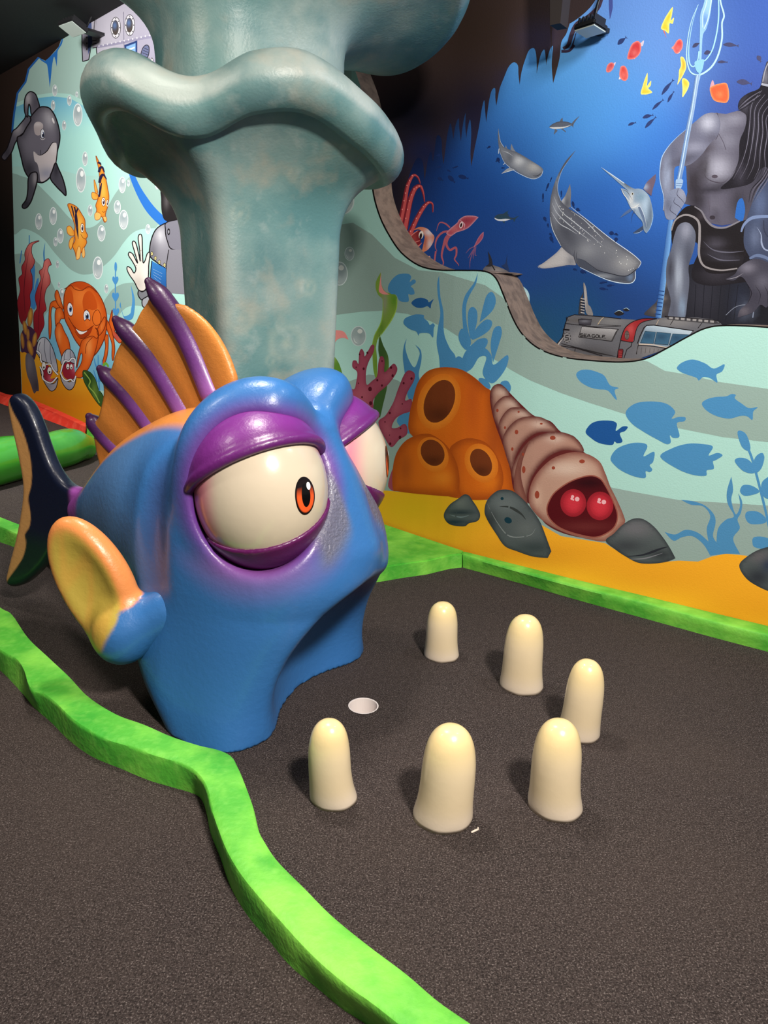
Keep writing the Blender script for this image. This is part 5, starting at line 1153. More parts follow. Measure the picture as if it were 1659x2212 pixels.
f.poly([(400, 800), (410, 750), (450, 690), (540, 630), (640, 600), (700, 615), (735, 660), (770, 730), (800, 810), (795, 870), (760, 915), (680, 950), (580, 935), (480, 900), (420, 850)], (82, 14, 22), blobs=[(640, 640, 120, 40, (40, 8, 16), 0.9), (620, 890, 160, 30, (110, 44, 44), 0.7)], g=18); f.line([(400, 800), (410, 750), (450, 690), (540, 630), (640, 600), (700, 615), (735, 660), (770, 730), (800, 810), (795, 870), (760, 915), (680, 950), (580, 935), (480, 900), (420, 850)], 7, (150, 84, 72), closed=True)
for (x, y, r) in ((550, 755, 66), (702, 772, 68)):
    f.ell(x, y, r * 1.12, r * 1.2, (120, 20, 30), blobs=[(x, y, r, r, (206, 50, 66), 1)]); f.ell(x, y, r * .82, r * .9, (206, 52, 66), edge=((168, 34, 48), 20, 0.7))
    for (dx, dy, q) in ((-4, -36, 9), (22, -22, 13), (0, -18, 5), (-8, -24, 8)): f.ell(x + dx, y + dy, q, q, (236, 178, 184))
for (x, y, rx, ry) in ((118, 228, 7, 10), (161, 326, 6, 8), (239, 236, 6, 6), (227, 351, 10, 13), (368, 304, 8, 5), (203, 448, 7, 10), (433, 384, 16, 12), (264, 478, 7, 9), (268, 565, 10, 20), (437, 555, 10, 9), (600, 518, 16, 11), (344, 708, 13, 22)): f.ell(x, y, rx, ry, (150, 66, 48))
f.done()
# rocks on the sand
def rock(T, label, pts, bl, lines=(), dots=()):
    f = fig('painted_rock', label, T); f.poly(pts, (82, 90, 92), edge=((40, 46, 52), 12, 0.7), blobs=bl, g=18)
    for l_, w_, c_ in lines: f.line(l_, w_, c_, taper=(0.1, 0.1))
    for d_ in dots: f.ell(*d_[:4], (22, 56, 70), rot=d_[4])
    f.done()
rock(C3, 'small dark rock painted left of the speckled rock', [(1015, 2074), (1060, 2000), (1130, 1950), (1180, 1915), (1220, 1925), (1245, 1960), (1285, 2020), (1310, 2080), (1290, 2130), (1220, 2150), (1180, 2175), (1080, 2165), (1030, 2130)], [(1150, 1980, 60, 50, (112, 118, 116), 0.7), (1150, 2060, 110, 18, (26, 44, 54), 0.9), (1100, 2140, 120, 24, (22, 46, 60), 0.9)], [([(1060, 2080), (1150, 2100), (1220, 2085)], 12, (110, 124, 130))])
rock(C4, 'speckled grey rock painted between the sponge and the shell', [(45, 800), (60, 740), (110, 690), (160, 678), (210, 690), (270, 740), (320, 800), (360, 860), (385, 920), (425, 1030, 1), (405, 1068, 1), (320, 1060), (230, 1030), (160, 1000), (110, 930), (60, 850)], [(160, 760, 90, 60, (112, 120, 122), 0.8), (280, 900, 70, 60, (106, 112, 112), 0.7), (330, 1010, 110, 40, (50, 60, 62), 0.8), (80, 850, 40, 60, (50, 54, 56), 0.8)], [([(130, 775), (190, 780), (250, 815), (280, 850)], 16, (56, 60, 60)), ([(60, 760), (120, 870), (190, 945), (300, 940), (335, 900)], 7, (130, 136, 138))], [(145, 730, 9, 9, 0), (179, 854, 22, 17, 25)])
rock(C4, 'grey rock painted at the right foot of the shell', [(735, 970), (780, 930), (830, 880), (890, 845), (950, 848), (1010, 890), (1060, 950), (1100, 1010), (1132, 1070, 1), (1080, 1090), (1000, 1100), (920, 1095), (850, 1060), (790, 1020)], [(900, 900, 110, 50, (112, 110, 116), 0.8), (850, 1000, 110, 40, (56, 58, 64), 0.8), (1050, 1050, 70, 30, (40, 42, 48), 0.8)], [([(850, 1060), (950, 1050), (1050, 1015), (1090, 1005)], 14, (40, 42, 50)), ([(870, 1075), (960, 1070), (1060, 1040)], 8, (124, 124, 132))])
rock(C4, 'dark rock painted at the far right of the sand', [(1495, 1110), (1540, 1060), (1610, 1020), (1700, 1000), (1800, 1010), (1800, 1280), (1700, 1270), (1600, 1230), (1530, 1180)], [(1610, 1060, 60, 40, (104, 98, 104), 0.7), (1600, 1180, 80, 60, (34, 34, 46), 0.8), (1660, 1110, 40, 40, (26, 40, 74), 0.7)])
# ---- ocean painting on the blue wall
C7, C8, C6, C9, C10 = (780, 0, 3.606), (1200, 0, 3.614), (1130, 550, 3.136), (1060, 230, 4.608), (1180, 590, 3.95)
def bfig(name, label=None, T=C9): return Fig(BLUE, WALL_RIGHT, name, label, T)
# cave roof with hanging drips
f = bfig('painted_cave_roof', 'dark cave roof with hanging points at the top left of the ocean scene', C7)
f.poly([(-200, 1700), (-200, -900), (3200, -900), (2300, -600), (1900, -150), (1720, 40), (1640, 150), (1600, 260), (1560, 330), (1545, 460), (1496, 650, 1), (1485, 500), (1495, 360), (1470, 390), (1450, 460), (1443, 512, 1), (1436, 430), (1425, 385), (1395, 440), (1368, 575, 1), (1368, 470), (1352, 380), (1310, 390), (1280, 460), (1250, 560), (1236, 660, 1), (1226, 580), (1222, 510), (1190, 485), (1150, 520), (1115, 600), (1080, 690), (1060, 790), (1054, 825, 1), (1046, 760), (1045, 690), (1020, 700), (1000, 770), (985, 870), (975, 952, 1), (966, 860), (960, 780), (940, 850), (920, 980), (880, 1180), (860, 1295, 1), (852, 1200), (858, 1040), (850, 930), (830, 1000), (820, 1075, 1), (812, 980), (815, 880), (795, 960), (778, 1100, 1), (765, 1000), (760, 920), (735, 980), (718, 1085, 1), (710, 1020), (695, 960), (670, 1060), (655, 1180), (642, 1280, 1), (630, 1180), (625, 1080), (590, 1060), (570, 1200), (560, 1260, 1), (545, 1180), (520, 1250), (495, 1400, 1), (480, 1260), (440, 1230), (400, 1300), (360, 1420), (330, 1600), (300, 1800), (200, 2000), (-200, 2000)], (66, 51, 48), smooth=True,
    blobs=[(900, 250, 700, 300, (60, 46, 40), 0.9), (400, 900, 400, 320, (6, 8, 22), 0.95), (200, 1500, 260, 500, (7, 11, 30), 0.95), (900, 900, 200, 300, (24, 25, 52), 0.8), (1400, 300, 200, 150, (64, 56, 78), 0.8), (800, 1100, 120, 150, (32, 38, 74), 0.7), (1150, 620, 120, 100, (46, 42, 66), 0.7), (500, 1200, 160, 150, (22, 30, 66), 0.9)], g=70, n=4)
f.line([(1560, 400), (1620, 395), (1660, 350)], 22, (60, 52, 78)); f.done()
f = bfig('painted_cave_roof', 'brown rock loop hanging at the very top of the ocean scene', C8)
f.line([(60, 380), (100, 350), (130, 260), (170, 190), (260, 130), (330, 60), (360, -20)], 40, (70, 56, 72), taper=(0.6, 0.8)); f.poly([(-20, 560, 1), (-20, 200), (120, 180), (300, 20), (360, -200), (-20, -200)], (56, 44, 44), blobs=[(60, 300, 60, 120, (66, 56, 74), 0.7)]); f.line([(50, 400), (110, 400), (140, 330), (165, 240)], 12, (58, 44, 66), taper=(0.5, 0.3)); f.line([(430, -40), (432, 60), (425, 150)], 30, (70, 84, 150), taper=(1, 0)); f.done()
GRY, WHT, DKG = (116, 118, 126), (196, 202, 210), (58, 62, 74)
# big whale shark
f = bfig('painted_whale_shark', 'large spotted whale shark in the middle of the ocean scene', C9)
f.poly([(700, 945, 1), (740, 890), (770, 820), (790, 770, 1), (800, 860), (795, 950), (800, 1000, 1), (740, 1010)], (112, 114, 122), blobs=[(720, 930, 20, 40, (190, 192, 200), 0.7), (760, 960, 30, 50, (70, 72, 82), 0.7)], g=14)
f.poly([(850, 432, 1), (780, 530), (720, 620), (690, 690), (668, 780), (672, 860), (700, 940), (760, 1000), (820, 1040), (900, 1090), (1000, 1160), (1100, 1240), (1200, 1320), (1300, 1400), (1400, 1460), (1480, 1530), (1495, 1560), (1470, 1600), (1435, 1650), (1435, 1710), (1400, 1755), (1300, 1755), (1180, 1730), (1060, 1680), (960, 1630), (890, 1600), (840, 1550), (770, 1470), (700, 1390), (640, 1290), (600, 1190), (588, 1080), (592, 950), (610, 850), (640, 750), (680, 660), (750, 540)], (98, 100, 110), edge=((58, 60, 72), 30, 0.5),
    blobs=[(1350, 1560, 130, 90, (150, 150, 152), 0.9), (950, 1430, 110, 80, (140, 142, 148), 0.7), (750, 1250, 90, 200, (64, 66, 76), 0.8, -30), (900, 1160, 60, 200, (76, 78, 90), 0.7, -50), (640, 1000, 40, 160, (150, 154, 164), 0.6), (1050, 1650, 200, 40, (60, 62, 72), 0.7, 20), (1200, 1420, 160, 90, (120, 122, 128), 0.6), (660, 720, 20, 90, (160, 168, 182), 0.8)], g=26)
f.line([(850, 432), (780, 530), (720, 620), (690, 690), (668, 780), (672, 860), (700, 940)], 5, (150, 170, 200), taper=(0, 1)); f.line([(800, 1000), (860, 1050), (1000, 1160), (1200, 1320), (1400, 1460), (1480, 1530), (1495, 1560), (1470, 1605)], 7, (206, 214, 224), taper=(0.4, 0.6))
f.line([(592, 1100), (620, 1230), (700, 1390)], 6, (190, 200, 214), taper=(0.2, 0.5)); f.line([(890, 1602), (1060, 1684), (1180, 1732), (1300, 1758), (1400, 1757), (1440, 1710), (1440, 1640)], 9, (196, 214, 232), taper=(0.5, 0.6))
for q in ([(630, 900), (700, 1040), (830, 1150), (980, 1270), (1120, 1390)], [(610, 960), (660, 1060), (760, 1160), (900, 1270), (1000, 1340)], [(605, 1050), (680, 1160), (780, 1220), (860, 1270)], [(800, 1040), (930, 1130), (1050, 1250), (1130, 1330)]): f.line(q, 9, (176, 180, 188), taper=(0.2, 0.1))
f.poly([(470, 1590), (520, 1560), (600, 1500), (660, 1450), (705, 1398, 1), (760, 1450), (830, 1500, 1), (850, 1580, 1), (760, 1580), (640, 1600), (540, 1612), (485, 1608)], (178, 174, 174), edge=((130, 128, 134), 16, 0.5), blobs=[(800, 1540, 50, 60, (110, 112, 122), 0.8)], g=20); f.line([(470, 1592), (520, 1614), (650, 1602), (840, 1582)], 5, (60, 80, 130))
f.poly([(860, 1510, 1), (930, 1530), (1000, 1580), (1060, 1630), (1180, 1660), (1300, 1685), (1370, 1680), (1440, 1640, 1), (1400, 1740), (1340, 1735), (1200, 1720), (1060, 1680), (960, 1620), (890, 1590)], (70, 74, 86), blobs=[(1390, 1700, 30, 40, (110, 130, 160), 0.8), (1100, 1690, 120, 24, (150, 154, 162), 0.8)], g=20); f.line([(930, 1530), (1010, 1590), (1080, 1635), (1200, 1665), (1300, 1687), (1370, 1680), (1450, 1620)], 7, (30, 32, 42), taper=(0.2, 1))
f.line([(835, 1430), (830, 1500), (850, 1560)], 8, (60, 62, 72), taper=(0.2, 0.4)); f.line([(860, 1440), (852, 1500), (872, 1570)], 6, (60, 62, 72), taper=(0.2, 0.4))
rs = random.Random(4)
for i in range(70):
    t = rs.random(); u_ = rs.random(); x = 650 + t * 780; y = 1010 + t * 560 + (u_ - 0.45) * (150 + 130 * t)
    if s_poly2(np.array([x]), np.array([y]), np.array([(640, 960), (760, 1020), (1000, 1180), (1300, 1420), (1470, 1550), (1400, 1640), (1200, 1640), (960, 1540), (860, 1480), (720, 1380), (620, 1180)]))[0] < 0:
        f.ell(x, y, rs.uniform(2, 4.5), rs.uniform(3, 7), (208, 208, 208), rot=rs.uniform(0, 60))
f.done()
# smaller whale shark
f = bfig('painted_whale_shark', 'smaller whale shark at the upper left of the ocean scene', C9)
f.poly([(198, 440, 1), (200, 400), (208, 372, 1), (228, 420), (250, 450, 1)], (128, 132, 142)); f.poly([(145, 410, 1), (150, 385, 1), (168, 425, 1)], (128, 132, 142))
f.poly([(78, 215, 1), (85, 290), (95, 350), (130, 400), (200, 435), (260, 455), (340, 500), (420, 550), (490, 595), (520, 625), (518, 660), (495, 690), (440, 718), (370, 705), (290, 665), (230, 625), (180, 595), (130, 540), (100, 480), (85, 430), (75, 350), (72, 280)], (122, 126, 136), edge=((70, 74, 88), 14, 0.5), blobs=[(280, 540, 60, 50, (200, 202, 206), 0.8), (430, 600, 70, 50, (176, 174, 172), 0.8), (190, 520, 40, 60, (84, 88, 100), 0.7), (300, 480, 90, 24, (84, 88, 98), 0.6, 30), (450, 680, 60, 16, (90, 92, 102), 0.6)], g=16)
f.line([(78, 215), (85, 290), (100, 355), (130, 402)], 4, (190, 200, 214), taper=(0, 1)); f.line([(90, 450), (130, 545), (180, 598), (260, 655), (370, 708), (440, 720), (500, 690), (520, 640)], 5, (206, 220, 236), taper=(0.3, 0.6)); f.line([(110, 440), (170, 460), (230, 500)], 8, (170, 174, 182), taper=(0, 0)); f.line([(420, 690), (460, 692), (505, 662)], 7, (34, 36, 44), taper=(0.4, 0.6))
f.poly([(108, 668, 1), (150, 630), (190, 605, 1), (235, 628, 1), (180, 645)], (150, 154, 162)); f.line([(108, 668), (180, 645), (235, 630)], 5, (226, 232, 240), taper=(0.2, 0.6)); f.line([(78, 470), (82, 430), (86, 420)], 8, (190, 200, 212)); f.line([(125, 580), (140, 565)], 6, (200, 210, 220)); f.done()
# two plain sharks
def shark(T, label, body, fins, belly, cols=((92, 98, 112), (206, 206, 206))):
    f = bfig('painted_shark', label, T)
    for q in fins: f.poly(q, cols[0])
    f.poly(body, cols[0], edge=((56, 62, 78), 8, 0.6), g=10); f.poly(belly, cols[1]); f.done()
shark(C9, 'small grey shark near the top of the ocean scene', [(583, 205), (610, 178), (660, 155), (710, 148), (770, 155), (810, 172), (815, 185), (770, 205), (700, 222), (640, 222), (600, 215)], [[(685, 152, 1), (700, 125), (716, 112, 1), (718, 150, 1)], [(800, 175, 1), (840, 130), (888, 92, 1), (850, 140), (825, 180), (822, 210, 1), (808, 190)], [(640, 222, 1), (628, 282, 1), (668, 240, 1)], [(700, 222, 1), (750, 260, 1), (745, 245), (720, 222, 1)]], [(583, 207, 1), (650, 205), (740, 200), (810, 180, 1), (740, 212), (650, 224), (605, 218)])
shark(C9, 'small dark shark below the smaller whale shark', [(38, 1105), (60, 1080), (110, 1070), (160, 1078), (200, 1105), (240, 1112), (200, 1128), (150, 1132), (80, 1135), (45, 1122)], [[(120, 1072, 1), (150, 1050), (178, 1036, 1), (168, 1060), (185, 1082, 1)], [(225, 1112, 1), (260, 1095), (282, 1090, 1), (255, 1112), (232, 1152, 1), (225, 1125)], [(110, 1135, 1), (138, 1165, 1), (142, 1130, 1)]], [(38, 1108, 1), (80, 1122), (150, 1118), (200, 1122, 1), (140, 1140), (80, 1138), (46, 1124)], ((40, 66, 84), (204, 206, 214)))
# marlin
f = bfig('painted_marlin', 'silver marlin with a long bill turning beside the arm of the painted giant', C9)
f.poly([(1520, 820, 1), (1550, 760), (1600, 710), (1645, 672, 1), (1640, 740), (1615, 820), (1600, 890, 1), (1560, 860)], (104, 88, 104), blobs=[(1540, 800, 30, 30, (160, 176, 200), 0.7)], g=14)
f.poly([(1285, 1112, 1), (1330, 1060), (1395, 1012, 1), (1405, 1040, 1), (1340, 1080)], (78, 100, 140)); f.poly([(1415, 1258, 1), (1470, 1220), (1525, 1180, 1), (1520, 1225), (1460, 1255)], (56, 70, 96)); f.line([(1418, 1262), (1470, 1258), (1520, 1228)], 5, (180, 204, 230), taper=(0, 0))
f.poly([(1098, 604, 1), (1150, 640), (1240, 700), (1330, 760), (1420, 815), (1480, 818), (1530, 840), (1580, 900), (1608, 1000), (1615, 1100), (1590, 1200), (1550, 1262, 1), (1525, 1230), (1510, 1150), (1470, 1100), (1420, 1040), (1395, 1010), (1360, 940), (1330, 870), (1295, 815, 1), (1330, 820), (1370, 840), (1310, 790), (1220, 710), (1150, 650)], (134, 152, 172), blobs=[(1360, 780, 70, 20, (66, 62, 56), 0.8, 35), (1540, 960, 40, 120, (170, 190, 210), 0.8), (1590, 1080, 26, 140, (70, 84, 104), 0.7), (1500, 900, 50, 40, (110, 140, 160), 0.7), (1440, 990, 50, 30, (200, 204, 206), 0.8), (1400, 920, 20, 60, (220, 216, 210), 0.7), (1550, 1180, 30, 60, (80, 96, 116), 0.8)], g=18)
f.line([(1098, 604), (1150, 640), (1240, 702), (1330, 765)], 6, (214, 226, 232), taper=(0, 1)); f.line([(1300, 818), (1330, 880), (1395, 960)], 7, (216, 214, 210), taper=(0.4, 0.5)); f.line([(1310, 830), (1360, 850), (1410, 930)], 5, (60, 56, 56), taper=(0.2, 0.3)); f.ell(1412, 870, 11, 13, (214, 208, 190)); f.ell(1413, 870, 7, 8, (30, 28, 30)); f.line([(1395, 1005), (1440, 1000), (1480, 965)], 8, (216, 214, 212), taper=(0.4, 0.2)); f.poly([(1465, 1000, 1), (1495, 1010), (1540, 1130), (1550, 1215, 1), (1515, 1130)], (96, 112, 140)); f.line([(1460, 1005), (1490, 1000), (1530, 1090), (1555, 1200)], 5, (206, 214, 224), taper=(0.6, 0.2)); f.line([(1430, 1020), (1410, 1090), (1400, 1160)], 4, (60, 76, 110), taper=(1, 0)); f.line([(1440, 1025), (1425, 1070)], 4, (60, 76, 110)); f.line([(1608, 1000), (1617, 1100), (1590, 1205), (1552, 1262)], 5, (150, 190, 230), taper=(0.2, 0.2)); f.done()
# octopus-like squid at the cut edge and two squid
f = bfig('painted_giant_squid', 'red squid with long raised tentacles at the edge of the cut-out', C5)
TE = (186, 78, 78)
for q, w_ in (([(150, 620), (185, 480), (215, 330), (240, 200), (285, 115), (325, 130), (345, 185)], 34), ([(200, 640), (230, 480), (260, 330), (300, 230), (345, 205), (370, 260), (382, 340)], 40), ([(225, 690), (270, 590), (320, 480), (380, 380), (420, 345), (450, 360), (452, 430)], 34)):
    f.line(q, w_, (120, 34, 44), taper=(1.5, 0.12)); f.line([(x + 5, y) for x, y in q], w_ * .6, TE, taper=(1.4, 0.1))
    for k in range(9): t = k / 10; i_ = int(t * (len(q) - 2)); x = q[i_][0] + (q[i_+1][0] - q[i_][0]) * (t * (len(q) - 2) - i_); y = q[i_][1] + (q[i_+1][1] - q[i_][1]) * (t * (len(q) - 2) - i_); f.ell(x - 6, y, 5, 6, (224, 140, 134))
f.poly([(195, 700), (250, 640), (300, 600), (345, 590), (350, 680), (330, 740), (280, 760), (230, 770)], (112, 30, 38), blobs=[(290, 660, 30, 60, (160, 64, 60), 0.7)], g=14)
for q in ([(225, 690), (280, 620), (330, 585)], [(230, 720), (290, 690), (345, 670)], [(240, 760), (300, 735), (350, 700)], [(250, 770), (320, 730), (360, 690)]): f.line(q, 10, (196, 112, 104), taper=(0.4, 0.4))
f.poly([(290, 580), (340, 555), (400, 565), (440, 600), (468, 640), (450, 700), (410, 750), (365, 765), (375, 700), (385, 640), (370, 600), (335, 575)], (196, 116, 84), blobs=[(420, 600, 40, 30, (206, 200, 206), 0.9), (430, 700, 30, 50, (196, 186, 190), 0.8), (390, 680, 20, 60, (150, 70, 50), 0.7)], g=12)
f.ell(355, 622, 20, 34, (216, 206, 196), rot=10); f.ell(352, 632, 11, 26, (40, 22, 22), rot=10); f.poly([(290, 760), (320, 740), (355, 760), (350, 800), (320, 812), (298, 795)], (200, 150, 144)); f.ell(325, 775, 14, 24, (96, 36, 44)); f.line([(390, 890), (400, 840), (425, 805), (432, 850), (415, 900)], 9, (206, 150, 134)); f.done()
f = bfig('painted_squid', 'larger of two red squid swimming beside the tentacles', C5)
for q, w_ in (([(610, 590), (540, 600), (490, 650), (475, 720), (490, 760)], 16), ([(640, 590), (570, 640), (545, 720), (530, 800), (545, 860), (525, 910)], 18), ([(640, 600), (590, 640), (570, 700), (600, 750), (650, 730), (655, 790), (640, 830), (670, 870), (675, 885)], 18), ([(600, 560), (560, 525), (510, 520), (485, 590)], 12), ([(480, 760), (470, 850), (490, 890), (510, 880)], 12)): f.line(q, w_, (166, 84, 96), taper=(1.2, 0.2))
f.poly([(570, 610), (600, 570), (660, 520), (680, 490), (730, 460), (800, 458), (845, 470, 1), (810, 510), (760, 560), (710, 585), (660, 600), (610, 630)], (164, 70, 84), edge=((200, 150, 164), 8, 0.7), blobs=[(740, 500, 50, 24, (130, 44, 62), 0.7), (640, 570, 40, 30, (190, 110, 110), 0.6)], g=12); f.ell(697, 537, 16, 30, (216, 190, 190), rot=15); f.ell(696, 539, 8, 19, (40, 16, 24), rot=15); f.line([(680, 490), (725, 530), (715, 580)], 6, (206, 170, 180), taper=(0.2, 0.2)); f.done()
f = bfig('painted_squid', 'smaller of two red squid beside the tentacles', C5)
for q in ([(815, 720), (770, 740), (735, 780)], [(815, 725), (780, 780), (755, 820)], [(818, 725), (800, 790), (800, 830)], [(822, 720), (815, 790), (830, 800)], [(810, 730), (775, 830), (770, 910)]): f.line(q, 8, (120, 80, 116), taper=(1, 0.2))
f.poly([(805, 725), (820, 690), (840, 650), (865, 615), (888, 595, 1), (885, 640), (860, 680), (835, 705)], (156, 74, 96), edge=((190, 130, 150), 5, 0.6), g=8); f.done()
# sunken nose of a craft behind the cut edge
f = bfig('painted_glass_dome', 'pale glass dome of a sunken craft showing past the cut edge', C5)
f.poly([(885, 915), (920, 880), (960, 878), (1030, 900), (1100, 935), (1150, 985), (1190, 1040), (1180, 1080), (1100, 1010), (1020, 950), (900, 950)], (96, 92, 96), blobs=[(1000, 930, 60, 30, (170, 160, 156), 0.6), (1180, 1040, 40, 30, (80, 100, 150), 0.7)], g=16); f.poly([(905, 890), (935, 860), (925, 760, 1), (955, 820), (962, 885)], (44, 44, 52)); f.poly([(1040, 885, 1), (1075, 860), (1092, 780, 1), (1090, 860), (1110, 940), (1060, 900)], (38, 56, 96)); f.line([(960, 880), (985, 925)], 10, (40, 36, 38))
f.poly([(1160, 1060), (1220, 1060), (1270, 1110), (1280, 1180), (1260, 1250), (1230, 1290), (1180, 1200)], (120, 160, 178), edge=((176, 214, 220), 14, 0.9), blobs=[(1220, 1190, 20, 60, (60, 90, 110), 0.8), (1250, 1130, 12, 40, (214, 236, 238), 0.8)], g=12); f.line([(1235, 1110), (1262, 1150), (1255, 1230)], 7, (214, 238, 240), taper=(0, 0)); f.ell(1385, 1484, 17, 22, (150, 190, 214)); f.ell(1385, 1484, 13, 18, (46, 92, 140)); f.done()
# small dark fish
for k, (T, pts) in enumerate([(C7, [(605, 1210, 10, 14, 80), (608, 1300, 10, 17, 80), (740, 1300, 6, 18, 70), (682, 1328, 12, 6, 30), (615, 1392, 20, 13, 30), (700, 1390, 30, 16, 45), (790, 1378, 32, 16, 15), (998, 1145, 8, 12, 60), (1068, 1245, 12, 15, 50), (1102, 1308, 10, 5, 0)]),
        (C9, [(523, 895, 8, 34, 0), (570, 790, 9, 34, 20), (604, 720, 5, 18, 20), (705, 860, 6, 24, 0), (822, 970, 12, 28, -15), (868, 1025, 18, 15, 30), (540, 1115, 14, 20, -30), (572, 1178, 8, 16, -10), (597, 1270, 14, 10, 40), (607, 1315, 16, 28, -25), (1205, 1260, 22, 18, 20), (1252, 1270, 14, 10, 30), (1250, 1322, 18, 18, 20), (918, 1642, 24, 17, 20), (838, 1620, 16, 9, 20), (1115, 1752, 30, 9, -8), (1185, 1782, 30, 12, -5), (1115, 1815, 34, 13, 8), (75, 530, 16, 22, -20), (118, 612, 12, 6, 0)])]):
    for i, (x, y, rx, ry, a) in enumerate(pts):
        f = bfig('painted_dark_fish', None, T); f.ell(x, y, rx, ry, (24, 44, 92), rot=a)
        ar = math.radians(a + (0 if rx > ry else 90)); L_ = max(rx, ry); c_, s_ = math.cos(ar), math.sin(ar)
        f.poly([(x + c_ * L_ * .8, y + s_ * L_ * .8), (x + c_ * L_ * 1.5 - s_ * 7, y + s_ * L_ * 1.5 + c_ * 7), (x + c_ * L_ * 1.5 + s_ * 7, y + s_ * L_ * 1.5 - c_ * 7)], (24, 44, 92), smooth=False); f.done()
for (x, y, L_, a, th) in [(875, 680, 76, -52, 16), (900, 755, 50, -60, 12), (800, 815, 60, -42, 13), (722, 908, 45, -15, 16), (742, 955, 62, -45, 15), (598, 966, 34, -20, 12), (520, 318, 46, -40, 20), (1100, 350, 36, -30, 16), (1370, 352, 62, 5, 18), (1192, 410, 34, -15, 18), (1305, 484, 40, 0, 12), (1475, 645, 62, 8, 24), (1590, 460, 30, 60, 20), (1180, 1508, 42, 5, 15)]:
    f = bfig('painted_dark_fish', None, C8); ar = math.radians(a); c_, s_ = math.cos(ar), math.sin(ar); R_ = lambda p, q: (x + p * c_ - q * s_, y + p * s_ + q * c_)
    f.poly([R_(-L_, 2), R_(-L_ * .5, -th * .9), R_(0, -th), R_(L_ * .5, -th * .4), R_(L_ * .75, -2), R_(L_, -th * .7), R_(L_ * .92, 0), R_(L_ * .98, th * .7), R_(L_ * .72, 3), R_(L_ * .3, th * .5), R_(-L_ * .3, th * .8)], (66, 66, 96) if y < 700 and x > 1000 else (48, 62, 110)); f.done()
for T, q in ((C10, [(580, 340), (620, 318), (655, 335), (662, 350), (620, 365), (590, 355)]), (C10, [(655, 308), (685, 298), (710, 315), (690, 326), (662, 320)])):
    f = bfig('painted_dark_fish', None, T); f.poly(q, (36, 34, 38)); f.line([q[0], q[1], q[2]], 5, (170, 196, 210), taper=(0, 0.6)); f.done()
# bright fish
def cfish(label, body, col, hi, extra=()):
    f = bfig('painted_bright_fish', label, C8)
    for e_, c_ in extra: f.poly(e_, c_)
    f.poly(body, col, edge=(hi, 9, 0.8), blobs=[(sum(p[0] for p in body) / len(body), sum(p[1] for p in body) / len(body) + 14, 26, 26, hi, 0.35)], g=10); f.done()
RD, RH, YL, YH = (206, 62, 66), (244, 150, 140), (240, 196, 52), (255, 240, 140)
cfish('large red fish at the upper left of the bright shoal', [(560, 450), (575, 390), (600, 340), (640, 320), (665, 340), (668, 390), (650, 430), (615, 458), (575, 464)], RD, RH, [([(655, 350), (690, 315), (680, 360)], (214, 200, 214)), ([(600, 440), (625, 430), (618, 462)], (240, 190, 190))])
cfish('red fish right of the yellow angel fish, near the trident', [(918, 370), (930, 345), (950, 315), (975, 305), (993, 330), (990, 375), (965, 410), (940, 418), (922, 395)], (214, 66, 66), RH, [([(905, 375), (935, 350), (930, 385)], RH), ([(950, 420), (965, 395), (970, 410)], (244, 200, 200))])
cfish('smallest red fish on the left of the bright shoal', [(395, 550), (405, 510), (430, 488), (455, 495), (455, 525), (435, 555), (408, 566)], (200, 60, 74), RH, [([(450, 500), (470, 485), (462, 512)], (220, 200, 220))])
cfish('red fish below the large red one', [(500, 560), (510, 520), (540, 515), (560, 545), (568, 595), (550, 630), (520, 625), (500, 595)], (220, 78, 70), RH, [([(500, 600), (495, 620), (515, 610)], (240, 220, 220))])
cfish('orange fish beside the shoulder of the painted giant', [(1205, 690), (1230, 670), (1270, 655), (1330, 648), (1350, 690), (1355, 760), (1335, 800), (1290, 800), (1240, 785), (1215, 745)], (226, 92, 56), (244, 150, 96), [([(1205, 690), (1225, 625), (1240, 670)], (200, 150, 160)), ([(1240, 780), (1265, 762), (1275, 775)], (250, 190, 160))])
cfish('yellow angel fish at the top of the bright shoal', [(825, 210), (850, 150), (880, 100), (915, 55), (910, 110), (900, 160), (915, 145), (925, 140), (915, 185), (890, 185), (885, 260), (855, 240), (830, 230)], YL, YH, [([(840, 235), (855, 270), (866, 295), (850, 240)], (222, 110, 90))])
cfish('yellow angel fish below the red ones', [(665, 730), (680, 670), (700, 610), (718, 570), (718, 630), (715, 670), (745, 630), (742, 670), (725, 690), (755, 720), (720, 735), (690, 738)], YL, YH)
cfish('yellow angel fish beside the trident shaft', [(975, 450), (995, 445), (1015, 480), (1020, 530), (1000, 580), (975, 625), (952, 660), (962, 600), (965, 550), (980, 510)], (238, 170, 46), YH)
cfish('small yellow angel fish just under the one by the trident', [(988, 620), (1015, 615), (1043, 645), (1035, 690), (1010, 735), (990, 758), (992, 700)], (238, 190, 60), YH)

# the painted giant with trident
f = bfig('painted_sea_giant', 'grey stone-like bearded giant seated with a trident, at the right of the ocean scene', C8)
SK, SKD, SKL = (88, 84, 98), (36, 32, 40), (178, 178, 194)
# throne
f.poly([(1000, 2080, 1), (1660, 1900, 1), (1900, 1900, 1), (1900, 2560, 1), (860, 2560, 1), (880, 2300, 1)], (30, 30, 37), smooth=False, blobs=[(1150, 2300, 140, 200, (56, 55, 66), 0.6), (1450, 2350, 90, 160, (40, 44, 60), 0.8), (1500, 2420, 60, 60, (96, 104, 124), 0.6), (1620, 2400, 60, 160, (22, 22, 28), 0.9)], g=60)
for k in range(7): f.line([(1030 + k * 66, 2220), (1020 + k * 62, 2500)], 5, (26, 26, 34), False)
f.line([(1330, 2460), (1400, 2400), (1470, 2380), (1540, 2390)], 4, (128, 134, 150)); f.line([(1545, 2150), (1560, 2300), (1540, 2480)], 8, (120, 130, 150))
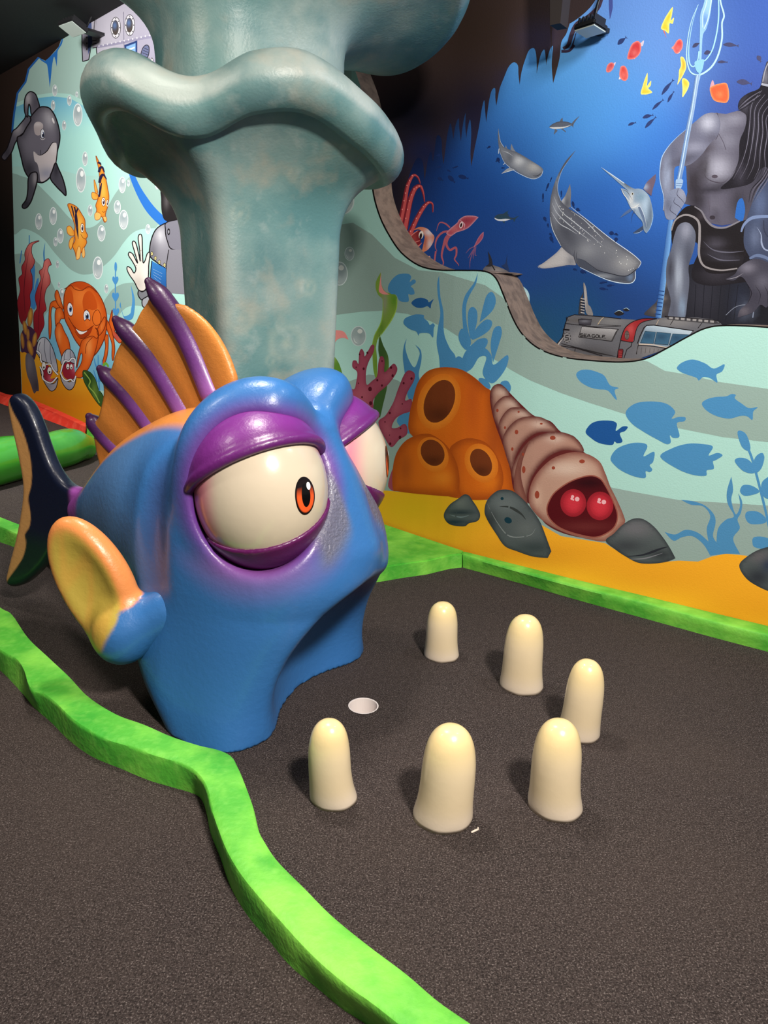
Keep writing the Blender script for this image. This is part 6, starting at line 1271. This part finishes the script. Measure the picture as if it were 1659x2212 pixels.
# rubble by the shaft
f.poly([(700, 2460), (740, 2400), (790, 2350), (830, 2250), (840, 2180), (870, 2150), (905, 2250), (920, 2460)], (60, 58, 64), blobs=[(800, 2420, 50, 30, (120, 114, 112), 0.6), (830, 2330, 30, 20, (150, 140, 132), 0.7), (850, 2210, 14, 30, (170, 160, 150), 0.8)], g=20)
# far leg, cloth
f.poly([(1180, 1880), (1400, 1800), (1560, 1760), (1900, 1740), (1900, 2160), (1500, 2200), (1200, 2230), (1060, 2150)], (28, 25, 30), blobs=[(1300, 1950, 80, 60, (92, 90, 106), 0.5), (1250, 2150, 120, 50, (70, 66, 76), 0.5)], g=50)
# torso
f.poly([(1035, 1000), (1090, 950), (1170, 890), (1250, 880), (1330, 890), (1420, 865), (1500, 870), (1900, 900), (1900, 1750), (1440, 1730), (1400, 1700), (1420, 1640), (1450, 1600), (1470, 1480), (1420, 1740), (1300, 1760), (1200, 1740), (1080, 1610), (1010, 1590), (1030, 1500), (1020, 1300), (1000, 1200)], SK, smooth=False, blobs=[(1180, 980, 120, 70, SKL, 0.8), (1180, 1150, 50, 40, (60, 50, 54), 0.8), (1270, 1310, 100, 95, (166, 164, 178), 0.85), (1330, 1430, 120, 26, (30, 27, 33), 0.8), (1160, 1300, 40, 110, (44, 38, 42), 0.85), (1250, 1640, 24, 120, (50, 46, 54), 0.5), (1400, 930, 90, 50, (150, 148, 162), 0.6), (1080, 1420, 70, 150, (42, 36, 40), 0.9), (1230, 1480, 130, 24, SKD, 0.8), (1240, 1590, 60, 60, (112, 108, 122), 0.6), (1110, 1570, 70, 90, (38, 33, 38), 0.85), (1430, 1580, 70, 130, (46, 42, 48), 0.85), (1340, 1100, 90, 70, (136, 134, 148), 0.6), (1600, 1300, 140, 400, (40, 38, 46), 0.8)], g=40)
f.poly([(1400, 1700, 1), (1420, 1580), (1460, 1550), (1480, 1640), (1460, 1740, 1)], (44, 96, 170))
f.line([(1150, 1330), (1180, 1390), (1240, 1420), (1310, 1425), (1360, 1380)], 8, (66, 60, 70), taper=(0, 0)); f.ell(1243, 1378, 24, 14, (76, 68, 78)); f.ell(1225, 1698, 22, 16, (52, 46, 54)); f.line([(1260, 880), (1285, 960), (1270, 1050), (1250, 1090)], 5, (70, 64, 76)); f.line([(1275, 1045), (1310, 1110), (1330, 1170)], 4, (70, 64, 76)); f.line([(1180, 1480), (1200, 1600), (1200, 1700)], 6, (84, 78, 90), taper=(0, 0))
# near arm
f.poly([(1090, 950), (1170, 890), (1250, 885), (1285, 950), (1270, 1050), (1200, 1130), (1130, 1220), (1040, 1290), (940, 1300), (925, 1380), (925, 1480), (870, 1640, 1), (840, 1640), (845, 1540), (815, 1400), (825, 1250), (870, 1160), (940, 1080), (1020, 1010)], (104, 104, 122), blobs=[(1190, 960, 60, 60, (190, 190, 204), 0.8), (1090, 1150, 80, 40, (150, 150, 168), 0.7), (870, 1380, 24, 160, (160, 172, 198), 0.8), (1000, 1250, 120, 30, (66, 64, 78), 0.7, -20), (920, 1180, 50, 60, (90, 92, 112), 0.6), (1230, 1080, 50, 40, (80, 74, 86), 0.6)], g=30)
f.line([(1020, 1010), (940, 1080), (870, 1160), (825, 1250), (815, 1400), (845, 1540), (840, 1640)], 6, (170, 196, 226), taper=(0.2, 0.4))
# trident: prongs, socket, shaft
f.line([(1115, 36), (1060, 170), (1030, 330), (1025, 460), (1050, 555), (1100, 585), (1150, 575), (1220, 520), (1270, 430), (1300, 300), (1300, 180), (1316, 120), (1290, 20), (1285, -60)], 14, (178, 216, 232), taper=(0.3, 0.8)); f.line([(1112, 42), (1070, 180), (1045, 330), (1040, 430), (1050, 500), (1080, 520), (1110, 470), (1120, 400)], 11, (160, 206, 228), taper=(0.2, 0.8)); f.line([(1130, 480), (1170, 470), (1220, 400), (1250, 300), (1270, 180), (1275, 60), (1270, -60)], 11, (160, 206, 228), taper=(0.6, 0.8))
f.poly([(1118, 600), (1128, 250), (1130, 120), (1160, 20), (1190, -120), (1230, -120), (1210, 100), (1180, 220), (1150, 280), (1140, 450), (1130, 600)], (150, 190, 222), blobs=[(1170, 160, 26, 60, (80, 120, 190), 0.8)], g=20); f.line([(1150, 215), (1150, 120), (1175, 40), (1195, -60)], 7, (190, 224, 236)); f.line([(1160, 225), (1190, 150), (1215, 20), (1220, -60)], 8, (190, 224, 236)); f.poly([(1085, 490), (1120, 470), (1160, 470), (1140, 560), (1105, 560)], (140, 192, 222))
f.poly([(1093, 585, 1), (1128, 585, 1), (1085, 860, 1), (1040, 1100, 1), (1005, 1300, 1), (985, 1400, 1), (948, 1400, 1), (985, 1200, 1), (1020, 1000, 1), (1065, 780, 1)], (116, 150, 200), smooth=False, lin2=((1040, 1000, (104, 132, 176)), (1075, 1005, (172, 196, 222)))); f.line([(1108, 585), (1065, 860), (1020, 1090), (985, 1290), (962, 1400)], 8, (184, 206, 226), False)
f.poly([(945, 1400), (990, 1400), (994, 1430), (975, 1475), (942, 1475), (938, 1430)], (150, 176, 206)); f.line([(942, 1430), (992, 1432)], 5, (80, 104, 150), False); f.line([(940, 1450), (986, 1452)], 4, (80, 104, 150), False)
f.poly([(886, 1700, 1), (918, 1700, 1), (905, 1850, 1), (870, 2150, 1), (850, 2300, 1), (815, 2560, 1), (770, 2560, 1), (810, 2250, 1), (850, 1950, 1)], (64, 116, 190), smooth=False, lin2=((840, 2000, (44, 84, 150)), (885, 2005, (110, 160, 214))))
for k in range(9): f.line([(806 - k * 5, 2270 + k * 30), (850 - k * 4.5, 2276 + k * 30)], 8, (34, 66, 120), False)
# fist
f.poly([(850, 1640), (850, 1560), (900, 1490), (960, 1468), (1000, 1490), (1020, 1550), (1000, 1600), (960, 1660), (930, 1710), (880, 1715), (858, 1690)], (124, 130, 152), blobs=[(985, 1510, 24, 40, (150, 152, 170), 0.8), (880, 1600, 30, 60, (80, 84, 104), 0.7)], g=20)
for q in ([(960, 1470), (950, 1520), (985, 1560), (1010, 1590)], [(935, 1540), (925, 1580), (965, 1610), (990, 1640)], [(905, 1600), (895, 1640), (930, 1670), (955, 1690)]): f.line(q, 5, (60, 58, 76), taper=(0.4, 0.4))
# near leg and draped cloth
f.poly([(905, 1790), (940, 1700), (1010, 1620), (1080, 1605), (1140, 1640), (1200, 1740), (1300, 1780), (1440, 1730), (1560, 1720), (1560, 1900), (1480, 2000), (1420, 2110), (1200, 2130), (1130, 2020), (1110, 1900), (1040, 1900), (930, 1950)], (30, 26, 29), blobs=[(1250, 1900, 70, 40, (84, 80, 92), 0.6), (1300, 2000, 120, 30, (78, 76, 90), 0.5, 10), (1150, 1680, 40, 30, (70, 62, 68), 0.6)], g=36)
f.poly([(930, 1830), (960, 1760), (1010, 1735), (1060, 1755), (1095, 1830), (1080, 1950), (1040, 2080), (1045, 2200), (1030, 2350), (1000, 2500), (880, 2500), (900, 2350), (865, 2200), (870, 2050), (905, 1940)], (92, 96, 112), blobs=[(1020, 1800, 40, 70, (150, 152, 168), 0.8), (960, 2150, 30, 160, (170, 178, 194), 0.8), (900, 2100, 30, 100, (48, 46, 56), 0.8), (1040, 2000, 24, 120, (64, 66, 80), 0.8), (990, 2400, 20, 80, (150, 176, 204), 0.6), (915, 2400, 20, 80, (70, 72, 84), 0.6)], g=26)
f.line([(905, 1800), (935, 1720), (1000, 1680), (1070, 1690), (1120, 1740), (1125, 1850), (1120, 1980), (1145, 2060), (1200, 2095), (1300, 2110), (1420, 2095)], 20, (140, 134, 136), taper=(0.5, 0.5)); f.line([(1085, 1612), (1140, 1650), (1180, 1720), (1240, 1770), (1330, 1775), (1440, 1725)], 18, (120, 116, 124), taper=(0.5, 0.6))
for q in ([(1150, 1880), (1230, 1950), (1350, 1970), (1470, 1960)], [(1180, 1980), (1290, 2030), (1440, 2030)]): f.line(q, 12, (92, 90, 104), taper=(0, 0.2))
# far forearm, cuff and hand
f.poly([(1470, 1900), (1480, 1760), (1530, 1600), (1600, 1440), (1720, 1360), (1900, 1360), (1900, 2060), (1640, 2070), (1540, 2030), (1500, 1980)], (60, 68, 92), blobs=[(1600, 1600, 50, 120, (92, 106, 140), 0.7), (1560, 1850, 40, 80, (110, 120, 148), 0.6), (1640, 1800, 40, 120, (60, 62, 80), 0.7)], g=34)
f.line([(1450, 1810), (1475, 1750), (1540, 1700), (1660, 1690), (1760, 1700)], 26, (112, 128, 164), taper=(0.5, 0.8)); f.line([(1515, 2020), (1570, 1995), (1640, 2010), (1720, 2060)], 26, (96, 110, 142), taper=(0.6, 0.8)); f.line([(1570, 1770), (1605, 1830), (1610, 1900), (1640, 1950), (1720, 1960)], 14, (140, 150, 176), taper=(0, 0.6)); f.line([(1625, 1720), (1630, 1800), (1660, 1850)], 9, (50, 54, 72))
f.poly([(1325, 2180, 1), (1400, 2140), (1430, 2090), (1500, 2040), (1580, 2020), (1700, 2060), (1900, 2100), (1900, 2400), (1700, 2330), (1650, 2400), (1600, 2380), (1540, 2440), (1420, 2480, 1), (1440, 2420), (1500, 2360), (1520, 2290), (1500, 2220), (1450, 2160), (1390, 2190)], (62, 60, 72), blobs=[(1500, 2090, 60, 40, (128, 124, 138), 0.7), (1560, 2300, 40, 60, (54, 52, 64), 0.7), (1620, 2200, 60, 60, (104, 102, 116), 0.6), (1470, 2430, 40, 30, (110, 104, 112), 0.6)], g=26)
f.line([(1330, 2182), (1410, 2165), (1470, 2130)], 5, (150, 146, 154), taper=(0, 0)); f.line([(1500, 2220), (1530, 2290), (1500, 2370)], 8, (30, 28, 36), taper=(0.2, 0.2)); f.line([(1560, 2230), (1600, 2300), (1580, 2380)], 6, (40, 38, 48), taper=(0.2, 0.2)); f.line([(1630, 2230), (1660, 2300), (1650, 2390)], 6, (40, 38, 48), taper=(0.2, 0.2))
# hair, beard, headband
f.poly([(1620, 620), (1700, 560), (1900, 560), (1900, 1400), (1640, 1300), (1540, 1420), (1420, 1460), (1290, 1470), (1380, 1380), (1430, 1250), (1440, 1100), (1480, 1000), (1490, 900), (1430, 850), (1440, 780), (1500, 730), (1590, 690)], (30, 27, 33), blobs=[(1480, 820, 40, 60, (80, 76, 88), 0.6), (1440, 1350, 40, 80, (70, 66, 78), 0.6), (1560, 1000, 40, 200, (64, 60, 70), 0.5)], g=36)
for k in range(13):
    x0 = 1470 + k * 17; f.line([(1600 + k * 12, 690 + k * 16), (1520 + k * 14, 800 + k * 14), (x0 + 30, 950 + k * 12), (x0 + 10, 1120 + k * 8), (x0 - 40 + k * 6, 1270 + k * 5), (x0 - 110 + k * 10, 1400)], 6, (112, 108, 122) if k % 2 else (24, 22, 28), taper=(0.3, 0.1))
for k in range(6): f.line([(1650 + k * 10, 1320), (1600 + k * 12, 1400), (1530 + k * 16, 1480), (1510 + k * 8, 1580)], 6, (100, 96, 110) if k % 2 else (26, 24, 30), taper=(0.4, 0.1))
for k in range(5): f.line([(1600, 700 + k * 14), (1530, 740 + k * 16), (1470, 790 + k * 14), (1425, 845 + k * 5)], 6, (104, 100, 114) if k % 2 else (26, 24, 30), taper=(0.6, 0.1))
f.poly([(1612, 640), (1640, 520), (1680, 470), (1900, 470), (1900, 680), (1660, 670)], (58, 56, 64), blobs=[(1640, 600, 20, 60, (120, 118, 128), 0.6)]); f.line([(1608, 655), (1660, 668), (1760, 672)], 18, (150, 150, 160)); f.line([(1618, 640), (1640, 540), (1670, 480)], 8, (140, 138, 148)); f.done()

# submarine bus with its name
f = bfig('painted_submarine', 'grey submarine with a red band and the words SEA GOLF', C10)
MT = (98, 98, 104)
f.poly([(275, 350, 1), (290, 215), (320, 160), (300, 350), (405, 360, 1)], (60, 58, 62), smooth=False); f.poly([(318, 95), (330, 92), (345, 150), (358, 260), (380, 290), (400, 360), (345, 345), (330, 250)], (130, 126, 126), blobs=[(335, 200, 8, 90, (196, 190, 186), 0.8)], g=10)
for k in range(6): f.line([(295, 215 + k * 24), (328, 222 + k * 24)], 9, (170, 164, 160), False); f.line([(292, 227 + k * 24), (330, 234 + k * 24)], 6, (34, 32, 36), False)
f.poly([(75, 660), (95, 600), (140, 545), (165, 430), (185, 375), (240, 355), (330, 355), (480, 372), (640, 390), (780, 400), (940, 390), (1040, 372), (1300, 380), (1420, 395), (1475, 415), (1500, 440), (1360, 475), (1240, 515), (1100, 600), (960, 670), (800, 728), (700, 748), (560, 752), (430, 745), (250, 725), (120, 690)], MT, smooth=False,
    blobs=[(400, 500, 160, 30, (150, 148, 148), 0.8), (300, 400, 160, 20, (92, 86, 82), 0.8), (350, 650, 200, 30, (74, 72, 74), 0.8), (250, 560, 60, 40, (140, 138, 140), 0.7), (560, 420, 120, 24, (150, 148, 146), 0.6), (480, 690, 120, 20, (60, 58, 60), 0.7), (900, 660, 100, 60, (140, 136, 134), 0.6), (1100, 420, 160, 26, (150, 146, 144), 0.7)], g=36)
f.line([(75, 660), (95, 600), (140, 545), (165, 430), (185, 375), (240, 355), (480, 372), (640, 390)], 7, INK, False); f.line([(165, 430), (300, 445), (460, 460), (640, 450)], 6, INK); f.line([(440, 440), (470, 395), (490, 378)], 6, (190, 170, 140)); f.line([(440, 440), (640, 450)], 5, (50, 48, 50))
f.poly([(275, 395), (300, 385), (390, 395), (380, 445), (280, 438)], (62, 60, 68), smooth=False, blobs=[(330, 410, 40, 12, (120, 120, 130), 0.7)]); f.line([(275, 395), (390, 395), (380, 445), (280, 438)], 5, INK, False, True); f.line([(145, 480), (200, 486)], 13, INK, False); f.line([(172, 372), (176, 400), (195, 400)], 5, INK, False)
f.poly([(278, 545), (305, 455), (620, 480), (560, 582)], (140, 138, 140), smooth=False, lin2=((420, 460, (166, 164, 166)), (410, 570, (92, 90, 92)))); f.line([(278, 545), (305, 455), (620, 480), (560, 582)], 6, INK, False, True); f.line([(560, 582), (600, 500), (620, 480)], 12, (60, 58, 60), taper=(1, 0.2))
# round badge with a plain S-like bolt
f.ell(178, 550, 34, 46, (60, 58, 62)); f.ell(178, 550, 28, 39, (128, 126, 128)); f.line([(192, 530), (168, 532), (164, 548), (190, 552), (190, 570), (164, 572)], 9, (22, 20, 24), False)
for k in range(10): f.ell(178 + 31 * math.cos(k * .628), 550 + 43 * math.sin(k * .628), 4, 5, (128, 126, 128))
# lettering SEA GOLF, slightly slanted strokes
def glyph(ch, x, y, w, h, sl=0.07):
    S = {'S': [[(1, 0), (.15, 0), (0, .25), (.15, .5), (.85, .5), (1, .75), (.85, 1), (0, 1)]], 'E': [[(1, 0), (.1, 0), (0, .5), (0, 1), (1, 1)], [(0, .5), (.8, .5)]], 'A': [[(0, 1), (.35, 0), (.65, 0), (1, 1)], [(.2, .62), (.8, .62)]], 'G': [[(1, 0), (.2, 0), (0, .3), (0, .7), (.2, 1), (1, 1), (1, .55), (.55, .55)]], 'O': [[(.2, 0), (.8, 0), (1, .3), (1, .7), (.8, 1), (.2, 1), (0, .7), (0, .3), (.2, 0)]], 'L': [[(0, 0), (0, 1), (1, 1)]], 'F': [[(1, 0), (.1, 0), (0, .5), (0, 1)], [(0, .5), (.8, .5)]]}
    for s_ in S[ch]: f.line([(x + px_ * w, y + py_ * h + sl * (x + px_ * w - 290)) for px_, py_ in s_], 6.5, (24, 22, 24), False)
for ch, x in zip('SEA', (290, 322, 352)): glyph(ch, x, 516, 25, 24)
for ch, x in zip('GOLF', (392, 424, 455, 480)): glyph(ch, x, 516, 24 if ch != 'L' else 18, 24)
f.line([(488, 552), (512, 556)], 4, (60, 58, 60), False)
# red band and windows
f.poly([(636, 572), (650, 520), (680, 460), (740, 415), (830, 390), (945, 390), (880, 402), (810, 425), (775, 470), (755, 540), (740, 588), (690, 585)], (150, 40, 44), smooth=False, blobs=[(720, 480, 30, 50, (196, 84, 84), 0.7), (860, 395, 60, 14, (110, 26, 32), 0.6), (660, 560, 30, 30, (110, 26, 32), 0.6)], g=22); f.line([(600, 745), (620, 650), (636, 572), (650, 520), (680, 460), (740, 415), (830, 388), (945, 388)], 7, INK); f.line([(945, 390), (880, 402), (810, 425), (775, 470), (755, 540), (740, 588), (640, 575)], 6, INK)
f.ell(690, 530, 20, 40, (60, 50, 50)); f.ell(690, 530, 16, 34, (116, 100, 96)); f.line([(690, 498), (690, 562)], 5, (40, 34, 36), False); f.line([(676, 520), (706, 524)], 4, (60, 50, 52), False)
f.poly([(790, 605), (820, 520), (855, 450), (920, 445), (1250, 490), (1230, 520), (1050, 620), (1020, 635)], (150, 166, 180), smooth=False, lin2=((900, 440, (176, 192, 204)), (880, 520, (120, 140, 158)))); f.line([(780, 600), (800, 540), (835, 465), (860, 446), (920, 444), (1260, 492)], 8, INK, False)
for q in ([(805, 595), (845, 495), (935, 503), (915, 602)], [(925, 603), (945, 503), (1065, 515), (1040, 612)], [(1052, 612), (1080, 517), (1230, 526), (1130, 590), (1080, 618)]): f.poly(q, (58, 96, 124), smooth=False, blobs=[(q[0][0] + 60, q[0][1] - 60, 50, 30, (40, 66, 92), 0.8)], g=20); f.line(q, 4, (30, 34, 40), False, True)
f.line([(790, 605), (915, 612), (1020, 632), (1060, 622)], 9, (196, 180, 166)); f.line([(790, 615), (915, 624), (1020, 642)], 5, INK)
f.line([(940, 440), (960, 400)], 5, (180, 160, 140)); f.line([(1060, 440), (1085, 400)], 5, INK); f.line([(1295, 470), (1330, 425)], 5, INK); f.poly([(1025, 375), (1050, 370), (1440, 402), (1478, 430), (1440, 432), (1040, 395)], (62, 60, 64), smooth=False)
for k in range(8): f.line([(1050 + k * 50, 382 + k * 4.2), (1082 + k * 50, 385 + k * 4.2)], 18, (150, 146, 146), False)
f.line([(1025, 375), (1050, 370), (1440, 402), (1478, 430)], 6, INK); f.line([(665, 725), (690, 650), (725, 625), (735, 585)], 6, INK, False); f.line([(770, 690), (790, 600)], 5, INK, False)
f.poly([(610, 740), (615, 660), (640, 648), (658, 660), (645, 742)], (110, 34, 38)); f.line([(610, 740), (615, 660), (640, 648), (658, 660), (645, 742)], 5, INK)
for k in range(4): f.line([(622, 672 + k * 18), (646, 674 + k * 18)], 6, (160, 60, 60), False)
f.line([(100, 690), (130, 620), (260, 640), (480, 705), (470, 735), (240, 690), (110, 660)], 6, INK, False); f.line([(180, 640), (170, 690)], 5, INK, False); f.line([(250, 645), (240, 700)], 5, INK, False); f.line([(130, 600), (400, 670), (600, 712)], 10, (40, 38, 40), taper=(0.4, 0.2)); f.line([(90, 690), (105, 610), (145, 555)], 12, (176, 172, 170), taper=(0.3, 0.3))
for k in range(9): f.line([(780 + k * 36, 630 + k * 3), (775 + k * 36, 690 - k * 4)], 3, (90, 86, 86), False)
f.done()
